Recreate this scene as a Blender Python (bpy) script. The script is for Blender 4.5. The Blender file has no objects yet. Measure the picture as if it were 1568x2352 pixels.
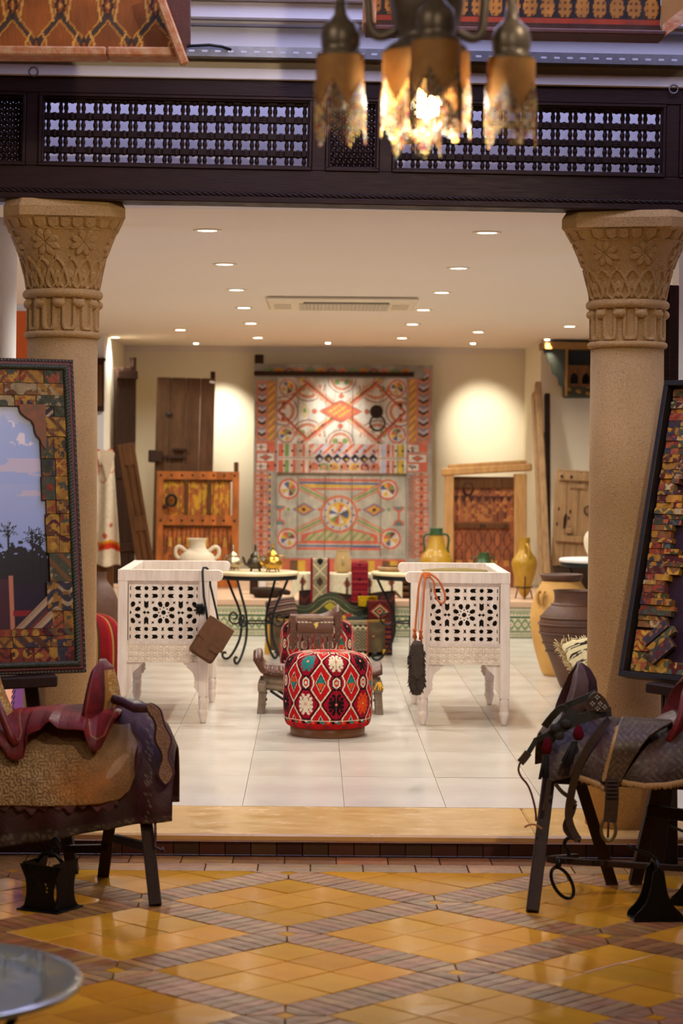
import bpy, math, random
import numpy as np
from mathutils import Vector, Matrix, Euler

random.seed(7)
rng = np.random.default_rng(11)
scn = bpy.context.scene
COL = scn.collection
PI = math.pi

# ------------------------------------------------------------------ camera
FPX, PX, PY, CAMZ, ROLL = 5000.0, 720.0, 1045.0, 1.65, 0.008
cam_d = bpy.data.cameras.new('camera')
cam = bpy.data.objects.new('camera', cam_d)
COL.objects.link(cam)
cam_d.sensor_fit = 'VERTICAL'
cam_d.sensor_height = 36.0
cam_d.lens = FPX / 2352 * 36.0
cam_d.shift_x = (784 - PX) / 2352
cam_d.shift_y = (PY - 1176) / 2352
cam_d.clip_end = 200
cam_d.dof.use_dof = True
cam_d.dof.focus_distance = 10.2
cam_d.dof.aperture_fstop = 3.4
cam.matrix_world = Matrix.Translation((0, 0, CAMZ)) @ Euler((PI / 2, 0, 0)).to_matrix().to_4x4() @ Matrix.Rotation(ROLL, 4, 'Z')
scn.camera = cam

# ------------------------------------------------------------------ world, view
def s2l(c):
    c = np.asarray(c, float) / 255.0
    return np.where(c <= 0.04045, c / 12.92, ((c + 0.055) / 1.055) ** 2.4)
def lin(c):
    a = s2l(c)
    return (float(a[0]), float(a[1]), float(a[2]), 1.0)

w = bpy.data.worlds.new('hall_daylight'); scn.world = w
w.use_nodes = True
w.node_tree.nodes['Background'].inputs[0].default_value = (0.60, 0.61, 1.0, 1)
w.node_tree.nodes['Background'].inputs[1].default_value = 5.2
scn.view_settings.view_transform = 'Standard'
scn.view_settings.look = 'None'
scn.view_settings.gamma = 1.0
scn.view_settings.use_curve_mapping = False
scn.view_settings.exposure = 0.0
scn.cycles.max_bounces = 5; scn.cycles.diffuse_bounces = 3; scn.cycles.glossy_bounces = 2; scn.cycles.transmission_bounces = 4
scn.cycles.use_adaptive_sampling = True; scn.cycles.adaptive_threshold = 0.1; scn.cycles.adaptive_min_samples = 16
scn.cycles.caustics_reflective = False; scn.cycles.caustics_refractive = False
E_DOWN, E_WASH, E_HALL = 81.0, 125.0, 370.0
WARM = (1.0, 0.97, 0.89)

# ------------------------------------------------------------------ photograph geometry (a real place measured from it)
def unroll(px, py):
    u, v = px - PX, py - PY
    c, s = math.cos(ROLL), math.sin(ROLL)
    return u * c + v * s, -u * s + v * c
def V(px, py, D):
    """world point seen at a pixel, at distance D in front of the camera"""
    u, v = unroll(px, py)
    return Vector((u * D / FPX, D, CAMZ - v * D / FPX))
def F(px, py, z=0.0):
    """world point on the horizontal plane z"""
    u, v = unroll(px, py)
    D = FPX * (CAMZ - z) / v
    return Vector((u * D / FPX, D, z))
def S(D):
    return FPX / D

# ------------------------------------------------------------------ objects
def thing(name, label, cat, loc=(0, 0, 0), rz=0.0, group=None, rot=None):
    o = bpy.data.objects.new(name, None)
    o.empty_display_size = 0.1
    COL.objects.link(o)
    o.location = loc
    o.rotation_euler = rot if rot is not None else (0, 0, rz)
    o['label'] = label; o['category'] = cat
    if group: o['group'] = group
    return o
def tag(o, label=None, cat=None, group=None, kind=None):
    if label: o['label'] = label
    if cat: o['category'] = cat
    if group: o['group'] = group
    if kind: o['kind'] = kind
    return o
def copy_tree(o, parent=None):
    c = o.copy(); COL.objects.link(c)
    c.parent = parent
    for ch in o.children: copy_tree(ch, c)
    return c
def link(name, me, parent=None, mats=None, loc=None, rot=None):
    o = bpy.data.objects.new(name, me)
    COL.objects.link(o)
    if mats is not None:
        for m in (mats if isinstance(mats, (list, tuple)) else [mats]): me.materials.append(m)
    if parent: o.parent = parent
    if loc is not None: o.location = loc
    if rot is not None: o.rotation_euler = rot
    return o

class MB:
    def __init__(self):
        self.v, self.f, self.m, self.s = [], [], [], []
    def add(self, vs, fs, mi=0, sm=False, M=None):
        b = len(self.v)
        if M is not None: vs = [M @ Vector(p) for p in vs]
        self.v.extend([tuple(p) for p in vs])
        for f in fs:
            self.f.append(tuple(b + i for i in f)); self.m.append(mi); self.s.append(sm)
        return self
    def box(self, x0, x1, y0, y1, z0, z1, b=0.0, mi=0, M=None):
        if x1 < x0: x0, x1 = x1, x0
        if y1 < y0: y0, y1 = y1, y0
        if z1 < z0: z0, z1 = z1, z0
        b = min(b, (x1 - x0) * .45, (y1 - y0) * .45, (z1 - z0) * .45)
        X, Y, Z = (x0, x1), (y0, y1), (z0, z1)
        if b <= 0:
            vs = [(X[i], Y[j], Z[k]) for k in (0, 1) for j in (0, 1) for i in (0, 1)]
            return self.add(vs, [(0, 2, 3, 1), (4, 5, 7, 6), (0, 1, 5, 4), (2, 6, 7, 3), (0, 4, 6, 2), (1, 3, 7, 5)], mi, False, M)
        vs, idx = [], {}
        for i in (0, 1):
            for j in (0, 1):
                for k in (0, 1):
                    sx, sy, sz = (b if i == 0 else -b), (b if j == 0 else -b), (b if k == 0 else -b)
                    for a, p in (('x', (X[i], Y[j] + sy, Z[k] + sz)), ('y', (X[i] + sx, Y[j], Z[k] + sz)), ('z', (X[i] + sx, Y[j] + sy, Z[k]))):
                        idx[(i, j, k, a)] = len(vs); vs.append(p)
        q = lambda *t: tuple(idx[a] for a in t)
        fs = []
        for i in (0, 1):
            fs.append(q((i, 0, 0, 'x'), (i, 1, 0, 'x'), (i, 1, 1, 'x'), (i, 0, 1, 'x')))
            fs.append(q((0, i, 0, 'y'), (1, i, 0, 'y'), (1, i, 1, 'y'), (0, i, 1, 'y')))
            fs.append(q((0, 0, i, 'z'), (1, 0, i, 'z'), (1, 1, i, 'z'), (0, 1, i, 'z')))
        for a in (0, 1):
            for c in (0, 1):
                fs.append(q((a, c, 0, 'x'), (a, c, 1, 'x'), (a, c, 1, 'y'), (a, c, 0, 'y')))
                fs.append(q((a, 0, c, 'x'), (a, 1, c, 'x'), (a, 1, c, 'z'), (a, 0, c, 'z')))
                fs.append(q((0, a, c, 'y'), (1, a, c, 'y'), (1, a, c, 'z'), (0, a, c, 'z')))
                for d in (0, 1):
                    fs.append(q((a, c, d, 'x'), (a, c, d, 'y'), (a, c, d, 'z')))
        ctr = Vector(((x0 + x1) / 2, (y0 + y1) / 2, (z0 + z1) / 2))
        out = []
        for f in fs:
            p = [Vector(vs[i]) for i in f]
            n = (p[1] - p[0]).cross(p[2] - p[0])
            m = sum(p, Vector()) / len(p) - ctr
            out.append(f if n.dot(m) > 0 else f[::-1])
        return self.add(vs, out, mi, False, M)
    def bar(self, a, b, wd, ht, bev=0.0, up=(0, 0, 1), mi=0):
        """square bar from a to b"""
        a, b = Vector(a), Vector(b)
        d = b - a; L = d.length; d.normalize()
        u = Vector(up); x = d.cross(u)
        if x.length < 1e-4: x = d.cross(Vector((0, 1, 0)))
        x.normalize(); u = x.cross(d)
        M = Matrix((( x.x, d.x, u.x, a.x), (x.y, d.y, u.y, a.y), (x.z, d.z, u.z, a.z), (0, 0, 0, 1)))
        return self.box(-wd / 2, wd / 2, 0, L, -ht / 2, ht / 2, bev, mi, M)
    def tube(self, path, r, n=8, closed=False, mi=0, sect=None, sm=True, up=None, cap=True):
        P = [Vector(p) for p in path]; N = len(P)
        R = r if isinstance(r, (list, tuple)) else [r] * N
        if sect is None: sect = [(math.cos(2 * PI * k / n), math.sin(2 * PI * k / n)) for k in range(n)]
        n = len(sect)
        T = []
        for i in range(N):
            a = P[(i - 1) % N] if (closed or i > 0) else P[i]
            b = P[(i + 1) % N] if (closed or i < N - 1) else P[i]
            t = b - a
            T.append(t.normalized() if t.length > 1e-9 else Vector((0, 0, 1)))
        if up is None:
            up = Vector((0, 0, 1)) if abs(T[0].z) < .9 else Vector((1, 0, 0))
        nrm = Vector(up)
        vs = []
        for i in range(N):
            nn = nrm - T[i] * nrm.dot(T[i])
            if nn.length < 1e-6: nn = T[i].orthogonal()
            nrm = nn.normalized(); bi = T[i].cross(nrm)
            for (a, c) in sect: vs.append(P[i] + (bi * a + nrm * c) * R[i])
        fs = []
        for i in range(N if closed else N - 1):
            j = (i + 1) % N
            for k in range(n):
                l = (k + 1) % n
                fs.append((i * n + k, i * n + l, j * n + l, j * n + k))
        if not closed and cap:
            fs.append(tuple(range(n - 1, -1, -1))); fs.append(tuple((N - 1) * n + k for k in range(n)))
        return self.add(vs, fs, mi, sm)
    def band(self, path, wd, th, up=(0, -1, 0), mi=0):
        """flat strap: width wd across, thickness th along 'up'"""
        a, c = wd / 2, th / 2
        return self.tube(path, 1.0, mi=mi, sect=[(-a, -c), (a, -c), (a, c), (-a, c)], sm=False, up=Vector(up))
    def lathe(self, prof, c=(0, 0, 0), n=32, mi=0, sm=True, M=None):
        vs, fs = [], []
        for (r, z) in prof:
            for k in range(n):
                a = 2 * PI * k / n
                vs.append((c[0] + r * math.cos(a), c[1] + r * math.sin(a), c[2] + z))
        for i in range(len(prof) - 1):
            for k in range(n):
                l = (k + 1) % n
                fs.append((i * n + k, i * n + l, (i + 1) * n + l, (i + 1) * n + k))
        loop = prof[0] == prof[-1]
        if prof[0][0] > 1e-5 and not loop: fs.append(tuple(range(n - 1, -1, -1)))
        if prof[-1][0] > 1e-5 and not loop: fs.append(tuple((len(prof) - 1) * n + k for k in range(n)))
        return self.add(vs, fs, mi, sm, M)
    def prism(self, poly, t, M, mi=0, sm=False):
        """polygon in the xy plane of M, from z=0 to z=t"""
        n = len(poly)
        ar = sum(poly[i][0] * poly[(i + 1) % n][1] - poly[(i + 1) % n][0] * poly[i][1] for i in range(n))
        if ar < 0: poly = poly[::-1]
        vs = [(p[0], p[1], 0) for p in poly] + [(p[0], p[1], t) for p in poly]
        fs = [tuple(range(n - 1, -1, -1)), tuple(range(n, 2 * n))]
        fs += [(i, (i + 1) % n, n + (i + 1) % n, n + i) for i in range(n)]
        return self.add(vs, fs, mi, sm, M)
    def ball(self, c, r, n=12, mi=0, sc=(1, 1, 1)):
        pr = []
        m = max(4, n // 2)
        vs, fs = [], []
        for i in range(m + 1):
            th = PI * i / m
            for k in range(n):
                a = 2 * PI * k / n
                vs.append((c[0] + r * sc[0] * math.sin(th) * math.cos(a), c[1] + r * sc[1] * math.sin(th) * math.sin(a), c[2] - r * sc[2] * math.cos(th)))
        for i in range(m):
            for k in range(n):
                l = (k + 1) % n
                fs.append((i * n + k, i * n + l, (i + 1) * n + l, (i + 1) * n + k))
        return self.add(vs, fs, mi, True)
    def mesh(self, name):
        me = bpy.data.meshes.new(name)
        me.from_pydata(self.v, [], self.f)
        me.polygons.foreach_set('material_index', self.m)
        me.polygons.foreach_set('use_smooth', self.s)
        me.update()
        return me
    def build(self, name, mats, parent=None, loc=None, rot=None):
        return link(name, self.mesh(name), parent, mats, loc, rot)

def grid(name, P, mat, parent=None, col=None, closed_u=False, solid=0.0, smooth=True, flip=False, mask=None, offset=-1.0):
    """surface from an (nv, nu, 3) array of points, optional painted colour per point (sRGB 0-255)"""
    nv, nu = P.shape[:2]
    co = P.reshape(-1, 3).astype(np.float32)
    i = np.arange(nv - 1)[:, None]
    j = np.arange(nu if closed_u else nu - 1)[None, :]
    j2 = (j + 1) % nu
    q = np.stack([i * nu + j, i * nu + j2, (i + 1) * nu + j2, (i + 1) * nu + j], -1)
    if mask is not None: q = q[mask[:nv - 1, :q.shape[1]]]
    q = q.reshape(-1, 4)
    if flip: q = q[:, ::-1]
    me = bpy.data.meshes.new(name)
    nf = len(q)
    me.vertices.add(len(co)); me.vertices.foreach_set('co', co.ravel())
    me.loops.add(nf * 4); me.loops.foreach_set('vertex_index', q.ravel().astype(np.int32))
    me.polygons.add(nf)
    me.polygons.foreach_set('loop_start', (np.arange(nf) * 4).astype(np.int32))
    me.polygons.foreach_set('use_smooth', np.full(nf, smooth))
    me.update(calc_edges=True)
    me.validate()
    if col is not None: paint(me, col.reshape(-1, 3))
    o = link(name, me, parent, mat)
    if solid:
        m = o.modifiers.new('thickness', 'SOLIDIFY'); m.thickness = solid; m.offset = offset
    return o
def paint(me, c):
    a = me.color_attributes.new('Col', 'FLOAT_COLOR', 'POINT')
    c = np.clip(c, 0, 255)
    buf = np.ones((len(c), 4), np.float32); buf[:, :3] = s2l(c)
    a.data.foreach_set('color', buf.ravel())
def paint_by(me, fn):
    """paint every vertex of a mesh by a function of its coordinates"""
    n = len(me.vertices); co = np.empty(n * 3, np.float32); me.vertices.foreach_get('co', co)
    paint(me, fn(co.reshape(-1, 3)))

def curve_fill(name, loops, depth, mat, parent=None, bevel=0.0):
    """flat board in local XZ with openings: first loop the outline, others holes; thickness along Y"""
    cu = bpy.data.curves.new(name, 'CURVE')
    cu.dimensions = '2D'; cu.fill_mode = 'BOTH'; cu.extrude = depth / 2; cu.bevel_depth = bevel; cu.bevel_resolution = 0
    for L in loops:
        s = cu.splines.new('POLY'); s.points.add(len(L) - 1); s.use_cyclic_u = True
        for p, (x, y) in zip(s.points, L): p.co = (x, y, 0, 1)
    t = bpy.data.objects.new('tmp', cu); COL.objects.link(t)
    dg = bpy.context.evaluated_depsgraph_get(); dg.update()
    me = bpy.data.meshes.new_from_object(t.evaluated_get(dg))
    bpy.data.objects.remove(t); bpy.data.curves.remove(cu)
    me.transform(Matrix.Rotation(PI / 2, 4, 'X'))
    me.name = name; me.materials.clear()
    for p in me.polygons: p.use_smooth = False
    return link(name, me, parent, mat) if mat is not None else me

# ------------------------------------------------------------------ materials (all procedural)
def mat(name, base, rough=.6, var=0.0, vs=6.0, stretch=(1, 1, 1), bump=0.0, bs=30.0, metal=0.0, coat=0.0, rnd=0.0, dark=None, spec=.5, detail=2.0,
        attr=False, emis=None, estr=0.0, trans=0.0, sheen=0.0, bdist=.01, speck=0.0, sps=200.0, rvar=0.0, alpha=1.0):
    m = bpy.data.materials.new(name); m.use_nodes = True
    nt = m.node_tree; N = nt.nodes; Lk = nt.links
    b = N['Principled BSDF']
    b.inputs['Roughness'].default_value = rough
    b.inputs['Metallic'].default_value = metal
    b.inputs['Specular IOR Level'].default_value = spec
    b.inputs['Coat Weight'].default_value = coat
    b.inputs['Coat Roughness'].default_value = .12
    b.inputs['Transmission Weight'].default_value = trans
    b.inputs['Sheen Weight'].default_value = sheen
    b.inputs['Alpha'].default_value = alpha
    if emis is not None:
        b.inputs['Emission Color'].default_value = lin(emis); b.inputs['Emission Strength'].default_value = estr
    if attr:
        a = N.new('ShaderNodeVertexColor'); a.layer_name = 'Col'; col = a.outputs['Color']
    else:
        a = N.new('ShaderNodeRGB'); a.outputs[0].default_value = lin(base); col = a.outputs[0]
    tc = N.new('ShaderNodeTexCoord'); mp = N.new('ShaderNodeMapping')
    mp.inputs['Scale'].default_value = stretch
    Lk.new(tc.outputs['Object'], mp.inputs['Vector'])
    def noise(sc, det=detail):
        n = N.new('ShaderNodeTexNoise'); n.inputs['Scale'].default_value = sc; n.inputs['Detail'].default_value = det
        n.inputs['Roughness'].default_value = .6
        Lk.new(mp.outputs[0], n.inputs['Vector']); return n.outputs['Fac']
    def mixc(fac, c1, c2, blend='MIX'):
        x = N.new('ShaderNodeMix'); x.data_type = 'RGBA'; x.blend_type = blend
        if isinstance(fac, float): x.inputs[0].default_value = fac
        else: Lk.new(fac, x.inputs[0])
        for s, c in ((6, c1), (7, c2)):
            if isinstance(c, tuple): x.inputs[s].default_value = c
            else: Lk.new(c, x.inputs[s])
        return x.outputs[2]
    def ramp(fac, lo, hi, a=0.0, bb=1.0):
        r = N.new('ShaderNodeMapRange'); r.inputs[1].default_value = lo; r.inputs[2].default_value = hi
        r.inputs[3].default_value = a; r.inputs[4].default_value = bb
        Lk.new(fac, r.inputs[0]); return r.outputs[0]
    nz = None
    if var > 0:
        nz = noise(vs)
        fac = ramp(nz, .32, .68, 0, 1)
        dk = lin(dark) if dark is not None else (0, 0, 0, 1)
        mm = N.new('ShaderNodeMath'); mm.operation = 'MULTIPLY'; mm.inputs[1].default_value = var
        Lk.new(fac, mm.inputs[0])
        col = mixc(mm.outputs[0], col, dk)
    if speck > 0:
        sp = ramp(noise(sps, 1.0), .55, .75, 0, speck)
        col = mixc(sp, col, (.02, .012, .006, 1))
        sp2 = ramp(noise(sps * 1.3, 1.0), .6, .8, 0, speck * .8)
        col = mixc(sp2, col, (.9, .8, .62, 1))
    if rnd > 0:
        oi = N.new('ShaderNodeObjectInfo'); hv = N.new('ShaderNodeHueSaturation')
        Lk.new(ramp(oi.outputs['Random'], 0, 1, 1 - rnd, 1 + rnd), hv.inputs['Value'])
        ml = N.new('ShaderNodeMath'); ml.operation = 'MULTIPLY'; ml.inputs[1].default_value = 7.13
        Lk.new(oi.outputs['Random'], ml.inputs[0]); fr = N.new('ShaderNodeMath'); fr.operation = 'FRACT'
        Lk.new(ml.outputs[0], fr.inputs[0])
        Lk.new(ramp(fr.outputs[0], 0, 1, .5 - rnd * .06, .5 + rnd * .06), hv.inputs['Hue'])
        Lk.new(col, hv.inputs['Color']); col = hv.outputs['Color']
    Lk.new(col, b.inputs['Base Color'])
    if rvar > 0:
        Lk.new(ramp(noise(vs * 1.7), .3, .7, max(.02, rough - rvar), rough + rvar), b.inputs['Roughness'])
    if bump > 0:
        bp = N.new('ShaderNodeBump'); bp.inputs['Strength'].default_value = bump; bp.inputs['Distance'].default_value = bdist
        Lk.new(noise(bs, 2.0), bp.inputs['Height']); Lk.new(bp.outputs[0], b.inputs['Normal'])
    return m

M = {}
M['plaster'] = mat('cream_plaster', (242, 230, 200), .85, .12, 1.2, bump=.15, bs=8, dark=(222, 204, 164))
M['ceiling'] = mat('ceiling_paint', (236, 222, 204), .9, .05, .8, dark=(205, 190, 170))
M['white'] = mat('white_paint', (232, 228, 224), .6, .08, 2, dark=(190, 185, 178), bump=.1, bs=10)
M['lavender'] = mat('hall_white_paint', (225, 224, 232), .55, .06, 2, dark=(190, 188, 195))
M['tan'] = mat('tan_paint', (205, 188, 160), .7)
M['orange'] = mat('orange_plaster', (226, 108, 42), .85, .25, 3, dark=(190, 75, 25), bump=.2, bs=20)
M['beam'] = mat('dark_walnut_beam', (46, 22, 20), .55, .55, 5, (1, 1, 12), bump=.15, bs=20, dark=(26, 11, 11), rvar=.1, spec=.3)
M['beam2'] = mat('dark_walnut_lattice', (38, 20, 18), .6, spec=.25, var=.4, vs=8, dark=(28, 14, 12), rnd=.2)
M['stone'] = mat('sandstone', (192, 154, 96), .9, .35, 2.5, bump=.6, bs=160, dark=(150, 110, 60), speck=.65, sps=260, bdist=.004)
M['tread'] = mat('tan_marble_tread', (216, 172, 100), .22, .35, 4, (1, 2, 1), dark=(190, 140, 75), rvar=.08)
M['riser'] = mat('dark_brown_glazed_tile', (82, 46, 28), .45, .4, 12, dark=(50, 28, 18), rnd=.35)
M['ytile'] = mat('ochre_glazed_tile', (212, 152, 42), .11, .35, 6, dark=(178, 112, 24), rnd=.12, rvar=.05, bump=.05, bs=14)
M['brick'] = mat('brown_floor_brick', (158, 106, 54), .42, .6, 9, spec=.35, dark=(98, 62, 34), rnd=.25, bump=.2, bs=40, rvar=.14)
M['grout'] = mat('dark_grout', (96, 70, 44), .8, .3, 8)
M['wtile'] = mat('white_floor_tile', (216, 207, 194), .20, .08, 1.6, dark=(202, 190, 172), rnd=.02, rvar=.06)
M['grout2'] = mat('grey_grout', (165, 145, 115), .8)
M['metal'] = mat('galvanised_steel', (150, 152, 160), .38, .3, 30, metal=.85, dark=(95, 97, 105))
M['black'] = mat('black_iron', (22, 21, 20), .45, metal=.4)
M['emit'] = mat('lamp_face', (255, 250, 235), .5, emis=(255, 244, 222), estr=14.0)
M['offwhite'] = mat('air_conditioner_plastic', (238, 222, 188), .4)
M['slot'] = mat('dark_slot', (70, 56, 38), .7)

# ------------------------------------------------------------------ front hall floor
STEP_Y, STEP_Z = 8.94, 0.095
floor = MB().box(-5, 5, -1.0, STEP_Y, -.10, -.012).build('floor', M['grout'])
tag(floor, 'ochre tiled front hall floor with brown brick bands', kind='structure')
E_Y = 8.62                                   # the pattern ends at a straight border
side = .772; bw = .175; ts = (side - bw) / 3
A0 = Vector((-.078, 7.50))
ang = math.radians(-44.6)
ea = Vector((math.cos(ang), math.sin(ang))); eb = Vector((-math.sin(ang), math.cos(ang)))
def clip(poly, ymax):
    out = []
    for i in range(len(poly)):
        a, b = poly[i], poly[(i + 1) % len(poly)]
        if a[1] <= ymax: out.append(a)
        if (a[1] <= ymax) != (b[1] <= ymax):
            t = (ymax - a[1]) / (b[1] - a[1])
            out.append((a[0] + t * (b[0] - a[0]), ymax))
    return out
def in_view(c):
    D = c[1]
    if D < 5.75: return False
    u = c[0] * FPX / D + PX
    return -60 < u < 1630
floor_rest = {'ytile': MB(), 'brick': MB()}
cells = []
def floor_piece(poly, kind, key, nm):
    """poly in pattern coordinates (along ea, eb)"""
    W = [(A0 + ea * p[0] + eb * p[1]) for p in poly]
    W = [(p.x, p.y) for p in W]
    if min(p[1] for p in W) > E_Y - .004 or max(abs(p[0]) for p in W) > 4.9 or min(p[1] for p in W) < 2.2: return
    C = clip(W, E_Y)
    if len(C) < 3: return
    c = (sum(p[0] for p in C) / len(C), sum(p[1] for p in C) / len(C))
    cells.append((c, C, kind, key if len(C) == len(W) and max(p[1] for p in W) <= E_Y else None, nm))
g = .0022
for i in range(-9, 9):
    for j in range(-9, 9):
        o = (i * side, j * side)
        for k in range(3):
            for l in range(3):
                x0, y0 = o[0] + bw / 2 + k * ts, o[1] + bw / 2 + l * ts
                floor_piece([(x0 + g, y0 + g), (x0 + ts - g, y0 + g), (x0 + ts - g, y0 + ts - g), (x0 + g, y0 + ts - g)], 'ytile', 'T', 'tile')
        nb = 12; bl = (side - bw) / nb
        for k in range(nb):
            s0 = bw / 2 + k * bl
            floor_piece([(o[0] + s0 + g, o[1] - bw / 2 + g), (o[0] + s0 + bl - g, o[1] - bw / 2 + g), (o[0] + s0 + bl - g, o[1] + bw / 2 - g), (o[0] + s0 + g, o[1] + bw / 2 - g)], 'brick', 'A', 'brick')
            floor_piece([(o[0] - bw / 2 + g, o[1] + s0 + g), (o[0] + bw / 2 - g, o[1] + s0 + g), (o[0] + bw / 2 - g, o[1] + s0 + bl - g), (o[0] - bw / 2 + g, o[1] + s0 + bl - g)], 'brick', 'B', 'brick')
        h = bw / 2 - g; d = .026
        for q in range(4):
            a = q * PI / 2
            rot = lambda x, y: (o[0] + x * math.cos(a) - y * math.sin(a), o[1] + x * math.sin(a) + y * math.cos(a))
            floor_piece([rot(-h + 2 * g, h), rot(-d, d + g), rot(d, d + g), rot(h - 2 * g, h)], 'brick', 'C%d' % q, 'corner_brick')
        d -= .001
        floor_piece([(o[0] - d, o[1] - d), (o[0] + d, o[1] - d), (o[0] + d, o[1] + d), (o[0] - d, o[1] + d)], 'ytile', 'D', 'diamond_tile')
cells.sort(key=lambda t: abs(t[0][1]))
proto = {}
count = {'ytile': 0, 'brick': 0}
def slab(C, c):
    m = MB(); n = len(C)
    t = .0015
    q = lambda f, z: [(c[0] + (p[0] - c[0]) * f - c[0], c[1] + (p[1] - c[1]) * f - c[1], z) for p in C]
    m.add(q(1, -.012) + q(1, -t) + q(.985, 0), [(i, (i + 1) % n, n + (i + 1) % n, n + i) for i in range(n)] + [(n + i, n + (i + 1) % n, 2 * n + (i + 1) % n, 2 * n + i) for i in range(n)] + [tuple(range(2 * n, 3 * n))])
    ar = sum(C[i][0] * C[(i + 1) % n][1] - C[(i + 1) % n][0] * C[i][1] for i in range(n))
    if ar < 0: m.f = [f[::-1] for f in m.f]
    return m
for c, C, kind, key, nm in cells:
    if in_view(c) and count[kind] < 300:
        count[kind] += 1
        if key and key in proto: me = proto[key]
        else:
            me = slab(C, c).mesh(nm); me.materials.append(M[kind])
            if key: proto[key] = me
        link(nm, me, floor, None, (c[0], c[1], random.uniform(-.0008, .0006)), (random.gauss(0, .005), random.gauss(0, .005), 0))
    else:
        s = slab(C, c)
        floor_rest[kind].add(s.v, s.f, M=Matrix.Translation((c[0], c[1], 0)))
for k, nm in (('ytile', 'outer_tiles'), ('brick', 'outer_bricks')):
    tag(floor_rest[k].build(nm, M[k], floor), kind='stuff')
# border rows along the step
me_b = None
for r_ in range(2):
    w_ = (STEP_Y - E_Y) / 2
    m = MB()
    for k in range(-22, 22):
        x0 = k * .21 + (r_ % 2) * .105
        C = [(x0 + g, E_Y + r_ * w_ + g), (x0 + .21 - g, E_Y + r_ * w_ + g), (x0 + .21 - g, E_Y + (r_ + 1) * w_ - g), (x0 + g, E_Y + (r_ + 1) * w_ - g)]
        c = (x0 + .105, E_Y + (r_ + .5) * w_)
        if abs(x0) < 1.9:
            if me_b is None: me_b = slab(C, c).mesh('border_brick'); me_b.materials.append(M['brick'])
            link('border_brick', me_b, floor, None, (c[0], c[1], random.uniform(-.001, .0005)), (random.gauss(0, .002), random.gauss(0, .002), 0))
        else:
            s = slab(C, c); m.add(s.v, s.f, M=Matrix.Translation((c[0], c[1], 0)))
    tag(m.build('outer_border_bricks', M['brick'], floor), kind='stuff')

# ------------------------------------------------------------------ step
step = MB().box(-4.5, 4.5, STEP_Y + .02, 9.66, -.05, .062).build('trim_1', M['grout'])
tag(step, 'single step with brown riser tiles and tan stone tread', kind='structure')
me_r = MB().box(-.0515, .0515, 0, .02, .004, .062, .002).mesh('riser_tile'); me_r.materials.append(M['riser'])
for k in range(-28, 29):
    link('riser_tile', me_r, step, None, (k * .106 + .02, STEP_Y + random.uniform(0, .003), 0))
for x0, x1 in ((-4.4, -1.92), (-1.92, .93), (.93, 3.2), (3.2, 4.4)):
    MB().box(x0 + .001, x1 - .001, STEP_Y - .025, 9.63, .062, STEP_Z, .008).build('tread_slab', M['tread'], step)
# ------------------------------------------------------------------ showroom floor
floor2 = MB().box(-6, 6, 9.63, 23.0, -.05, STEP_Z - .006).build('floor.001', M['grout2'])
tag(floor2, 'pale polished floor tiles of the raised showroom', kind='structure')
me_w = MB().box(-.2238, .2238, -.448, .448, STEP_Z - .006, STEP_Z).mesh('floor_tile'); me_w.materials.append(M['wtile'])
rest = MB()
for i in range(-12, 13):
    for j in range(0, 11):
        x, y = .148 + (i + .5) * .4505, 9.632 + .45 + j * .9
        if abs(x) < 2.9: link('floor_tile', me_w, floor2, None, (x, y, random.uniform(-.0006, .0004)), (random.gauss(0, .0008), random.gauss(0, .0008), 0))
        else: rest.box(x - .2238, x + .2238, y - .448, y + .448, STEP_Z - .006, STEP_Z, .0012)
tag(rest.build('outer_floor_tiles', M['wtile'], floor2), kind='stuff')

# ------------------------------------------------------------------ walls and ceiling
CZ = 2.75
BACK = 22.2
XL, XR = (284 - PX) / 225.0, (1202 - PX) / 225.0
FRY = 20.6                                    # the wall steps forward on the right
def struct(name, m, mt, label=None):
    o = m.build(name, mt); tag(o, label, kind='structure'); return o
struct('wall_back', MB().box(XL - .3, XR + .3, BACK, BACK + .2, 0, CZ + .1), M['plaster'], 'cream plaster back wall of the showroom')
struct('wall_left', MB().box(XL - .2, XL, 20.3, BACK, 0, CZ + .1), M['plaster'], 'cream plaster left wall near the back corner')
struct('wall_left.001', MB().box(-6, XL - .001, 20.1, 20.3, 0, CZ + .1), M['white'], 'white plaster return wall on the left')
struct('wall_left.002', MB().box(-6, -2.05, 16.2, 16.4, 0, CZ - .045), M['orange'], 'orange plaster wall behind the left column')
struct('wall_left.003', MB().box(-6, -2.05, 16.19, 16.4, CZ - .045, CZ + .02), M['white'], 'white band over the orange wall')
struct('wall_right', MB().box(XR, 6, FRY, BACK, 0, CZ + .1), M['plaster'], 'cream plaster wall stepping forward on the right')
struct('wall_left.004', MB().box(-6.2, -6, 9.5, 20.3, 0, CZ + .1), M['white'])
struct('wall_right.002', MB().box(6, 6.2, 9.5, 20.8, 0, CZ + .1), M['white'])
struct('ceiling', MB().box(-6.2, 6.2, 9.50, BACK + .2, CZ, CZ + .12), M['ceiling'], 'cream showroom ceiling set with downlights')
struct('trim_2', MB().box(XL, XR, BACK - .012, BACK, CZ - .06, CZ), M['ceiling'], 'painted strip along the top of the back wall')
# bulkhead over the opening, behind the lattice
struct('wall_front', MB().box(-5, 5, 9.39, 9.50, CZ - .03, 3.45), M['lavender'], 'white bulkhead wall behind the wooden lattice')

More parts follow.
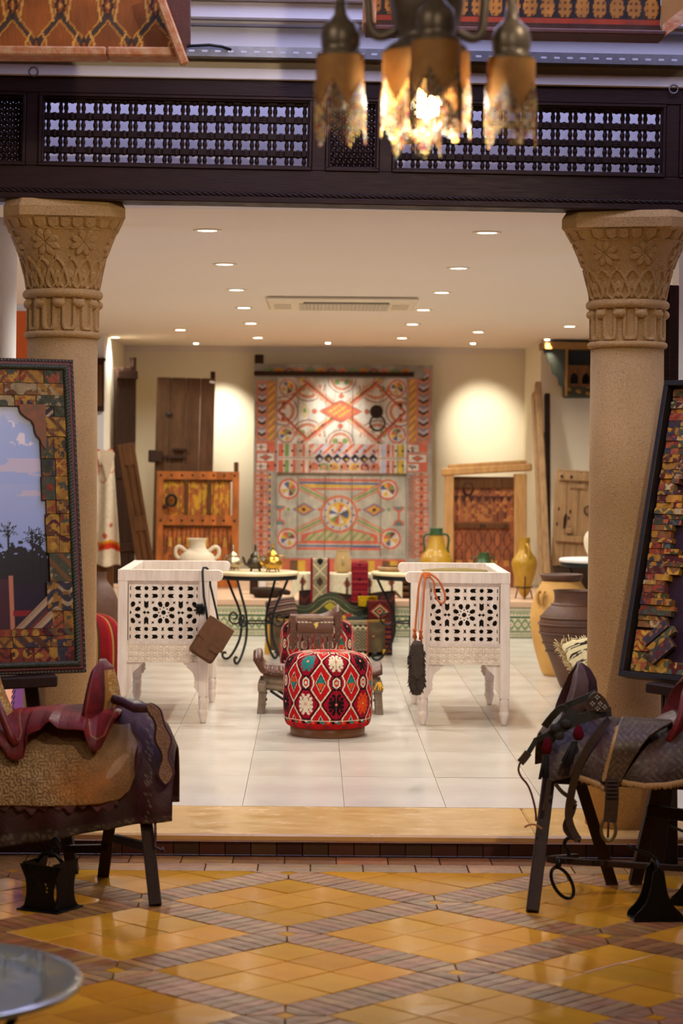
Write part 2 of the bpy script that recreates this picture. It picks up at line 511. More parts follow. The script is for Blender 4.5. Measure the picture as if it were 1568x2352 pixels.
# the hall itself: side and rear walls, and a ceiling with a skylight over the cornice
M['hallwall'] = mat('hall_plaster', (196, 172, 146), .85, .1, 1.5, dark=(160, 134, 106))
struct('wall_hall_left', MB().box(-5.2, -5.0, -3.0, 9.1, -.1, 4.25), M['hallwall'])
struct('wall_hall_right', MB().box(5.0, 5.2, -3.0, 9.1, -.1, 4.25), M['hallwall'])
struct('wall_hall_rear', MB().box(-5.2, 5.2, -3.2, -3.0, -.1, 4.25), M['hallwall'])
struct('floor.002', MB().box(-5, 5, -3.0, -1.0, -.1, -.001), M['brick'])
for nm, x0, x1, y0, y1 in (('ceiling.002', -5.2, 5.2, -3.2, 7.0), ('ceiling.003', -5.2, -.8, 7.0, 9.13), ('ceiling.004', 2.1, 5.2, 7.0, 9.13)):
    struct(nm, MB().box(x0, x1, y0, y1, 4.05, 4.25), M['lavender'])
# ------------------------------------------------------------------ painting helpers (patterns the things themselves carry)
def put(col, mask, c):
    col[mask] = c
def canvas(shape, c):
    a = np.empty(tuple(shape) + (3,)); a[...] = c
    return a
def disc(x, y, cx, cy, r): return (x - cx) ** 2 + (y - cy) ** 2 < r * r
def ring(x, y, cx, cy, r0, r1):
    d = (x - cx) ** 2 + (y - cy) ** 2
    return (d > r0 * r0) & (d < r1 * r1)
def seg(x, y, ax, ay, bx, by, w):
    dx, dy = bx - ax, by - ay
    t = np.clip(((x - ax) * dx + (y - ay) * dy) / (dx * dx + dy * dy + 1e-12), 0, 1)
    return (x - ax - t * dx) ** 2 + (y - ay - t * dy) ** 2 < w * w
def inpoly(x, y, P):
    r = np.zeros(x.shape, bool); n = len(P)
    for i in range(n):
        (ax, ay), (bx, by) = P[i], P[(i + 1) % n]
        if ay == by: continue
        c = ((ay > y) != (by > y)) & (x < (bx - ax) * (y - ay) / (by - ay) + ax)
        r ^= c
    return r
def lozenge(x, y, cx, cy, a, b): return np.abs(x - cx) / a + np.abs(y - cy) / b < 1
def pline(x, y, P, w, closed=False):
    r = np.zeros(x.shape, bool)
    for i in range(len(P) - (0 if closed else 1)):
        r |= seg(x, y, *P[i], *P[(i + 1) % len(P)], w)
    return r
def vnoise(x, y, sc, seed=0):
    r = np.random.default_rng(seed); T = r.random((64, 64))
    X, Y = x * sc, y * sc
    i, j = np.floor(X).astype(int), np.floor(Y).astype(int)
    f, g_ = X - i, Y - j
    f, g_ = f * f * (3 - 2 * f), g_ * g_ * (3 - 2 * g_)
    t = lambda a, b: T[a % 64, b % 64]
    return (t(i, j) * (1 - f) + t(i + 1, j) * f) * (1 - g_) + (t(i, j + 1) * (1 - f) + t(i + 1, j + 1) * f) * g_
def fbm(x, y, sc, seed=0, o=3):
    return sum(vnoise(x, y, sc * 2 ** k, seed + k) / 2 ** k for k in range(o)) / sum(1 / 2 ** k for k in range(o))
def star(cx, cy, r0, r1, n, a0=0.0):
    return [(cx + (r1 if k % 2 == 0 else r0) * math.cos(a0 + PI * k / n), cy + (r1 if k % 2 == 0 else r0) * math.sin(a0 + PI * k / n)) for k in range(2 * n)]
def painted_board(name, x0, x1, z0, z1, y, th, res, fn, mt, parent):
    """board in the XZ plane, its face towards -Y at y, painted by fn(x, z)"""
    nu, nv = max(2, int((x1 - x0) / res) + 1), max(2, int((z1 - z0) / res) + 1)
    X, Z = np.meshgrid(np.linspace(x0, x1, nu), np.linspace(z0, z1, nv))
    P = np.stack([X, np.full_like(X, y), Z], -1)
    c = fn(X, Z)
    o = grid(name, P, mt, parent, c, smooth=False)
    me = o.data
    m = MB().box(x0, x1, y + .0005, y + th, z0, z1)
    # a body behind the painted face
    n0 = len(me.vertices)
    import bmesh
    bm = bmesh.new(); bm.from_mesh(me)
    vs = [bm.verts.new(p) for p in m.v]
    for f in m.f: bm.faces.new([vs[i] for i in f])
    bm.to_mesh(me); bm.free()
    a = me.color_attributes['Col']
    buf = np.empty(len(me.vertices) * 4, np.float32); a.data.foreach_get('color', buf); buf = buf.reshape(-1, 4)
    buf[n0:] = np.append(buf[:n0, :3].mean(0) * .8, 1); a.data.foreach_set('color', buf.ravel())
    return o

M['paint'] = mat('painted_surface', (255, 255, 255), .6, .12, 14, attr=True, bump=.08, bs=40)
M['oldpaint'] = mat('old_painted_wood', (255, 255, 255), .7, .25, 10, (1, 1, .3), spec=.25, attr=True, bump=.25, bs=60, dark=(90, 70, 52))
M['textile'] = mat('woven_textile', (255, 255, 255), .92, .15, 40, attr=True, bump=.5, bs=420, spec=.15, bdist=.003)
M['leatherp'] = mat('tooled_leather', (255, 255, 255), .5, spec=.3, var=.25, vs=18, attr=True, bump=.35, bs=140, dark=(40, 20, 14), rvar=.1, bdist=.004)
M['glaze'] = mat('glazed_tile', (255, 255, 255), .3, .1, 20, attr=True, bump=.1, bs=30)

# ------------------------------------------------------------------ hall wall and cornice over the beam
BD = 9.0; BS = S(BD); TILT = .0115
def zb(y): return CAMZ + (PY - y) / BS            # height of a line seen at x=720 on the beam plane
def hallbox(name, y0, y1, d0, d1, mt, label=None, x0=-4.5, x1=4.5, b=0.0):
    o = MB().box(x0, x1, d0 - BD, d1 - BD, zb(y0) - 3, zb(y1) - 3, b).build(name, mt, None, (0, BD, 3), (0, TILT, 0))
    return tag(o, label, kind='structure')
hallbox('trim_3', 187, 161, 8.985, 9.13, M['white'], 'white strip directly over the wooden beam', b=.004)
hallbox('trim_4', 161, 141, 9.01, 9.13, M['tan'], 'beige band under the slotted rail')
hallbox('wall_front.001', 141, 60, 9.04, 9.13, M['lavender'], 'white hall wall over the slotted rail')
hallbox('trim_5', 60, 52, 8.985, 9.13, M['lavender'], b=.003)
hallbox('trim_6', 52, 12, 8.95, 9.13, M['lavender'], 'white cornice moulding at the top', b=.006)
hallbox('trim_7', 12, -6, 8.90, 9.13, M['lavender'], b=.006)
hallbox('wall_front.002', -6, -300, 8.93, 9.13, M['lavender'])
# slotted steel rail with a cable lying on it
rl = thing('slotted_rail', 'galvanised slotted steel rail running along the hall wall', 'rail', (0, 8.93, zb(141)), rot=(0, TILT, 0))
zr = 24 / BS
loops = [[(-2.0, 0), (3.2, 0), (3.2, zr), (-2.0, zr)]]
k = -1.97
while k < 3.15:
    cx = k + .012; a, b_ = .0135, .0045
    loops.append([(cx - a, zr * .5), (cx - a + .004, zr * .5 + b_), (cx + a - .004, zr * .5 + b_), (cx + a, zr * .5), (cx + a - .004, zr * .5 - b_), (cx - a + .004, zr * .5 - b_)][::-1])
    k += .0535
curve_fill('rail_web', loops, .003, M['metal'], rl)
MB().box(-2, 3.2, 0, .075, zr - .003, zr).build('rail_flange', M['metal'], rl)
MB().box(-2, 3.2, 0, .10, 0, .003).build('rail_flange', M['metal'], rl)
pts = [V(395, 112, 8.9), V(440, 105, 8.9), V(480, 103, 8.89), V(510, 107, 8.9), V(530, 114, 8.925)]
cb = MB().tube([p - pts[0] for p in pts], .006, 8).build('cable', M['black'], None, pts[0])
tag(cb, 'short black cable lying along the top of the steel rail', 'cable')

# ------------------------------------------------------------------ carved beam with lattice panels
ZT = zb(186); BH = 283 / BS
beam = thing('lattice_beam', 'dark carved wooden beam with turned lattice panels across the opening', 'beam', (0, BD, ZT), rot=(0, TILT, 0))
bx = lambda px: (px - 726) / BS
by = lambda yr: -yr / BS
MB().box(-4.2, 4.2, 0, .14, by(39), 0, .004).build('top_rail', M['beam'], beam)
MB().box(-4.2, 4.2, 0, .14, by(260), by(206), .004).build('bottom_rail', M['beam'], beam)
MB().box(-4.2, 4.2, -.012, .15, by(283), by(268), .004).build('bottom_fillet', M['beam'], beam)
# rope moulding
m = MB(); n_ = 5; L_ = 8.0; K = 700
for s_ in range(3):
    m.tube([(-4 + L_ * k / K, -.003 + .006 * math.cos(k * .9 + s_ * 2.094), by(264) + .006 * math.sin(k * .9 + s_ * 2.094)) for k in range(K)], .0055, 5)
m.build('rope_moulding', M['beam2'], beam)
def stile(x0, x1): MB().box(bx(x0), bx(x1), .002, .138, by(206), by(39), .003).build('stile', M['beam'], beam)
mains = [(90, 718), (903, 1530), (90 - 813, 718 - 813), (903 + 813, 1530 + 813)]
smalls = [(-64, 60), (750, 873), (1562, 1686)]
for a, b_ in ((60, 90), (718, 750), (873, 903), (1530, 1562), (-95, -64), (1686, 1716)): stile(a, b_)
def moulding(x0, x1, y0, y1):
    m = MB()
    for q, (w_, d0) in enumerate(((7, -.006), (4, .006))):
        o_ = 0 if q == 0 else 7
        X0, X1, Y0, Y1 = bx(x0 + o_), bx(x1 - o_), by(y1 - o_), by(y0 + o_)
        t = w_ / BS
        m.box(X0, X1, d0, .03, Y1 - t, Y1, .002).box(X0, X1, d0, .03, Y0, Y0 + t, .002)
        m.box(X0, X0 + t, d0, .03, Y0 + t, Y1 - t, .002).box(X1 - t, X1, d0, .03, Y0 + t, Y1 - t, .002)
    m.build('panel_moulding', M['beam'], beam)
blk = MB().box(-.0205, .0205, 0, .034, -.0135, .0135, .003).mesh('lattice_block'); blk.materials.append(M['beam2'])
def turned(m, x, z0, z1, y=.017, ax='z'):
    h = z1 - z0
    pr = [(0, .006), (.1, .009), (.2, .0065), (.33, .0098), (.5, .0112), (.67, .0098), (.8, .0065), (.9, .009), (1, .006)]
    if ax == 'z': m.tube([(x, y, z0 + h * t) for t, r in pr], [r for t, r in pr], 6, cap=False)
    else: m.tube([(z0 + h * t, y, x) for t, r in pr], [r for t, r in pr], 6, cap=False)
for qi, (x0, x1) in enumerate(mains):
    moulding(x0, x1, 39, 206)
    p = 40.15 / BS; c0 = bx(x0 + 34)
    rails = [50, 89.5, 129, 167, 203]
    sp = MB()
    for c in range(-1, 15):
        xb = c0 + (c + .5) * p
        for yr in rails:
            if qi < 2: link('lattice_block', blk, beam, None, (xb, .02, by(yr)))
            else: sp.box(xb - .0205, xb + .0205, .02, .054, by(yr) - .0135, by(yr) + .0135, .003)
        for a, b_ in zip(rails[:-1], rails[1:]):
            for dx in (-.0108, .0108):
                turned(sp, xb + dx, by(b_) + .013, by(a) - .013, .037)
    for c in range(15):
        for yr in rails:
            for dz in (-.008, .0, .008):
                turned(sp, by(yr) + dz, c0 + c * p - .0165, c0 + c * p + .0165, .037, 'x')
            sp.box(c0 + c * p - .016, c0 + c * p + .016, .042, .054, by(yr) - .012, by(yr) + .012, .002)
    tag(sp.build('turned_spindles', M['beam2'], beam), kind='stuff')
for x0, x1 in smalls:
    moulding(x0, x1, 39, 206)
    sp = MB(); X0, X1, Y0, Y1 = bx(x0 + 8), bx(x1 - 8), by(198), by(47)
    st = .0235
    nx, nz = int((X1 - X0) / st), int((Y1 - Y0) / st)
    for i in range(nx + 1):
        for j in range(nz + 1):
            x, z = X0 + st * (i + .5 * (j % 2)), Y0 + st * j
            sp.ball((x, .03, z), .0085, 6)
    for s_ in (-1, 1):
        k = X0 - (Y1 - Y0)
        while k < X1 + (Y1 - Y0):
            # clip a diagonal bar to the panel
            a = [(k + s_ * t * .5, Y0 + t) for t in np.linspace(0, Y1 - Y0, 40)]
            a = [p_ for p_ in a if X0 <= p_[0] <= X1]
            if len(a) > 1: sp.tube([(a[0][0], .036, a[0][1]), (a[-1][0], .036, a[-1][1])], .0055, 5)
            k += st
    tag(sp.build('bead_lattice', M['beam2'], beam), kind='stuff')
for px, py in ((78, 165), (1546, 205)):
    c = V(px, py, 8.99)
    t = thing('eye_screw', 'small steel eye screw over the beam, at the %s edge of the photo' % ('left' if px < 500 else 'right'), 'hook', c, group='eye screws over the beam')
    MB().tube([(.018 * math.cos(a), -.005, .018 * math.sin(a)) for a in np.linspace(0, 2 * PI, 20)[:-1]], .004, 6, closed=True).build('eye', M['metal'], t)
    MB().tube([(0, -.005, .016), (.008, .03, .045)], .004, 6).build('shank', M['metal'], t)

# ------------------------------------------------------------------ stone columns
CD = 9.24
def bell_mesh():
    nu, nv = 560, 190
    zt, zb_ = 2.625, 2.336
    th, t = np.meshgrid(np.linspace(0, 2 * PI, nu, endpoint=False), np.linspace(0, 1, nv))
    r0 = .146 + .036 * t + .055 * t ** 2.1
    p = 2 + 2.2 * t ** 1.5
    R = r0 * (np.abs(np.cos(th)) ** p + np.abs(np.sin(th)) ** p) ** (-1 / p)
    z = zb_ + (zt - zb_) * t
    h = np.zeros_like(R)
    s = th * R                      # arc length
    hgt = (zt - zb_)
    # rosettes
    nfl = 8
    for k in range(nfl):
        a0 = 2 * PI * (k + .5) / nfl
        d = (th - a0 + PI) % (2 * PI) - PI
        x = d * R; y = (t - .655) * hgt
        rr = np.hypot(x, y); an = np.arctan2(y, x)
        pet = .058 * np.clip(.62 + .38 * np.abs(np.cos(4 * an + PI / 2)), 0, 1)
        e = np.clip((pet - rr) / .008, 0, 1)
        groove = np.clip((np.abs(np.sin(4 * an)) * rr - .0022) / .003, 0, 1)
        hh = .012 * e * (.25 + .75 * groove) * (.7 + .3 * np.clip(rr / .03, 0, 1))
        h = np.maximum(h, hh)
    # drop shaped teeth at the top
    d = (th * 30 / (2 * PI)) % 1 - .5
    y = (t - .915) / .07
    e = np.clip((1 - (d / .42) ** 2 - np.where(y < 0, (y / .85) ** 2, 0) * 1.0) * 4, 0, 1) * (t > .845)
    h = np.maximum(h, .013 * e)
    h += .006 * ((t > .84) & (t < .86))
    # interlaced pointed arches at the foot
    na = 9
    for off, am in ((0, .012), (.5, .009)):
        d = np.abs((th * na / (2 * PI) + off) % 1 - .5) * 2      # 0 centre .. 1 edge
        yy = t / .42
        edge = np.clip(1 - np.clip(yy - .25, 0, 1) / .75, 0, 1) ** .55 * .82
        edge = np.where(yy < .25, .82 * np.sqrt(np.clip(1 - ((.25 - yy) / .27) ** 2, 0, 1)), edge)
        w_ = np.abs(d - edge)
        rib = np.clip((.15 - w_) / .06, 0, 1) * (yy < 1.12)
        h = np.maximum(h, am * rib)
        drop = np.clip((.30 - np.hypot(d * 1.0, (yy - .33) * .9)) / .08, 0, 1)
        h = np.maximum(h, am * .85 * drop)
        h -= .006 * np.clip((.1 - np.hypot(d, (yy - .30))) / .05, 0, 1)
    h += .0018 * (fbm(s, z, 60, 3) - .5)
    R = R + h
    P = np.stack([R * np.cos(th), R * np.sin(th), z], -1)
    return P
def reed_mesh():
    nu, nv = 480, 60
    z0, z1 = 2.160, 2.300
    th, t = np.meshgrid(np.linspace(0, 2 * PI, nu, endpoint=False), np.linspace(0, 1, nv))
    n = 11
    d = (th * n / (2 * PI)) % 1 - .5
    # a U shaped rib in every unit, a knob hood over each gap
    y = t
    arm = np.abs(np.abs(d) - .27)
    rib = np.clip((.13 - arm) / .07, 0, 1) * (y > .22)
    bot = np.clip((.13 - np.abs(np.hypot(d, (y - .24) * 1.25) - .27)) / .07, 0, 1) * (y <= .24)
    h = .013 * np.maximum(rib, bot) * np.clip(y / .05, 0, 1)
    dk = np.abs(((th * n / (2 * PI)) % 1 + .0) - 0.0); dk = np.minimum(dk, 1 - dk)
    knob = np.clip(1 - (dk / .36) ** 2 - ((y - .84) / .16) ** 2, 0, 1) ** .5
    h = np.maximum(h, .028 * knob)
    R = .142 + h
    return np.stack([R * np.cos(th), R * np.sin(th), z0 + (z1 - z0) * t], -1)
def torus_prof(r, z0, z1, n=9, base=.12):
    c, h = (z0 + z1) / 2, (z1 - z0) / 2
    return [(base, z0)] + [(r - h + h * math.cos(a), c + h * math.sin(a)) for a in np.linspace(-PI / 2, PI / 2, n)] + [(base, z1)]
col_l = thing('stone_column', 'carved sandstone column behind the framed landscape on the left', 'column', ((146 - 724.6) / S(CD), CD, STEP_Z), 0, 'carved stone columns')
def lz(z): return z - STEP_Z
sh = MB().lathe([(.156, 0), (.154, .4), (.1525, .9), (.151, 1.4), (.1485, lz(2.135))], n=64).build('shaft', M['stone'], col_l)
Pb = bell_mesh(); Pb[..., 2] -= STEP_Z
grid('capital_bell', Pb, M['stone'], col_l, closed_u=True)
Pr = reed_mesh(); Pr[..., 2] -= STEP_Z
grid('reeded_band', Pr, M['stone'], col_l, closed_u=True)
MB().lathe(torus_prof(.163, lz(2.133), lz(2.162)), n=64).build('necking_ring', M['stone'], col_l)
MB().lathe(torus_prof(.170, lz(2.299), lz(2.339)), n=64).build('necking_ring', M['stone'], col_l)
def octo(h, c): return [(-h + c, -h), (h - c, -h), (h, -h + c), (h, h - c), (h - c, h), (-h + c, h), (-h, h - c), (-h, -h + c)]
ab = MB()
lv = [(.232, .06, 2.618), (.252, .065, 2.632), (.252, .065, 2.672), (.235, .06, 2.703)]
for (h0, c0_, z0), (h1, c1, z1) in zip(lv[:-1], lv[1:]):
    a, b_ = octo(h0, c0_), octo(h1, c1)
    ab.add([(p[0], p[1], lz(z0)) for p in a] + [(p[0], p[1], lz(z1)) for p in b_], [(i, (i + 1) % 8, 8 + (i + 1) % 8, 8 + i) for i in range(8)])
ab.add([(p[0], p[1], lz(2.703)) for p in octo(.235, .06)], [tuple(range(8))]).add([(p[0], p[1], lz(2.618)) for p in octo(.232, .06)], [tuple(range(7, -1, -1))])
ab.build('abacus', M['stone'], col_l)
col_r = copy_tree(col_l)
col_r['label'] = 'carved sandstone column behind the dark framed panel on the right'
col_r.location = ((1442 - 724) / S(CD), CD, STEP_Z); col_r.scale = (1.04, 1.04, .9885)
col_l.rotation_euler.z = math.radians(8); col_r.rotation_euler.z = math.radians(-12)

# white post at the far left, dark jamb and white pier at the far right
p0 = V(-18, 1045, 10.3)
pst = thing('white_post', 'smooth white round post at the left edge of the photo', 'post', (p0.x, 10.3, STEP_Z))
MB().lathe([(.12, 0), (.115, .1), (.105, 1.2), (.11, 2.5), (.13, CZ - STEP_Z)], n=32).build('shaft', M['white'], pst)
MB().lathe([(.15, 0), (.15, .08), (.125, .1)], n=32).build('base', M['white'], pst)
p0 = V(1540, 1045, 10.6)
jb = thing('door_jamb', 'tall dark wooden door jamb behind the right stone column', 'jamb', (p0.x, 10.6, STEP_Z))
MB().box(-.045, .035, 0, .1, 0, V(1540, 655, 10.6).z - STEP_Z, .004).build('post', M['beam'], jb)
MB().box(-.01, .0, -.008, .0, 0, V(1540, 655, 10.6).z - STEP_Z).build('bead', M['beam'], jb)
p0 = V(1590, 1045, 10.9)
struct('wall_right.003', MB().box(p0.x - .075, p0.x + .6, 10.9, 11.1, STEP_Z, CZ), M['white'], 'white pier at the right edge of the photo')

# ------------------------------------------------------------------ ceiling lights
def spot(name, loc, target, energy, size, blend, color, radius, parent):
    l = bpy.data.lights.new(name, 'SPOT'); l.energy = energy; l.spot_size = math.radians(size); l.spot_blend = blend
    l.color = color; l.shadow_soft_size = radius
    o = bpy.data.objects.new(name, l); COL.objects.link(o); o.parent = parent
    o.location = loc
    d = Vector(target) - Vector(loc)
    o.rotation_euler = d.to_track_quat('-Z', 'Y').to_euler()
    return o
DL = [(476, 528), (516, 606), (543, 665), (560, 706), (576, 742), (592, 775), (1118, 533), (1053, 615), (1014, 671), (972, 711), (947, 744), (923, 776), (414, 757), (264, 774), (1098, 762), (1308, 749)]
rank = ['nearest', 'second', 'third', 'fourth', 'fifth', 'farthest']
ring_me = MB().lathe([(.047, .002), (.05, -.006), (.068, -.006), (.072, 0), (.047, .002)], n=24).mesh('trim_ring'); ring_me.materials.append(M['offwhite'])
face_me = MB().lathe([(0, -.001), (.047, -.001), (.047, -.004), (0, -.006)], n=20).mesh('lamp_face'); face_me.materials.append(M['emit'])
for i, (px, py) in enumerate(DL):
    c = F(px, py, CZ)
    if i < 12: lb = '%s downlight of the %s ceiling row, counted from the front' % (rank[i % 6], 'left' if i < 6 else 'right')
    else: lb = ['lit downlight left of the left row, nearer the middle', 'lit downlight at the far left, beside the left column', 'lit downlight right of the right row, above the bright wall spot', 'lit downlight nearest the right stone column'][i - 12]
    t = thing('downlight', lb, 'downlight', c, group='round ceiling downlights')
    link('trim_ring', ring_me, t); link('lamp_face', face_me, t)
    spot('downlight_lamp', (0, 0, -.03), (0, 0, -1), E_DOWN * (.68 if i in (4, 5, 10, 11, 12, 13, 14, 15) else 1.05), 150, .55, WARM, .05, t)
for (px, py), tg, lb in (((450, 787), V(522, 975, 22.2), 'small tilted spotlight aimed at the wall beside the dark door'), ((753, 786), V(770, 960, 22.0), 'small tilted spotlight above the large painted door'),
                         ((1086, 787), V(1110, 985, 22.2), 'small tilted spotlight making the bright patch on the right'), ((1256, 778), V(1300, 980, 20.5), 'small dim spotlight at the right end beside the wall shelf')):
    c = F(px, py, CZ)
    t = thing('ceiling_spotlight', lb, 'spotlight', c, group='small ceiling spotlights')
    MB().lathe([(.03, .002), (.032, -.008), (.05, -.008), (.054, 0), (.03, .002)], n=20).build('bezel', M['offwhite'], t)
    MB().lathe([(0, -.002), (.022, -.002), (.022, -.012), (0, -.016)], n=16).build('lamp_face', M['emit'], t)
    spot('spotlight_lamp', (0, 0, -.04), tg - c, E_WASH * (.35 if px == 1256 else .6 if px == 753 else 1.0), 44, 1.0, (1, .94, .82), .03, t)
# hall lights behind and above the viewer
for x, y, e, lb in ((.6, 1.6, .3, 'added fill spotlight overhead behind the viewer'), (1.5, 4.6, 1.0, 'hall ceiling spotlight overhead on the right'), (-1.6, 3.6, .22, 'hall ceiling spotlight overhead on the left')):  # the first is unseen fill, added to brighten the hanging lamp
    t = thing('hall_spotlight', lb, 'spotlight', (x, y, 3.9))
    MB().tube([(0, 0, .0), (0, 0, -.12)], .05, 16).build('housing', M['black'], t)
    MB().lathe([(0, -.121), (.045, -.121), (.045, -.124), (0, -.126)], n=16).build('lamp_face', M['emit'], t)
    spot('hall_lamp', (0, 0, -.14), Vector((-1.5 * x, 8.6 - y, -2.75)) if y > 2 else Vector((-.2, 3.6, -1.35)), E_HALL * e, 62, .45, (1, .82, .6), .06, t)
struct('trim_8', MB().box(-4, 4, 4.5, 4.66, 3.9, 4.05), M['white'])
struct('trim_11', MB().box(-4, 4, 1.52, 1.68, 3.9, 4.05), M['white'])
struct('trim_9', MB().box(-4, 4, 3.52, 3.68, 3.9, 4.05), M['white'])
struct('trim_10', MB().box(-4, 4, 5.12, 5.28, 3.9, 4.05), M['white'], 'hall joist that carries the hanging lamp')

# ------------------------------------------------------------------ air conditioner
ac = thing('air_conditioner', 'cream ceiling air conditioner cassette between the downlight rows', 'air conditioner', (.19, 15.58, CZ - .001))
MB().box(-.53, .53, -.5, .5, -.035, 0, .03).build('panel', M['offwhite'], ac)
MB().box(-.27, .33, -.42, -.36, -.039, -.034, .001).build('air_slot', M['slot'], ac)
MB().box(-.30, .34, -.28, .40, -.037, -.034).build('grille_recess', M['slot'], ac)
sl = MB().box(-.30, .34, -.006, .006, -.041, -.035).mesh('grille_slat'); sl.materials.append(M['offwhite'])
for k in range(18): link('grille_slat', sl, ac, None, (0, -.265 + k * .0375, 0))
sl2 = MB().box(-.004, .004, -.28, .40, -.040, -.036).mesh('grille_rib'); sl2.materials.append(M['offwhite'])
for k in range(24): link('grille_rib', sl2, ac, None, (-.29 + k * .027, 0, 0))
for x in (-.42, .42): MB().box(x - .06, x + .06, -.2, .3, -.038, -.034, .002).build('side_louvre', M['tan'], ac)

# ------------------------------------------------------------------ tiled ledge at the back
LY, LZ = 18.66, .41
XE = XL + .02 + (XR - XL - .03) * 1.5
M['ledge_top'] = mat('pink_stone_slab', (222, 184, 150), .5, .2, 5, dark=(190, 150, 115))
ledge = thing('tiled_ledge', 'low wide ledge faced with green and white zellige tiles', 'ledge', (0, LY, STEP_Z))
MB().box(XL + .005, XE - .005, .012, FRY - LY - .005, 0, LZ - STEP_Z - .05).box(XL + .005, XR - .005, FRY - LY - .005, BACK - LY - .005, 0, LZ - STEP_Z - .05).build('body', M['plaster'], ledge)
nslab = 6
for k in range(nslab):
    w_ = (XE - XL - .02) / nslab
    MB().box(XL + .01 + k * w_ + .001, XL + .01 + (k + 1) * w_ - .001, -.015, (BACK if k < 4 else FRY) - LY - .005, LZ - STEP_Z - .05, LZ - STEP_Z, .006).build('top_slab', M['ledge_top'], ledge)
GR, CR = (52, 108, 62), (226, 212, 178)
def tile_mesh(nm, wd, ht, fn):
    X, Z = np.meshgrid(np.linspace(0, wd, 27), np.linspace(0, ht, 27))
    c = fn(X / wd, Z / ht)
    o = grid(nm, np.stack([X, np.zeros_like(X), Z], -1), M['glaze'], None, c, smooth=False)
    me = o.data; bpy.data.objects.remove(o); return me
def pat_main(x, z):
    c = canvas(x.shape, CR)
    for ph in (0, .5):
        put(c, np.abs(z - .5 - .30 * np.sin(2 * PI * (x + ph))) < .10, GR)
        put(c, np.abs(z - .5 - .30 * np.sin(2 * PI * (x + ph))) < .03, (150, 170, 120))
    put(c, disc(x, z, .25, .5, .06) | disc(x, z, .75, .5, .06), (180, 150, 70))
    put(c, (z < .05) | (z > .95), GR); return c
def pat_border(x, z):
    c = canvas(x.shape, CR)
    put(c, (z > .82) | (z < .1), GR)
    put(c, (z > .28) & (z < .66) & (((np.floor(x * 8) + np.floor(z * 10)) % 2) < 1), (92, 138, 92))
    put(c, (z > .9), CR); return c
mt_ = [tile_mesh('ledge_tile', .118, .120, pat_main), tile_mesh('border_tile', .118, .09, pat_border), tile_mesh('border_tile', .118, .05, pat_border)]
zz = [.055, .1765, .003]
nT = int((XE - XL - .02) / .12)
for k in range(nT):
    for q in range(3):
        link(['ledge_tile', 'border_tile', 'border_tile'][q], mt_[q], ledge, None, (XL + .012 + k * .12, random.uniform(-.001, .002), zz[q]))
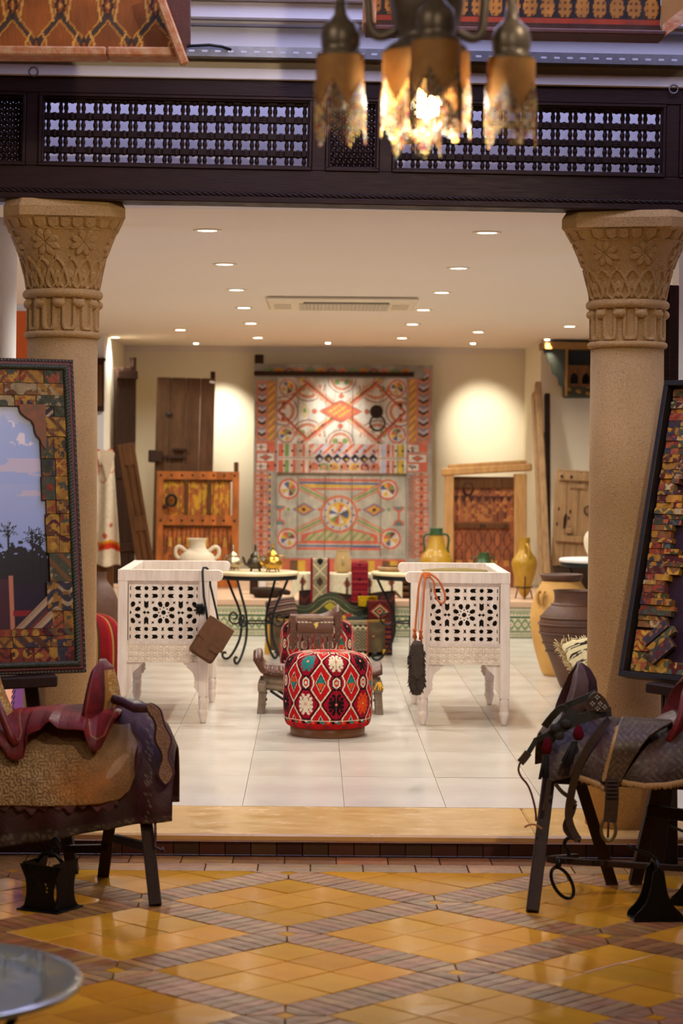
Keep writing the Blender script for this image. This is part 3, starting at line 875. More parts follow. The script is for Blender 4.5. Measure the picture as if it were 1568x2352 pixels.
# ------------------------------------------------------------------ carved white armchairs
M['whitewash'] = mat('whitewashed_wood', (236, 220, 206), .7, .45, 5, (7, 7, .8), bump=.25, bs=50, dark=(196, 168, 146))
M['carved'] = mat('carved_whitewashed_wood', (240, 224, 204), .75, .3, 30, dark=(190, 150, 110), bump=.2, bs=60)
M['khaki'] = mat('khaki_canvas', (150, 128, 76), .9, .2, 20, bump=.3, bs=200)
CHW = 1.12
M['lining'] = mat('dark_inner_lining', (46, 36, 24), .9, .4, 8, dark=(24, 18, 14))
CPX = 1837.0
def lattice_loops():
    def q(P): return [((x + 0) / CPX, (590 - y) / CPX) for x, y in P]
    W_, H_ = 745, 612
    L = [[(-10, -10), (W_ - 5, -10), (W_ - 5, H_ - 8), (-10, H_ - 8)]]
    def arrow(cx, cy, d, w=36, h=22):
        return [(cx - d * w, cy - h), (cx + d * (w - 18), cy - h), (cx + d * w, cy), (cx + d * (w - 18), cy + h), (cx - d * w, cy + h), (cx - d * (w - 14), cy)]
    def varrow(cx, cy, d, w=44, h=24):
        return [(cx - h, cy - d * w), (cx - h, cy + d * (w - 20)), (cx, cy + d * w), (cx + h, cy + d * (w - 20)), (cx + h, cy - d * w), (cx, cy - d * (w - 16))]
    def st8(cx, cy, r=27): return star(cx, cy, r * .74, r, 8, PI / 8)
    def hour(cx, cy, w=18, h=26): return [(cx - w, cy - h), (cx, cy - h * .55), (cx + w, cy - h), (cx + w * .55, cy), (cx + w, cy + h), (cx, cy + h * .55), (cx - w, cy + h), (cx - w * .55, cy)]
    for y in (40, 120, 472, 553):
        for cx, d in ((90, -1), (270, 1), (437, -1), (645, 1)): L.append(arrow(cx, y, d))
        for cx in (178, 543): L.append(st8(cx, y))
        L.append(hour(354, y))
        L.append([(4, y - 24), (18, y - 12), (12, y), (18, y + 12), (4, y + 24)])
        L.append([(721, y - 24), (706, y - 12), (712, y), (706, y + 12), (721, y + 24)])
    cy = 297
    for cx in (178, 543):
        L.append(varrow(cx, cy - 84, 1)); L.append(varrow(cx, cy + 86, -1))
        L.append([(cx - 42, cy), (cx - 24, cy - 12), (cx - 18, cy - 24), (cx - 10, cy - 8), (cx, cy - 4), (cx + 10, cy - 8), (cx + 18, cy - 24), (cx + 24, cy - 12), (cx + 42, cy), (cx + 24, cy + 12), (cx + 18, cy + 24), (cx + 10, cy + 8), (cx, cy + 4), (cx - 10, cy + 8), (cx - 18, cy + 24), (cx - 24, cy + 12)])
        for sx in (-1, 1):
            for sy in (-1, 1):
                a, b = cx + sx * 70, cy + sy * 106
                L.append([(a - 18, b - 18), (a, b - 9), (a + 18, b - 18), (a + 9, b), (a + 18, b + 18), (a, b + 9), (a - 18, b + 18), (a - 9, b)])
    L.append(st8(362, cy, 30))
    for k in range(8):
        a = PI / 8 + k * PI / 4
        c, s = math.cos(a), math.sin(a)
        P = [(58, 0), (78, 22), (112, 24), (128, 0), (112, -24), (78, -22)]
        L.append([(362 + x * c - y * s, cy + x * s + y * c) for x, y in P])
        a += PI / 8; c, s = math.cos(a), math.sin(a)
        L.append([(362 + x * c - y * s, cy + x * s + y * c) for x, y in ((40, 0), (52, 9), (66, 0), (52, -9))])
    for side_ in (-1, 1):
        x0 = 0 if side_ < 0 else 725
        for k in range(4):
            a = PI / 8 + (k - 2) * PI / 4
            c, s = math.cos(a), math.sin(a)
            P = [(58, 0), (78, 22), (112, 24), (128, 0), (112, -24), (78, -22)]
            pp = [(x * c - y * s, x * s + y * c) for x, y in P]
            if min(p[0] for p in pp) < 6:
                pp = [(max(6, p[0]), p[1]) for p in pp]
            L.append([(x0 - side_ * p[0], cy + p[1]) for p in pp])
        L.append([(x0 - side_ * 4, cy - 24), (x0 - side_ * 20, cy - 8), (x0 - side_ * 24, cy), (x0 - side_ * 20, cy + 8), (x0 - side_ * 4, cy + 24)])
    return [q(P) for P in L]
def apron_grid(wd, ht):
    nu, nv = 170, 46
    X, Z = np.meshgrid(np.linspace(0, wd, nu), np.linspace(0, ht, nv))
    c = ht / 3
    x = X % c - c / 2; z = Z % c - c / 2
    r = np.hypot(x, z)
    h = .006 * np.clip((.010 - r) / .003, 0, 1) + .005 * np.clip((.0025 - np.abs(r - .0155)) / .0018, 0, 1)
    x2 = (X + c / 2) % c - c / 2; z2 = (Z + c / 2) % c - c / 2
    h = np.maximum(h, .006 * ((np.abs(x2) < .0022) & (np.abs(z2) < .013) | (np.abs(z2) < .0022) & (np.abs(x2) < .013)))
    e = np.minimum(np.minimum(X, wd - X), np.minimum(Z, ht - Z))
    h = np.where(e < .004, .007, h)
    return np.stack([X, -h, Z], -1)
def make_chair(label):
    t = thing('armchair', label, 'armchair', group='carved white armchairs')
    lg = MB()
    pw = .056
    lg.box(0, pw, 0, pw, .155, .86, .004)
    h = pw / 2
    pr = [(.012, 0), (.017, .006), (.019, .02), (.027, .05), (.031, .066), (.027, .078), (.024, .084), (.029, .090), (.024, .097), (.029, .104), (.024, .111), (.030, .120), (.028, .135), (.028, .157)]
    lg.lathe(pr, (h, h, 0), 20)
    lm = lg.mesh('leg'); lm.materials.append(M['whitewash'])
    x1 = .468
    for x in (0, x1):
        for y in (0, CHW - pw): link('leg', lm, t, None, (x, y, 0))
    # arm rails with rounded noses
    nose = [(0, 0), (.585, 0), (.597, .008), (.604, .022), (.604, .040), (.597, .054), (.585, .062), (0, .062)]
    for y in (-.004, CHW - .058):
        MB().prism(nose, .062, Matrix.Translation((0, y + .062, .823)) @ Matrix.Rotation(PI / 2, 4, 'X')).build('arm_rail', M['whitewash'], t)
    MB().box(0, .062, .058, CHW - .058, .823, .885, .004).build('back_rail', M['whitewash'], t)
    lm = curve_fill('lattice_panel', lattice_loops(), .016, None)
    lm.materials.append(M['whitewash'])
    for y in (.028, CHW - .028): link('lattice_panel', lm, t, None, (.066, y, .478))
    lm2 = lm.copy(); lm2.transform(Matrix.Translation((.028, .066, .478)) @ Matrix.Rotation(PI / 2, 4, 'Z'))
    for k in (0, 1):
        MB()
        link('lattice_panel', lm2, t, None, (0, k * .49, 0))
    MB().box(.02, .036, 1.045, CHW - pw, .473, .823).box(.02, .036, .055, .061, .473, .823).build('back_filler', M['whitewash'], t)
    for y in (.018, CHW - .036):
        MB().box(pw, x1, y, y + .02, .805, .823).box(pw, x1, y, y + .02, .456, .474).build('panel_frame', M['whitewash'], t)
    # carved aprons
    ag = apron_grid(x1 - pw, .105)
    for k, (loc, rz) in enumerate((((pw, .012, .352), 0), ((x1, CHW - .012, .352), PI))):
        o = grid('carved_apron', ag, M['carved'], t); o.location = loc; o.rotation_euler = (0, 0, rz)
        MB().box(pw, x1, .014, .034, .350, .458).build('apron_board', M['whitewash'], t, (0, 0 if k == 0 else CHW - .048, 0))
    for x in (.014, x1 + .02): MB().box(x, x + .02, pw, CHW - pw, .350, .458).build('seat_rail', M['whitewash'], t)
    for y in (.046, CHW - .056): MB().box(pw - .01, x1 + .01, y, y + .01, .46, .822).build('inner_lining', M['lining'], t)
    # scalloped brackets
    bp = [(0, 0), (.088, 0), (.085, -.012), (.072, -.016), (.068, -.03), (.05, -.042), (.034, -.058), (.026, -.08), (.022, -.105), (.027, -.118), (.022, -.13), (.027, -.143), (.016, -.155), (.010, -.17), (0, -.172)]
    for y in (.016, CHW - .036):
        for x, d in ((pw, 1), (x1, -1)):
            MB().prism([(p[0] * d, p[1]) for p in bp], .02, Matrix.Translation((x, y + .02, .351)) @ Matrix.Rotation(PI / 2, 4, 'X')).build('bracket', M['whitewash'], t)
    MB().box(.03, x1 + .04, .03, CHW - .03, .40, .45, .01).build('seat', M['whitewash'], t)
    return t
ch1 = make_chair('whitewashed carved armchair facing right, with the brown satchel on its arm')
XC1 = (271 - 720 + 2) / 398.4
ch1.location = (XC1, 12.55, STEP_Z)
ch2 = copy_tree(ch1); ch2['label'] = 'whitewashed carved armchair facing left, with the orange rope on its arm'
XC2 = (1172 - 718) / 398.4
ch2.location = (XC2, 12.55 + CHW, STEP_Z - .0); ch2.rotation_euler = (0, 0, PI)
def cushion(name, label, loc, sx, sy, sz, mt, rot=(0, 0, 0), cat='cushion', colfn=None, group=None, n=2.6, res=40):
    """pillow: superellipse box with pinched edges"""
    u, v = np.meshgrid(np.linspace(-1, 1, res), np.linspace(-1, 1, res))
    hh = np.clip((1 - np.abs(u) ** n) * (1 - np.abs(v) ** n), 0, 1) ** .45
    pin = 1 - .06 * (u ** 2) * (v ** 2)
    o = thing(name, label, cat, loc, rot=rot, group=group)
    for s, nm in ((1, 'front'), (-1, 'back')):
        P = np.stack([u * sx * pin, v * sy * pin, s * hh * sz], -1)
        c = colfn(u, v) if colfn else None
        grid('cover_' + nm, P, mt, o, c, flip=(s < 0))
    return o
for cx, lb, k in ((XC1 + .26, 'olive canvas seat cushion sunk in the left armchair', 0), (XC2 - .28, 'olive canvas seat cushion standing in the right armchair', 1)):
    cushion('cushion', lb, (cx, 13.15, STEP_Z + .45 + (.20 if k == 0 else .215)), .21, .20 if k == 0 else .215, .05, M['khaki'], (PI / 2 - .10, 0, 0))

# ------------------------------------------------------------------ satchel and pouch hanging from the chairs
M['satchel'] = mat('brown_suede_leather', (104, 64, 32), .7, .4, 16, bump=.4, bs=120, dark=(58, 34, 18))
M['dkcord'] = mat('black_cord', (16, 14, 15), .8, bump=.5, bs=300)
M['ocord'] = mat('orange_cord', (198, 98, 34), .75, .3, 60, bump=.6, bs=300, dark=(140, 60, 18))
b0 = V(484, 1470, 12.47)
sat = thing('satchel', 'small brown leather satchel hanging from the left armchair', 'bag', b0, rot=(0, math.radians(33), 0))
def rr(w_, h_, r, n=5):
    P = []
    for cx, cy, a0 in ((w_ - r, h_ - r, 0), (-w_ + r, h_ - r, PI / 2), (-w_ + r, -h_ + r, PI), (w_ - r, -h_ + r, 1.5 * PI)):
        for k in range(n + 1):
            a = a0 + PI / 2 * k / n; P.append((cx + r * math.cos(a), cy + r * math.sin(a)))
    return P
XZ = lambda y: Matrix.Translation((0, y, 0)) @ Matrix.Rotation(PI / 2, 4, 'X')
MB().prism(rr(.080, .118, .022), .05, XZ(.03)).build('body', M['satchel'], sat)
MB().prism(rr(.070, .100, .02), .02, XZ(-.018)).build('front_gusset', M['satchel'], sat)
MB().prism([(-.082, .121), (.084, .121), (.09, .0), (.093, -.028), (.03, -.02), (-.06, -.012), (-.084, .0)], .008, XZ(-.037)).build('flap', M['satchel'], sat)
MB().prism(rr(.032, .045, .006), .006, XZ(-.038), 0).build('front_pocket', M['satchel'], sat, (-.005, 0, -.055))
MB().prism(rr(.028, .014, .004), .004, XZ(-.046), 0).build('buckle_strap', M['satchel'], sat, (.045, 0, -.03))
def at(o, px, py, D): return o.matrix_basis.inverted() @ V(px, py, D)
def upd(o):
    o.matrix_basis = Matrix.LocRotScale(o.location, o.rotation_euler, o.scale); return o
upd(sat)
st_ = [(476, 1425, 12.47), (474, 1405, 12.47), (468, 1370, 12.48), (466, 1335, 12.50), (465, 1312, 12.52), (467, 1304, 12.545), (474, 1304, 12.60), (481, 1312, 12.66), (483, 1345, 12.63), (490, 1375, 12.58), (497, 1405, 12.54), (503, 1436, 12.50)]
MB().tube([at(sat, *p) for p in st_], .0065, 8).build('strap', M['dkcord'], sat)
pm = MB()
c = at(sat, 462, 1398, 12.44)
for k in range(220):
    a = rng.normal(size=3); a /= np.linalg.norm(a)
    l = .036 * (.85 + .3 * rng.random())
    e = c + Vector(a * l); e.z -= .006
    pm.tube([c, e], [.004, .0015], 3)
pm.build('pompom', M['dkcord'], sat)

b0 = V(957, 1535, 12.38)
pc = upd(thing('pouch', 'dark shaggy leather pouch hanging by orange cord from the right armchair', 'bag', b0))
M['pouch'] = mat('dark_hide', (58, 42, 28), .75, .6, 22, bump=.8, bs=70, dark=(24, 17, 12))
MB().lathe([(0, -.155), (.5, -.15), (.9, -.11), (1, -.04), (.92, .06), (.75, .13), (.45, .155), (0, .157)], n=20).build('body', M['pouch'], pc).data.transform(Matrix.Diagonal((.048, .034, 1, 1)))
fl = MB()
for k in range(160):
    a, z = rng.uniform(0, 2 * PI), rng.uniform(-.13, .12)
    r_ = .9 if abs(z) < .1 else .7
    p = Vector((.047 * r_ * math.cos(a), .033 * r_ * math.sin(a), z))
    fl.tube([p, p + Vector((.012 * math.cos(a), .012 * math.sin(a), -.018))], [.005, .001], 4)
fl.build('shag', M['pouch'], pc)
MB().prism([(-.04, .13), (.035, .14), (.03, -.02), (.0, -.06), (-.03, -.03)], .006, XZ(-.036)).build('flap', M['pouch'], pc)
cd = MB()
for P in ([(954, 1478, 12.42), (953, 1450, 12.43), (957, 1400, 12.45), (961, 1350, 12.47), (966, 1328, 12.49), (972, 1316, 12.52), (980, 1317, 12.56)],
          [(968, 1480, 12.40), (967, 1450, 12.40), (971, 1400, 12.43), (974, 1350, 12.46), (976, 1325, 12.49), (980, 1317, 12.55)],
          [(984, 1322, 12.5), (996, 1338, 12.48), (998, 1360, 12.48), (1006, 1380, 12.48), (1015, 1386, 12.48), (1022, 1378, 12.48), (1020, 1360, 12.48), (1008, 1335, 12.48), (994, 1322, 12.49), (984, 1318, 12.5)]):
    # smooth the polyline
    Q = [V(*p) for p in P]
    R = []
    for i in range(len(Q) - 1):
        for k in range(4):
            tt = k / 4
            p0_, p1_, p2_, p3_ = Q[max(i - 1, 0)], Q[i], Q[i + 1], Q[min(i + 2, len(Q) - 1)]
            R.append(.5 * ((2 * p1_) + (p2_ - p0_) * tt + (2 * p0_ - 5 * p1_ + 4 * p2_ - p3_) * tt ** 2 + (3 * p1_ - p0_ - 3 * p2_ + p3_) * tt ** 3))
    R.append(Q[-1])
    cd.tube([p - b0 for p in R], .0058, 8)
cd.build('cord', M['ocord'], pc)
kn = MB()
kc = V(980, 1321, 12.5) - b0
for a in range(3):
    kn.tube([kc + Vector((.016 * math.cos(t) , .010 * math.sin(t + a) - .004, .013 * math.sin(t + a * .9))) for t in np.linspace(0, 2 * PI, 14)[:-1]], .006, 7, closed=True)
kn.build('knot', M['ocord'], pc)
for px, py in ((952, 1452), (966, 1455)):
    tb = MB(); c = V(px, py, 12.40) - b0
    tb.ball(c + Vector((0, 0, .012)), .012, 8)
    for k in range(26):
        a = rng.uniform(0, 2 * PI); r_ = .011 * rng.random()
        tb.tube([c + Vector((r_ * math.cos(a) * .5, r_ * math.sin(a) * .5, .008)), c + Vector((r_ * math.cos(a) * 1.4, r_ * math.sin(a) * 1.4, -.03 - .006 * rng.random()))], .0022, 4)
    tb.build('tassel', M['ocord'], pc)

# ------------------------------------------------------------------ kilim poufs
M['poufwood'] = mat('brown_pouf_base', (122, 76, 36), .35, .3, 6, (1, 1, 6), dark=(80, 46, 20))
def smooth_profile(P, n):
    P = np.array(P, float); d = np.r_[0, np.cumsum(np.hypot(*np.diff(P, axis=0).T))]
    t = np.linspace(0, d[-1], n)
    return np.interp(t, d, P[:, 0]), np.interp(t, d, P[:, 1])
def chaikin(P, k=2, closed=False):
    P = [np.array(p, float) for p in P]
    for _ in range(k):
        Q = [] if closed else [P[0]]
        for i in range(len(P) if closed else len(P) - 1):
            a, b = P[i], P[(i + 1) % len(P)]
            Q += [a * .75 + b * .25, a * .25 + b * .75]
        if not closed: Q.append(P[-1])
        P = Q
    return P
RED, CRIM, BLK, WHT, TEAL, ORG = (196, 22, 28), (158, 12, 38), (20, 14, 16), (232, 218, 190), (40, 132, 126), (230, 78, 26)
def pouf_pattern(th, s):
    """th angle, s height on the side in units of the vertical repeat"""
    NC = 9
    u = th * NC / (2 * PI)
    ci = np.floor(u + .5).astype(int); x = u - ci            # -0.5..0.5 around a hexagon column
    y = (s + .5) % 1 - .5; ri = np.floor(s + .5).astype(int)  # hexagon centres at integers
    c = canvas(th.shape, RED)
    ay = np.abs(y)
    wv = np.where(ay < .34, .5 - (.5 - .19) * np.clip((ay - .03) / .31, 0, 1), .19 + .07 * np.clip((ay - .34) / .1, 0, 1))
    ax = np.abs(x)
    put(c, ax < wv + .04, BLK); put(c, ax < wv + .026, WHT); put(c, ax < wv - .026, CRIM)
    inh = (ax < wv - .05) & (ay < .36)
    put(c, (ax < wv - .05) & (ay < .36) & ((ax > wv - .10) | (ay > .325)), BLK)
    put(c, (ay > .36) & (ay < .375) & (ax < .2), CRIM)
    # small hexagon
    hx = np.maximum(ax * 1.0, (ax * .5 + (.5 - ay) * .9))
    put(c, hx < .155, BLK); put(c, hx < .125, WHT); put(c, hx < .08, RED); put(c, hx < .04, WHT)
    # hooked motif
    mot = np.zeros(th.shape, bool)
    X, Y = ax * 1.0, ay * 1.28
    mot |= (X < .09) & (Y < .20)
    mot |= (X < .16) & (Y < .12)
    for (a, b) in ((.19, .05), (.17, .16), (.085, .25)):
        mot |= (np.abs(X - a) < .045) & (np.abs(Y - b) < .045)
        mot |= (np.abs(X - a - .02) + np.abs(Y - b - .02)) < .055
    mot |= (X < .05) & (Y < .24)
    big = np.zeros(th.shape, bool)
    for dx, dy in ((.018, 0), (-.018, 0), (0, .018), (0, -.018)):
        pass
    pal = np.array([BLK, TEAL, ORG, WHT, TEAL, BLK, ORG, WHT, BLK], float)
    mc = pal[(ci * 2 + ri * 3) % 9]
    c[mot & inh] = mc[mot & inh]
    put(c, (X < .035) & (Y < .035), ORG); put(c, (X < .018) & (Y < .018), WHT)
    # lozenges between columns
    lx = np.minimum(np.abs(u - np.floor(u) - .5), 1); lyy = s - np.floor(s) - .5
    d = lx / .15 + np.abs(lyy) / .22
    # only where the red field shows
    field = ax > wv + .04
    put(c, (d < 1.16) & field, WHT); put(c, (d < 1.02) & field, BLK)
    zig = ((th * 200) % 1 < 2)
    top = (d < .82) & field & (lyy > 0); bot = (d < .82) & field & (lyy <= 0)
    sw = (np.floor(u).astype(int) % 2 == 0)
    put(c, (top & sw) | (bot & ~sw), TEAL); put(c, (bot & sw) | (top & ~sw), ORG)
    return c
def make_pouf(label):
    t = thing('pouf', label, 'pouf', group='red kilim poufs')
    prof = chaikin([(.205, .048), (.232, .055), (.246, .10), (.250, .20), (.249, .32), (.240, .395), (.205, .432), (.14, .446), (.06, .447), (.02, .442), (.0, .436)], 3)
    n = 190
    r, z = smooth_profile(prof, n)
    nu = 540
    th, _ = np.meshgrid(np.linspace(0, 2 * PI, nu, endpoint=False), np.arange(n))
    R = np.repeat(r[:, None], nu, 1); Z = np.repeat(z[:, None], nu, 1)
    sea = np.abs(((th * 6 / (2 * PI) + .5) % 1) - .5)
    R = R - .006 * np.exp(-(sea / .02) ** 2) * (R > .03)
    d = np.r_[0, np.cumsum(np.hypot(np.diff(r), np.diff(z)))]
    s = np.repeat(d[:, None], nu, 1)
    c = pouf_pattern(th, (s - .155) / .228)
    low = s < .062
    put(c, low, (188, 24, 26))
    lo = (s > .05) & (s < .066)
    dm = (np.abs((th * 54 / (2 * PI)) % 1 - .5) * 2 + np.abs(s - .058) / .008) < 1
    pal = np.array([TEAL, ORG, BLK], float)[(np.floor(th * 54 / (2 * PI)).astype(int)) % 3]
    c[lo & dm] = pal[lo & dm]
    put(c, (s > .0665) & (s < .071), WHT)
    k = (np.abs((th * 14 / (2 * PI)) % 1 - .5) < .16) & (s < .045) & (s > .012)
    put(c, k & ((np.floor(th * 160).astype(int) + np.floor(s * 160).astype(int)) % 2 == 0), (60, 50, 50))
    put(c, np.abs(sea) < .006, (170, 60, 70))
    put(c, (R < .06) & (Z > .4), RED)
    grid('cover', np.stack([R * np.cos(th), R * np.sin(th), Z], -1), M['textile'], t, c, closed_u=True)
    MB().lathe([(.205, 0), (.208, .004), (.208, .05), (.2, .054), (0, .054)], n=64).build('base', M['poufwood'], t)
    MB().lathe([(0, .448), (.012, .447), (.02, .442), (.022, .438), (.018, .43)][::-1], n=20).build('button', M['satchel'], t)
    return t
p0 = F(752, 1688, STEP_Z)
pf = make_pouf('round red kilim pouf in front, with nothing on it')
pf.location = (p0.x, p0.y + .03, STEP_Z); pf.scale = (1, 1, 1.04); pf.rotation_euler = (0, 0, math.radians(-79.5))
pf2 = copy_tree(pf); pf2['label'] = 'round red kilim pouf farther back, under the fringed leather saddle'
pf2.location = (V(728, 1500, 14.5).x, 14.5, STEP_Z); pf2.rotation_euler = (0, 0, math.radians(-70))

# ------------------------------------------------------------------ fringed leather saddle on the far pouf
M['brleather'] = mat('brown_saddle_leather', (96, 52, 30), .42, .5, 14, bump=.3, bs=90, dark=(52, 26, 16), rvar=.1)
M['bead'] = mat('pale_beads', (222, 206, 160), .4)
zt = STEP_Z + .448
so = Vector((V(722, 1440, 14.42).x, 14.42, zt))
fs = upd(thing('leather_saddle', 'small brown leather saddle with long fringe lying on a red pouf', 'saddle', so))
prof = [(-.16, .055), (-.12, .052), (-.05, .046), (.04, .052), (.10, .075), (.145, .115), (.16, .118)]
prof = chaikin(prof, 2)
X = np.array([p[0] for p in prof]); Zp = np.array([p[1] for p in prof])
yy = np.linspace(-1, 1, 21)
XX, YY = np.meshgrid(X, yy)
ZZ = np.interp(XX, X, Zp) - .05 * np.abs(YY) ** 2.2
grid('seat', np.stack([XX, YY * .13, ZZ], -1), M['brleather'], fs, solid=.02)
MB().lathe([(0, 0), (.15, .002), (.16, .02), (.13, .045), (0, .055)], n=24).build('pad', M['brleather'], fs)
def fringe(parent, name, p0, p1, n, ln, mt, wd=.005, jit=.012, out=(0, -.02, 0)):
    m = MB()
    for k in range(n):
        a = Vector(p0).lerp(Vector(p1), (k + .5) / n)
        l = ln * (.85 + .3 * rng.random()); dx = rng.normal() * jit
        m.band([a, a + Vector((dx * .4, out[1] * .6, -l * .5)), a + Vector((dx, out[1], -l))], wd * (.8 + .5 * rng.random()), .002)
    return m.build(name, mt, parent)
U, Vv = np.meshgrid(np.linspace(-.115, .125, 30), np.linspace(0, 1, 20))
P = np.stack([U, -.13 - .035 * np.sin(Vv * PI / 2), .05 - .11 * Vv - .0 * U], -1)
cc = canvas(U.shape, (92, 50, 30))
put(cc, (np.abs(Vv - .35) < .03) & ((np.floor(U * 160) % 2) == 0), (220, 200, 160))
put(cc, np.abs(Vv - .08) < .05, (150, 120, 90))
put(cc, (np.abs(Vv - .5) + np.abs(U - .01) * 16) < .2, (226, 190, 90))
grid('side_flap', P, M['leatherp'], fs, cc, solid=.004)
fringe(fs, 'flap_fringe', (-.115, -.166, -.055), (.125, -.166, -.055), 40, .13, M['brleather'])
fringe(fs, 'tassel_bunch', (-.165, -.13, .05), (-.125, -.14, .05), 16, .20, M['brleather'], .006, .02)
fringe(fs, 'tassel_bunch', (.135, -.12, .07), (.18, -.13, .09), 16, .22, M['brleather'], .006, .02)

# ------------------------------------------------------------------ camel saddle stool between the poufs
M['greywood'] = mat('worn_grey_wood', (136, 116, 98), .8, .5, 8, (4, 4, 1), bump=.4, bs=60, dark=(84, 66, 54))
M['rush'] = mat('grey_woven_band', (140, 122, 100), .85, .4, 60, (1, 1, 6), bump=.6, bs=160, dark=(90, 76, 60))
so = F(735, 1640, STEP_Z); so = Vector((so.x, so.y + .12, STEP_Z))
stl = upd(thing('camel_saddle_stool', 'low grey wooden camel saddle stool with brown leather cushion', 'stool', so))
for sx in (-1, 1):
    for sy in (-1, 1):
        lg = MB()
        x = sx * .345
        lg.tube([(x + sx * .012, sy * .13, 0), (x + sx * .004, sy * .13, .10), (x, sy * .13, .2)], 1, sect=[(-.018, -.022), (.018, -.022), (.018, .022), (-.018, .022)], sm=False)
        for k in range(3): lg.box(x - .022, x + .022, sy * .13 - .02, sy * .13 + .02, .05 + k * .04, .065 + k * .04, .004)
        lg.build('leg', M['greywood'], stl)
    MB().bar((sx * .35, -.17, .16), (sx * .35, .17, .16), .05, .05, .006).build('cross_bar', M['greywood'], stl)
U, Vv = np.meshgrid(np.linspace(-1, 1, 60), np.linspace(0, 1, 16))
for sy in (-1, 1):
    P = np.stack([U * .345, np.full_like(U, sy * .14) - sy * .02 * U ** 2, .145 + .13 * Vv - .02 * np.cos(U * PI / 2) + .0 * U], -1)
    cc = canvas(U.shape, (150, 132, 108)); put(cc, np.floor(Vv * 8) % 2 == 0, (122, 104, 84)); put(cc, Vv > .88, (178, 160, 130))
    grid('woven_band', P, M['textile'], stl, cc, solid=.012)
    MB().tube([(-.30 + .6 * t, sy * .14, .14 - .13 * math.sin(PI * t)) for t in np.linspace(0, 1, 16)], .008, 8).build('brace', M['black'], stl)
prof = chaikin([(-.38, .37), (-.355, .33), (-.33, .285), (-.2, .275), (0, .268), (.2, .275), (.33, .285), (.36, .30)], 2)
X = np.array([p[0] for p in prof]); Zp = np.array([p[1] for p in prof])
XX, YY = np.meshgrid(X, np.linspace(-1, 1, 17))
ZZ = np.interp(XX, X, Zp) - .045 * np.abs(YY) ** 2 + .012
grid('leather_seat', np.stack([XX, YY * .155, ZZ], -1), M['brleather'], stl, solid=.03)
MB().tube([(-.37, -.12 + .24 * k / 8, .365 - .05 * abs(k / 4 - 1) ** 2) for k in range(9)], .02, 8).build('horn_roll', M['brleather'], stl)
fringe(stl, 'leather_tassel', (-.33, -.165, .30), (-.22, -.17, .29), 14, .05, M['brleather'], .007, .03)
M['gold'] = mat('gold_yarn', (214, 160, 34), .8, bump=.4, bs=200)
fringe(stl, 'yarn_tassel', (.34, -.17, .20), (.36, -.17, .20), 8, .05, M['gold'], .004, .02)
# ------------------------------------------------------------------ large painted door on the back wall
M['dkwood'] = mat('dark_old_wood', (58, 36, 22), .7, spec=.2, var=.5, vs=6, stretch=(6, 6, .8), bump=.4, bs=50, dark=(34, 22, 16))
M['brwood'] = mat('brown_old_wood', (108, 70, 38), .75, spec=.2, var=.55, vs=5, stretch=(6, 6, .8), bump=.4, bs=50, dark=(60, 38, 22))
M['umber'] = mat('umber_plank_wood', (92, 62, 36), .75, .6, 4, (4, 4, .9), bump=.4, bs=50, dark=(50, 33, 20), spec=.2, rnd=.12)
M['palewood'] = mat('pale_old_wood', (176, 138, 92), .75, .5, 5, (6, 6, .8), bump=.4, bs=50, dark=(112, 80, 50))
M['honeywood'] = mat('honey_timber', (206, 156, 92), .7, .5, 5, (6, 6, .8), bump=.35, bs=50, dark=(150, 104, 56))
M['iron'] = mat('dark_old_iron', (52, 36, 30), .55, .4, 30, metal=.5, dark=(26, 18, 16))
CORAL, SAL, GOLD, GRN, BLU, WH, GRY, LGR, DK = (214, 112, 88), (206, 140, 110), (226, 184, 72), (132, 160, 96), (92, 106, 146), (226, 220, 210), (168, 164, 152), (192, 190, 174), (70, 52, 44)
PAL = np.array([WH, BLU, GOLD, CORAL, GRN, (128, 70, 78), WH, GOLD], float)
def wheel(c, x, y, cx, cy, r, rim, n=8, sh=0):
    put(c, disc(x, y, cx, cy, r), rim); put(c, disc(x, y, cx, cy, r * .8), WH)
    m = disc(x, y, cx, cy, r * .68)
    k = np.floor((np.arctan2(y - cy, x - cx) / (2 * PI) + .5) * n).astype(int) % n
    c[m] = PAL[(k + sh) % 8][m]
def fan(c, x, y, cx, cy, r, up):
    h = (y < cy) if up else (y > cy)
    put(c, disc(x, y, cx, cy, r) & h, (150, 92, 78)); put(c, disc(x, y, cx, cy, r * .93) & h, WH); put(c, disc(x, y, cx, cy, r * .8) & h, SAL)
    put(c, disc(x, y, cx, cy, r * .62) & h, WH)
    for s in (-1, 1): put(c, disc(x, y, cx + s * r * .34, cy + (-1 if up else 1) * r * .2, r * .2) & h, GRN)
    put(c, disc(x, y, cx, cy, r * .16) & h, CORAL)
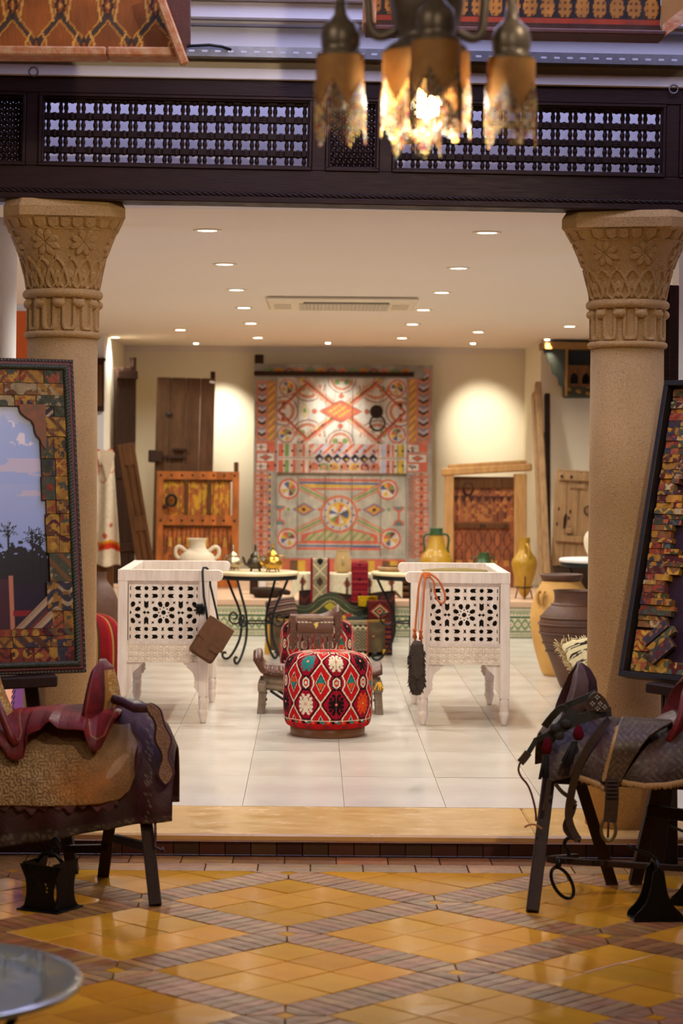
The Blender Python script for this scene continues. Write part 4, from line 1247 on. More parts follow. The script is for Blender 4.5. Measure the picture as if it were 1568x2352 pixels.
def paint_door(x, y):
    c = canvas(x.shape, WH)
    n1 = fbm(x, y, .02, 4)
    up = (y > 285) & (y < 800); lo = (y > 1028) & (y < 1682); mid = (x > 250) & (x < 1265)
    c[...] = np.where((up & mid)[..., None], np.array((222, 218, 208)), c)
    c[...] = np.where((lo & mid)[..., None], np.array(LGR), c)
    U = up & mid
    # --- upper panel
    cu = c.copy()
    for cx, cy, r, d in ((490, 335, 135, False), (1025, 340, 135, False), (490, 745, 135, True), (1035, 745, 135, True), (755, 290, 112, False), (745, 800, 112, True)):
        fan(cu, x, y, cx, cy, r, d)
    for cx in (300, 1215):
        put(cu, disc(x, y, cx, 545, 115), (150, 92, 78)); put(cu, disc(x, y, cx, 545, 106), WH); put(cu, disc(x, y, cx, 545, 88), SAL)
        put(cu, disc(x, y, cx, 545, 62), WH)
        for s in (-1, 1): put(cu, ((x - cx) / 16) ** 2 + ((y - 545 - s * 45) / 30) ** 2 < 1, DK)
    for a in ((430, 285, 1065, 800), (1060, 285, 430, 800)):
        put(cu, seg(x, y, *a, 34), WH); put(cu, seg(x, y, *a, 30), CORAL); put(cu, seg(x, y, *a, 24), (216, 200, 178))
        t = ((x - a[0]) * (a[2] - a[0]) + (y - a[1]) * (a[3] - a[1])) / math.hypot(a[2] - a[0], a[3] - a[1])
        k = np.floor(t / 26).astype(int) % 4
        dd = np.hypot(((t / 26) % 1 - .5) * 26, ((x - a[0]) * (a[3] - a[1]) - (y - a[1]) * (a[2] - a[0])) / math.hypot(a[2] - a[0], a[3] - a[1])) < 14
        cu[dd] = np.array([GOLD, CORAL, (140, 90, 80), GRN], float)[k][dd]
    for P in ([(258, 545), (485, 325)], [(258, 545), (485, 765)], [(1252, 548), (1025, 325)], [(1252, 548), (1030, 770)], [(485, 325), (700, 500)], [(485, 765), (690, 600)], [(1025, 325), (830, 480)], [(1030, 770), (830, 600)]):
        put(cu, seg(x, y, *P[0], *P[1], 11), CORAL); put(cu, seg(x, y, P[0][0], P[0][1] - 8, P[1][0], P[1][1] - 8, 3), DK)
    put(cu, lozenge(x, y, 747, 545, 172, 90), DK); put(cu, lozenge(x, y, 747, 545, 164, 84), CORAL)
    m = lozenge(x, y, 747, 545, 110, 60) & (((np.floor(x / 22) + np.floor(y / 16)) % 3) < 1); put(cu, m, GOLD)
    m = lozenge(x, y, 747, 545, 110, 60) & (((np.floor(x / 22) + np.floor(y / 16)) % 3) == 1); put(cu, m, SAL)
    for cx, cy in ((750, 425), (745, 660), (543, 545), (952, 545)): put(cu, disc(x, y, cx, cy, 20), DK); put(cu, disc(x, y, cx, cy, 17), CORAL)
    put(cu, lozenge(x, y, 465, 540, 40, 58), GOLD); put(cu, lozenge(x, y, 465, 540, 30, 44), WH); put(cu, lozenge(x, y, 465, 540, 20, 28), GRN)
    for i, (cx, cy) in enumerate(((330, 360), (1190, 360), (320, 730), (1190, 725))): wheel(cu, x, y, cx, cy, 70, CORAL if cx > 700 else SAL, 8, i)
    c[U] = cu[U]
    # --- lower panel
    cl = c.copy(); L = lo & mid
    for a, col_, w_ in (((430, 1085, 1060, 1085), CORAL, 10), ((430, 1106, 1060, 1112), BLU, 8), ((440, 1130, 1045, 1132), GOLD, 11), ((480, 1152, 1010, 1152), CORAL, 7), ((420, 1575, 1060, 1575), CORAL, 9), ((415, 1600, 1060, 1602), BLU, 8), ((415, 1622, 1070, 1622), CORAL, 8)):
        put(cl, seg(x, y, *a, w_), col_)
    for s, cx in ((1, 420), (-1, 1070)):
        for k, (col_, w_) in enumerate(((CORAL, 26), ((190, 190, 160), 17), (GRN, 8))):
            put(cl, seg(x, y, cx + s * 20, 1140, cx + s * 210, 1235, w_), col_); put(cl, seg(x, y, cx - s * 10, 1490, cx + s * 200, 1385, w_), col_)
        put(cl, inpoly(x, y, [(cx + s * 25, 1570), (cx + s * 25, 1510), (cx + s * 300, 1440), (cx + s * 330, 1570)]), CORAL)
        put(cl, inpoly(x, y, [(cx + s * 45, 1558), (cx + s * 90, 1510), (cx + s * 300, 1460), (cx + s * 330, 1558)]), (190, 178, 140))
        m = inpoly(x, y, [(cx + s * 45, 1558), (cx + s * 90, 1510), (cx + s * 300, 1460), (cx + s * 330, 1558)]) & ((np.floor((x + y) / 22) % 3) == 0); put(cl, m, GRN)
    for i, (cx, cy) in enumerate(((345, 1155), (1120, 1155), (340, 1545), (1145, 1540))): wheel(cl, x, y, cx, cy, 82, CORAL, 8, i)
    put(cl, disc(x, y, 740, 1350, 150), SAL); put(cl, disc(x, y, 740, 1350, 138), CORAL); put(cl, disc(x, y, 740, 1350, 128), (214, 206, 196))
    an = np.arctan2(y - 1350, x - 740)
    put(cl, ring(x, y, 740, 1350, 100, 122) & ((np.floor(an * 26 / (2 * PI) + 40) % 2) == 0) & (np.floor(an * 52 / (2 * PI) + 80) % 2 == 0), (110, 112, 140))
    put(cl, disc(x, y, 740, 1350, 92), GOLD); put(cl, disc(x, y, 740, 1350, 76), WH)
    k = np.floor((an / (2 * PI) + .5) * 12).astype(int) % 12
    m = disc(x, y, 740, 1350, 76); cl[m] = np.array([BLU, WH, GOLD, CORAL, WH, (90, 100, 110), BLU, GOLD, WH, CORAL, GRN, WH], float)[k][m]
    for cx in (465, 1015):
        put(cl, lozenge(x, y, cx, 1315, 92, 52), BLU); put(cl, lozenge(x, y, cx, 1315, 78, 42), SAL); put(cl, lozenge(x, y, cx, 1315, 50, 28), GOLD); put(cl, disc(x, y, cx, 1315, 15), (110, 40, 50))
    for cx, cy in ((585, 1315), (900, 1315), (345, 1315), (1130, 1312)): put(cl, disc(x, y, cx, cy, 13), CORAL if 500 < cx < 1000 else GRN)
    for cx in (275, 1208):
        put(cl, seg(x, y, cx, 1310, cx, 1400, 7), CORAL)
        put(cl, disc(x, y, cx, 1285, 45) & (y > 1285), CORAL); put(cl, disc(x, y, cx, 1285, 30) & (y > 1285), (110, 140, 140))
        put(cl, disc(x, y, cx, 1435, 45) & (y < 1435), CORAL); put(cl, disc(x, y, cx, 1435, 30) & (y < 1435), (110, 140, 140))
    c[L] = cl[L]
    # --- stiles
    st = (x <= 250) | (x >= 1265)
    cs = canvas(x.shape, GRY)
    for x0, x1, y0, y1 in ((85, 240, 310, 795), (1275, 1450, 210, 790)):
        m = (x > x0) & (x < x1) & (y > y0) & (y < y1); put(cs, m, CORAL); put(cs, (x > x0 + 8) & (x < x1 - 8) & (y > y0 + 8) & (y < y1 - 8), SAL)
    for x0, x1, y0, y1 in ((96, 166, 325, 780), (1348, 1440, 235, 770)):
        m = (x > x0) & (x < x1) & (y > y0) & (y < y1); put(cs, m, (196, 194, 204))
        xc = np.abs(x - (x0 + x1) / 2); k = np.floor((y + xc * .6) / 22).astype(int) % 4
        cs[m] = np.array([(196, 194, 204), DK, SAL, (150, 140, 150)], float)[k][m]
        put(cs, m & (xc > (x1 - x0) * .42), CORAL)
    for x0, x1, y0, y1 in ((178, 232, 325, 780), (1284, 1335, 300, 780)):
        m = (x > x0) & (x < x1) & (y > y0) & (y < y1); k = np.floor((y + x) / 20).astype(int) % 3
        cs[m] = np.array([SAL, (176, 130, 70), GOLD], float)[k][m]
    for x0, x1 in ((78, 185), (1325, 1440)):
        m = (x > x0) & (x < x1) & (y > 1025) & (y < 1690); put(cs, m, (204, 122, 96))
        ox = (x - x0) / (x1 - x0); k = np.floor(y / 62); ey = (y % 62) / 62 - .5
        for q in (.25, .78): put(cs, m & (((ox - q) / .14) ** 2 + (ey / .36) ** 2 < 1), np.array(LGR)); put(cs, m & (((ox - q) / .07) ** 2 + (ey / .2) ** 2 < 1), SAL)
        put(cs, m & (np.abs(ox - .5) * 2.4 + np.abs(ey) * 2.2 < .5), (170, 70, 64))
    m = (x > 190) & (x < 206) & (y > 1040) & (y < 1690); k = np.floor(y / 24).astype(int) % 4; cs[m] = np.array([GOLD, BLU, CORAL, DK], float)[k][m]
    m = (x > 1280) & (x < 1320) & (y > 1040) & (y < 1690); put(cs, m, SAL); put(cs, m & (np.floor((y - x) / 14) % 2 == 0), (120, 116, 120))
    for x0, x1 in ((85, 240), (1270, 1430)):
        put(cs, (x > x0) & (x < x1) & (y > 870) & (y < 950), CORAL); put(cs, (x > x0 + 12) & (x < x1 - 12) & (y > 882) & (y < 938), WH)
        put(cs, lozenge(x, y, (x0 + x1) / 2, 910, 50, 24), DK); put(cs, lozenge(x, y, (x0 + x1) / 2, 910, 40, 18), CORAL)
        for yc in (830, 980):
            put(cs, (x > x0) & (x < x1) & (np.abs(y - yc) < 34), CORAL); put(cs, (x > x0 + 6) & (x < x1 - 70) & (np.abs(y - yc) < 28), WH)
            put(cs, lozenge(x, y, x0 + 40, yc, 10, 30) | lozenge(x, y, x0 + 40, yc, 34, 8), (160, 120, 90))
    c[st] = cs[st]
    # --- mid rails
    mr = (y >= 800) & (y <= 1028) & mid
    cm = canvas(x.shape, (222, 206, 190))
    for x0, x1, col_ in ((262, 300, CORAL), (310, 345, GRN), (375, 470, CORAL), (395, 450, (196, 170, 150)), (500, 1050, SAL), (512, 1040, (214, 190, 176)), (1062, 1105, (190, 196, 220)), (1110, 1130, CORAL), (1150, 1165, CORAL), (1190, 1245, GRN), (1200, 1235, GOLD)):
        put(cm, (x > x0) & (x < x1) & (np.abs(y - 914) > 12), col_)
    m = (x > 512) & (x < 1040) & (y < 880); put(cm, m & (np.floor((x + y) / 26) % 3 == 0), CORAL); put(cm, m & (np.floor((x + y) / 26) % 6 == 1), (190, 196, 220))
    for k in range(7):
        put(cm, disc(x, y, 540 + k * 80, 985, 36) & (y > 940) & (y < 1005), (CORAL, GRN, GOLD, SAL, GOLD, (150, 80, 90), CORAL)[k]); put(cm, disc(x, y, 540 + k * 80, 985, 20) & (y > 950) & (y < 1000), SAL)
        cx = 582 + k * 70
        put(cm, lozenge(x, y, cx, 914, 40, 44), (170, 160, 200)); put(cm, lozenge(x, y, cx, 914, 36, 36), (30, 30, 30)); put(cm, lozenge(x, y + 0, cx + 4, 922, 14, 16), (210, 170, 80) if k % 2 else (226, 224, 220))
    c[mr] = cm[mr]
    # --- top and bottom rails
    tr = (y < 285)
    put(c, tr & (x < 1400), (150, 144, 136))
    for k in range(14):
        put(c, tr & disc(x, y, 175 + k * 83, 240, 36) & (y < 240), ((120, 140, 90), (206, 150, 50), (150, 76, 76), SAL)[k % 4]); put(c, tr & disc(x, y, 175 + k * 83, 240, 20) & (y < 240), CORAL if k % 2 else GRN)
    br = (y > 1682) & mid
    put(c, br, (176, 174, 164)); put(c, br & (y > 1700), CORAL)
    put(c, br & (y > 1715) & (np.floor(x / 60) % 3 == 0), (120, 90, 60)); put(c, br & (y > 1715) & (np.floor(x / 60) % 3 == 1), GOLD)
    c *= (.80 + .22 * n1 + .14 * fbm(x * 8, y, .012, 9))[..., None]
    return c
DS = 1 / (3.409 * 227.8)
dc = V(580.5, 1320, 21.93)
pd = thing('painted_door', 'huge painted double-panel wooden door with coral diamonds and wheels', 'door', (dc.x, 21.90, LZ + .006), rot=(-.035, 0, 0))
DH = (1770 - 175) * DS + .10
def dboard(nm, cx0, cx1, cy0, cy1, y, th):
    return painted_board(nm, (cx0 - 70) * DS, (cx1 - 70) * DS, DH - (cy1 - 175) * DS, DH - (cy0 - 175) * DS, y, th, .0062,
                         lambda X, Z: paint_door(X / DS + 70, (DH - Z) / DS + 175), M['oldpaint'], pd)
bot = 1770 + .10 / DS
dboard('stile', 70, 250, 285, bot, 0, .05); dboard('stile', 1265, 1465, 175, bot, 0, .05)
dboard('top_rail', 70, 1265, 175, 285, -.005, .05)
for a, b in zip((250, 415, 630, 840, 1065), (415, 630, 840, 1065, 1265)):
    dboard('plank', a + 2, b - 2, 285, 800, .02 + rng.uniform(0, .004), .02); dboard('plank', a + 2, b - 2, 1028, 1682, .03 + rng.uniform(0, .004), .02)
dboard('middle_rail', 250, 1265, 800, 911, -.012, .045); dboard('middle_rail', 250, 1265, 915, 1028, -.012, .045)
dboard('bottom_rail', 250, 1265, 1682, bot, 0, .05)
dx = lambda cx: (cx - 70) * DS
dz = lambda cy: DH - (cy - 175) * DS
MB().box(dx(66), dx(1315), -.035, -.004, dz(270), dz(237), .004).build('bolt_bar', M['dkwood'], pd)
MB().tube([(dx(105), .02, dz(175)), (dx(105), .02, dz(105))], .045, 16).build('pivot_post', M['dkwood'], pd)
kk = MB().lathe([(0, .03), (.04, .026), (.06, .01), (.068, 0)][::-1], n=24, M=Matrix.Translation((dx(1028), .018, dz(545))) @ Matrix.Rotation(PI / 2, 4, 'X')).build('knocker', M['iron'], pd)
MB().tube([(dx(1035) + .075 * math.cos(a), -.012 - .02 * math.sin(a), dz(635) + .075 * math.sin(a)) for a in np.linspace(0, 2 * PI, 28)[:-1]], .009, 8, closed=True).build('knocker_ring', M['iron'], kk)
nl = MB().lathe([(.011, 0), (.009, .006), (0, .009)], n=8, M=Matrix.Rotation(PI / 2, 4, 'X')).mesh('nail'); nl.materials.append(M['iron'])
for cy, xs in ((857, (180, 245, 297, 370, 435, 508, 592, 685, 740, 795, 878, 935, 1008, 1120, 1180, 1235, 1280, 1312)), (975, (182, 238, 308, 367, 445, 513, 582, 672, 756, 806, 884, 950, 1010, 1120, 1175, 1235, 1290, 1330))):
    for cx in xs: link('nail', nl, pd, None, (dx(cx), -.012 if 250 < cx < 1265 else 0, dz(cy + rng.uniform(-8, 8))))

# ------------------------------------------------------------------ the other doors
def back_board(m, x0, x1, z0, z1, y0, y1, b=.004): return m.box(x0, x1, y0, y1, z0, z1, b)
# carved orange door
S20 = S(20.2)
o0 = V(358, 1350, 20.2)
W_, H_ = 189 / S20, (V(450, 1084, 20.2).z - LZ)
od = thing('carved_door', 'orange carved door with knocker leaning below the dark brown door', 'door', (o0.x, 20.15, LZ + .006), rot=(-.05, 0, 0))
OB = (186, 106, 46)
def pnt_orange(x, z, panel=False):
    c = canvas(x.shape, OB)
    n1 = fbm(x, z * .3, 26, 5)
    c[...] = np.array(OB) * (.72 + .5 * n1)[..., None]
    if panel:
        yl = (fbm(x, z * .5, 45, 15) > .56) | (np.abs(np.hypot((x % .13) - .065, (z - 1.0) * .55) - .035) < .006)
        put(c, yl, (206, 156, 44))
        put(c, (np.abs(np.sin(x * 60)) < .12), (110, 54, 22))
    return c
def pnt_low(x, z):
    c = pnt_orange(x, z)
    cw = .085
    xx = (x % cw) / cw - .5
    zz_ = (z % .30) / .30
    e = .42 * np.sqrt(np.clip(1 - zz_, 0, 1))
    put(c, np.abs(np.abs(xx) - e) < .06, (96, 50, 30)); put(c, (np.abs(xx) < e * .5) & (np.abs(zz_ - .4) < .14), (212, 160, 60))
    c *= (.75 + .4 * fbm(x, z, 20, 8))[..., None]
    return c
st_w = .052
painted_board('stile', 0, st_w * 1.2, 0, H_, -.01, .05, .01, pnt_orange, M['oldpaint'], od)
painted_board('stile', W_ - st_w * 1.2, W_, 0, H_, -.01, .05, .01, pnt_orange, M['oldpaint'], od)
ft = .075
for nm, z0, z1 in (('top_rail', H_ - ft, H_), ('middle_rail', H_ - .50, H_ - .405), ('bottom_rail', 0, .09)):
    painted_board(nm, st_w * 1.2, W_ - st_w * 1.2, z0, z1, -.012, .05, .01, pnt_orange, M['oldpaint'], od)
pw_ = (W_ - 2.4 * st_w)
for k in range(3):
    painted_board('panel', st_w * 1.2 + pw_ * k / 3 + (.016 if k else 0), st_w * 1.2 + pw_ * (k + 1) / 3 - .016, H_ - .405, H_ - ft, .02, .02, .006, lambda x, z: pnt_orange(x, z, True), M['oldpaint'], od)
    if k: MB().box(st_w * 1.2 + pw_ * k / 3 - .018, st_w * 1.2 + pw_ * k / 3 + .018, -.006, .03, H_ - .405, H_ - ft, .003).build('muntin', M['brwood'], od)
painted_board('lower_panel', st_w * 1.2, W_ - st_w * 1.2, .09, H_ - .50, .02, .02, .006, pnt_low, M['oldpaint'], od)
sc = MB()
for z, d in ((H_ - ft - .008, 1), (H_ - .50 - .010, 1)):
    for k in range(22): sc.ball((st_w * 1.2 + pw_ * (k + .5) / 22, .005, z), .014, 6)
sc.build('scalloped_edging', M['brwood'], od)
for z in (H_ - .036, H_ - .455):
    for k in range(8): link('nail', nl, od, None, (.04 + (W_ - .08) * k / 7, -.012, z))
MB().tube([(.14 + .045 * math.cos(a), -.02, H_ - .27 + .05 * math.sin(a)) for a in np.linspace(0, 2 * PI, 24)[:-1]], .013, 8, closed=True).build('knocker_ring', M['iron'], od)
MB().ball((.075, -.02, H_ - .33), .02, 8).build('lock_knob', M['iron'], od)
MB().box(W_ - .05, W_ - .008, 0, .05, H_, H_ + .09, .006).build('pivot_post', M['brwood'], od)

# dark brown door
S21 = S(21.3)
b0 = V(352, 1100, 21.3)
bd = thing('brown_door', 'plain dark brown door with iron latch standing behind the orange door', 'door', (V(349, 1300, 21.3).x, 21.2, LZ + .016), rot=(-.04, .018, 0))
W2, H2 = 134 / S21, V(420, 870, 21.3).z - LZ
pl = MB
for k in range(4): MB().box(W2 * k / 4 + .002, W2 * (k + 1) / 4 - .002, 0, .05, 0, H2, .006).build('plank', M['umber'], bd)
MB().box(.10, .30, -.03, 0, 1.18, 1.215, .004).build('bolt', M['dkwood'], bd)
MB().box(.17, .31, -.035, 0, 1.26, 1.285, .004).build('bolt', M['dkwood'], bd)
MB().box(-.06, .07, -.05, .02, 1.14, 1.26, .01).build('lock_box', M['dkwood'], bd)
MB().ball((.13, -.015, H2 - .36), .03, 8, sc=(1, .5, 1)).build('boss', M['iron'], bd)
for x in (.38, .5): MB().ball((x, -.005, .72), .014, 8).build('stud', M['iron'], bd)
MB().box(W2 - .05, W2 - .004, 0, .05, H2, H2 + .07, .006).build('pivot_post', M['dkwood'], bd)
MB().prism([(0, 0), (.05, -.006), (.05, -.028), (0, -.022)], .001, Matrix.Translation((W2 - .055, -.002, H2 - .02)) @ Matrix.Rotation(PI / 2, 4, 'X')).build('paper_tag', M['white'], bd)

# tall dark leaf leaning on the left wall
td = thing('dark_door', 'tall near-black carved door leaf in the left back corner', 'door', (XL + .06, 20.7, LZ + .002), rot=(0, 0, math.radians(60)))
Hh = V(270, 842, 20.9).z - LZ
wd = .33
for k in range(3): MB().box(wd * k / 3 + .001, wd * (k + 1) / 3 - .001, 0, .04, 0, Hh - .012 * (2 - k), .004).build('plank', M['dkwood'], td)
for z in (.3, 1.0, Hh - .12): MB().box(.0, wd, -.018, 0, z, z + .08, .004).build('batten', M['dkwood'], td)
MB().box(wd - .05, wd, 0, .05, Hh, Hh + .09, .004).build('pivot_post', M['dkwood'], td)

# narrow brown shutter tilted against the wall
sh_ = thing('shutter', 'narrow brown panelled shutter leaning sideways behind the left armchair', 'shutter', V(322, 1372, 19.75).to_tuple(), rot=(-.04, math.radians(-10), 0))
sh_.location.z = LZ + .03
ws, hs = .155, V(300, 1025, 19.75).z - LZ
MB().box(0, ws, 0.012, .04, 0, hs, .003).build('back_board', M['brwood'], sh_)
MB().box(0, .035, 0, .02, 0, hs, .003).build('stile', M['brwood'], sh_); MB().box(ws - .03, ws, 0, .02, 0, hs, .003).build('stile', M['brwood'], sh_)
for z0, z1 in ((0, .09), (.50, .64), (hs - .2, hs)): MB().box(.035, ws - .03, 0, .02, z0, z1, .003).build('rail', M['brwood'], sh_)
for z0, z1 in ((.09, .50), (.64, hs - .2)): MB().box(ws / 2 - .012, ws / 2 + .018, .002, .02, z0, z1, .003).build('muntin', M['brwood'], sh_)
# plain board carrying a white embroidered cloth
cb0 = V(214, 1372, 19.6)
bb = thing('dark_board', 'dark plain board behind the white embroidered cloth at the left', 'board', (cb0.x, 19.62, LZ))
for k in range(2): MB().box(.09 * k + .001, .09 * (k + 1) - .001, 0, .03, 0, V(230, 1037, 19.62).z - LZ, .004).build('plank', M['brwood'], bb)
c0 = V(228, 1034, 19.5)
U, Vv = np.meshgrid(np.linspace(0, 1, 46), np.linspace(0, 1, 90))
hz = c0.z - V(228, 1300, 19.5).z
Xc = -.055 + U * (.175 + .075 * Vv) + .0 * U + .03 * Vv * 0 - .02 * (1 - U) * Vv
Yc = -.04 - .028 * np.sin(U * 11 + Vv * 3) * (.25 + .75 * Vv) - .02 * np.sin(Vv * 5)
Zc = -Vv * hz + .012 * np.sin(U * 9)
cc = canvas(U.shape, (234, 220, 192))
put(cc, ring(U, Vv * 3, .8, .35, .25, .29) | ring(U, Vv * 3, .45, .6, .2, .23) | seg(U, Vv, .1, .0, .3, .2, .025), (206, 120, 90))
put(cc, disc(U, Vv * 3, .72, 1.95, .06) | disc(U, Vv * 3, .5, 2.2, .08), (206, 96, 70))
put(cc, (np.abs(U - .2) < .02) & (Vv > .72) & (Vv < .9), (150, 50, 60))
put(cc, (np.abs(Vv - .83 - .02 * np.sin(U * 8)) < .035) & (U > .25), (206, 60, 30)); put(cc, (np.abs(Vv - .80 - .02 * np.sin(U * 8)) < .012) & (U > .2), (226, 150, 40))
put(cc, Vv < .015, (190, 70, 50))
ct = thing('embroidered_cloth', 'white cloth with red embroidery draped over the dark board', 'cloth', (c0.x, 19.58, c0.z))
grid('cloth', np.stack([Xc, Yc, Zc], -1), M['textile'], ct, cc, solid=.004)
fc = chaikin([(.0, 0), (.14, .005), (.125, -.12), (.075, -.28), (.055, -.22)], 1)
MB().prism([tuple(p) for p in fc], .006, Matrix.Translation((-.0, -.075, .0)) @ Matrix.Rotation(PI / 2, 4, 'X')).build('folded_corner', mat('cream_cloth', (236, 218, 186), .9, .25, 14, dark=(206, 150, 110), bump=.3, bs=200), ct)
# narrow framed panel on the return wall
q0 = V(231, 945, 20.05)
np_ = thing('carved_panel', 'narrow dark carved panel hung on the white return wall', 'panel', (q0.x, 20.06, q0.z))
hp = V(231, 822, 20.05).z - q0.z
MB().box(-.08, .03, 0, .03, 0, hp, .004).build('frame', M['dkwood'], np_)
MB().box(-.06, .012, -.006, 0, .05, hp - .06, .003).build('carving', M['brwood'], np_)
MB().box(-.09, .04, -.012, .03, hp - .03, hp, .003).build('cornice', M['dkwood'], np_)

# timber door frame with a carved door in it
D6 = 20.6; S6 = S(D6)
f0 = V(1020, 1300, D6)
X6 = lambda px: (px - 1020) / S6
H6 = V(1040, 1093, D6).z - LZ
df = thing('timber_door_frame', 'rough honey-coloured timber frame around a carved reddish door', 'door frame', (f0.x, D6 - .1, LZ + .006), rot=(-.03, 0, 0))
MB().box(0, X6(1040), 0, .12, 0, H6, .008).build('post', M['honeywood'], df)
MB().bar((X6(1193), .06, 0), (X6(1192), .06, H6 + .02), .115, .12, .008, (0, 1, 0)).build('post', M['honeywood'], df)
MB().bar((X6(1012), .05, H6 + .03), (X6(1218), .05, H6 + .085), .13, .07, .01).build('lintel', M['honeywood'], df)
MB().bar((X6(1027), .07, H6 + .085), (X6(1206), .07, H6 + .135), .10, .035, .006).build('top_plank', M['honeywood'], df)
def pnt_red(x, z):
    c = canvas(x.shape, (150, 84, 52))
    c[...] = np.array((158, 90, 54)) * (.66 + .6 * fbm(x, z * .4, 18, 12))[..., None]
    H_ = H6
    band = (z > .62) & (z < H_ - .12)
    put(c, band & (np.abs(((x * 13) % 1) - .5) < .08), (92, 46, 34))
    put(c, band & (fbm(x, z, 30, 16) > .57), (186, 122, 66))
    put(c, band & (np.abs(np.sin(z * 55)) < .1), (96, 48, 34))
    t = (z > H_ - .26) & (z < H_ - .2); put(c, t & (np.abs(((x * 14) % 1) - .5) < (z - H_ + .26) * 7), (70, 36, 28))
    for zz_ in (.30, .45):
        k = ((x * 11) % 1) - .5; e = np.sqrt(np.clip(.2 - (z - zz_) ** 2 * 40, 0, 1)) * .8
        put(c, (np.abs(np.abs(k) - e) < .07) & (np.abs(z - zz_) < .09), (96, 50, 36))
    put(c, (z < .25) & (np.floor(x * 18) % 2 == 0) & (z > .2), (196, 136, 70))
    return c
wi = X6(1181) - X6(1041)
for k in range(3):
    painted_board('door_plank', X6(1041) + wi * k / 3 + .001, X6(1041) + wi * (k + 1) / 3 - .001, 0, H6 - .01, .075, .03, .008, pnt_red, M['oldpaint'], df)
MB().box(X6(1041), X6(1168), .05, .08, .555, .605, .004).build('door_rail', M['brwood'], df)
MB().box(X6(1041), X6(1181), .055, .08, H6 - .12, H6 - .01, .004).build('door_rail', M['brwood'], df)
MB().tube([(X6(1073) + .045 * math.cos(a), .06, .93 + .06 * math.sin(a)) for a in np.linspace(0, 2 * PI, 24)[:-1]], .008, 8, closed=True).build('door_ring', M['iron'], df)
for px in (1102, 1112, 1160): link('nail', nl, df, None, (X6(px), .05, .58))

# tall narrow frame leaning in the right corner, dark leaf behind it
g0 = V(1240, 1225, 20.2)
nf = thing('narrow_door_frame', 'tall narrow timber frame leaning in the right back corner', 'frame', (0, 0, 0))
a, b = V(1235, 880, 20.35), V(1258, 1372, 19.75)
b.z = LZ + .02
nf.location = b
MB().bar((0, 0, 0), a - b, .10, .055, .006, (1, 0, 0)).build('front_post', M['palewood'], nf)
a2, b2 = V(1225, 905, 20.45), V(1245, 1372, 19.85); b2.z = LZ + .02
MB().bar(b2 - b, a2 - b, .09, .035, .006, (1, 0, 0)).build('rear_post', M['palewood'], nf)
for t in (.28, .62, .97): MB().bar((b2 - b).lerp(a2 - b, t), Vector((0, 0, 0)).lerp(a - b, t), .03, .08, .004).build('rung', M['palewood'], nf)
dk0 = V(1258, 1372, 20.2); dk0.z = LZ + .012
dl = thing('dark_leaf', 'dark narrow door leaf leaning on the right wall behind the frame', 'door', dk0)
t_ = V(1256, 905, 20.5) - dk0
MB().bar((0, 0, 0), t_, .08, .05, .006, (1, 0, 0)).build('board', M['dkwood'], dl)
MB().bar(t_ * .25 + Vector((-.03, -.03, 0)), t_ * .31 + Vector((-.03, -.03, 0)), .05, .03, .004, (1, 0, 0)).build('hinge', M['iron'], dl)
MB().bar(t_ * .75 + Vector((-.03, -.03, 0)), t_ * .80 + Vector((-.03, -.03, 0)), .05, .03, .004, (1, 0, 0)).build('hinge', M['iron'], dl)

# pale plank door on the right
D7 = 19.9; S7 = S(D7)
pdr = thing('pale_door', 'pale weathered plank door with ring handle beside the right column', 'door', (V(1262, 1372, D7).x, D7, LZ + .028), rot=(-.03, .05, 0))
H7 = V(1300, 1084, D7).z - LZ
W7 = 112 / S7
for k in range(4): MB().box(W7 * k / 4 + .001, W7 * (k + 1) / 4 - .001, .01, .04, .0, H7, .005).build('plank', M['palewood'], pdr)
for z0, z1 in ((H7 - .10, H7 - .03), (.44, .50), (.05, .12)): MB().box(.03, W7, -.02, .012, z0, z1, .006).build('rail', M['palewood'], pdr)
MB().box(.13, .28, -.006, .012, H7 - .17, H7 - .13, .004).build('moulding', M['palewood'], pdr)
for x in (.05, .14): MB().ball((x, -.02, H7 - .065), .014, 8).build('stud', M['iron'], pdr)
MB().tube([(.31 + .035 * math.cos(a), -.01, .74 + .04 * math.sin(a)) for a in np.linspace(0, 2 * PI, 20)[:-1]], .006, 8, closed=True).build('ring_handle', M['iron'], pdr)
MB().prism(chaikin([(0, 0), (.03, .02), (.035, .12), (.02, .15), (.0, .1)], 1), .004, Matrix.Translation((.09, .01, .56)) @ Matrix.Rotation(PI / 2, 4, 'X')).build('worm_hole', M['dkwood'], pdr)
for x, z in ((.045, .74), (.15, .72), (.14, .66), (.035, .60)): MB().ball((x, .012, z), .016, 8, sc=(.7, .3, 1.4)).build('worm_hole', M['dkwood'], pdr)
MB().box(.12, .17, -.03, .01, .52, .57, .006).build('latch', M['palewood'], pdr)

# green painted wall shelf
D8 = 20.3; S8 = S(D8)
w0 = V(1300, 910, D8)
ws_ = thing('wall_shelf', 'dark green painted wall shelf with arched niches by the right column', 'shelf', w0)
M['green'] = mat('dark_green_paint', (42, 52, 38), .6, .4, 12, dark=(60, 42, 26), bump=.2, bs=40)
M['ochre'] = mat('ochre_trim_paint', (150, 104, 36), .6, .3, 12, dark=(90, 60, 24))
Z8 = lambda py: (910 - py) / S8
X8 = lambda px: (px - 1300) / S8
xr_ = .36
side_ = [(0, 0), (0, Z8(800)), (X8(1246), Z8(800)), (X8(1248), Z8(812)), (X8(1254), Z8(816)), (X8(1257), Z8(832)), (X8(1265), Z8(838)), (X8(1268), Z8(858)), (X8(1279), Z8(868)), (X8(1283), Z8(884)), (X8(1291), Z8(890)), (X8(1294), Z8(908))]
MB().prism(side_, .02, Matrix.Translation((0, .02, 0)) @ Matrix.Rotation(PI / 2, 4, 'X')).build('scalloped_bracket', M['green'], ws_)
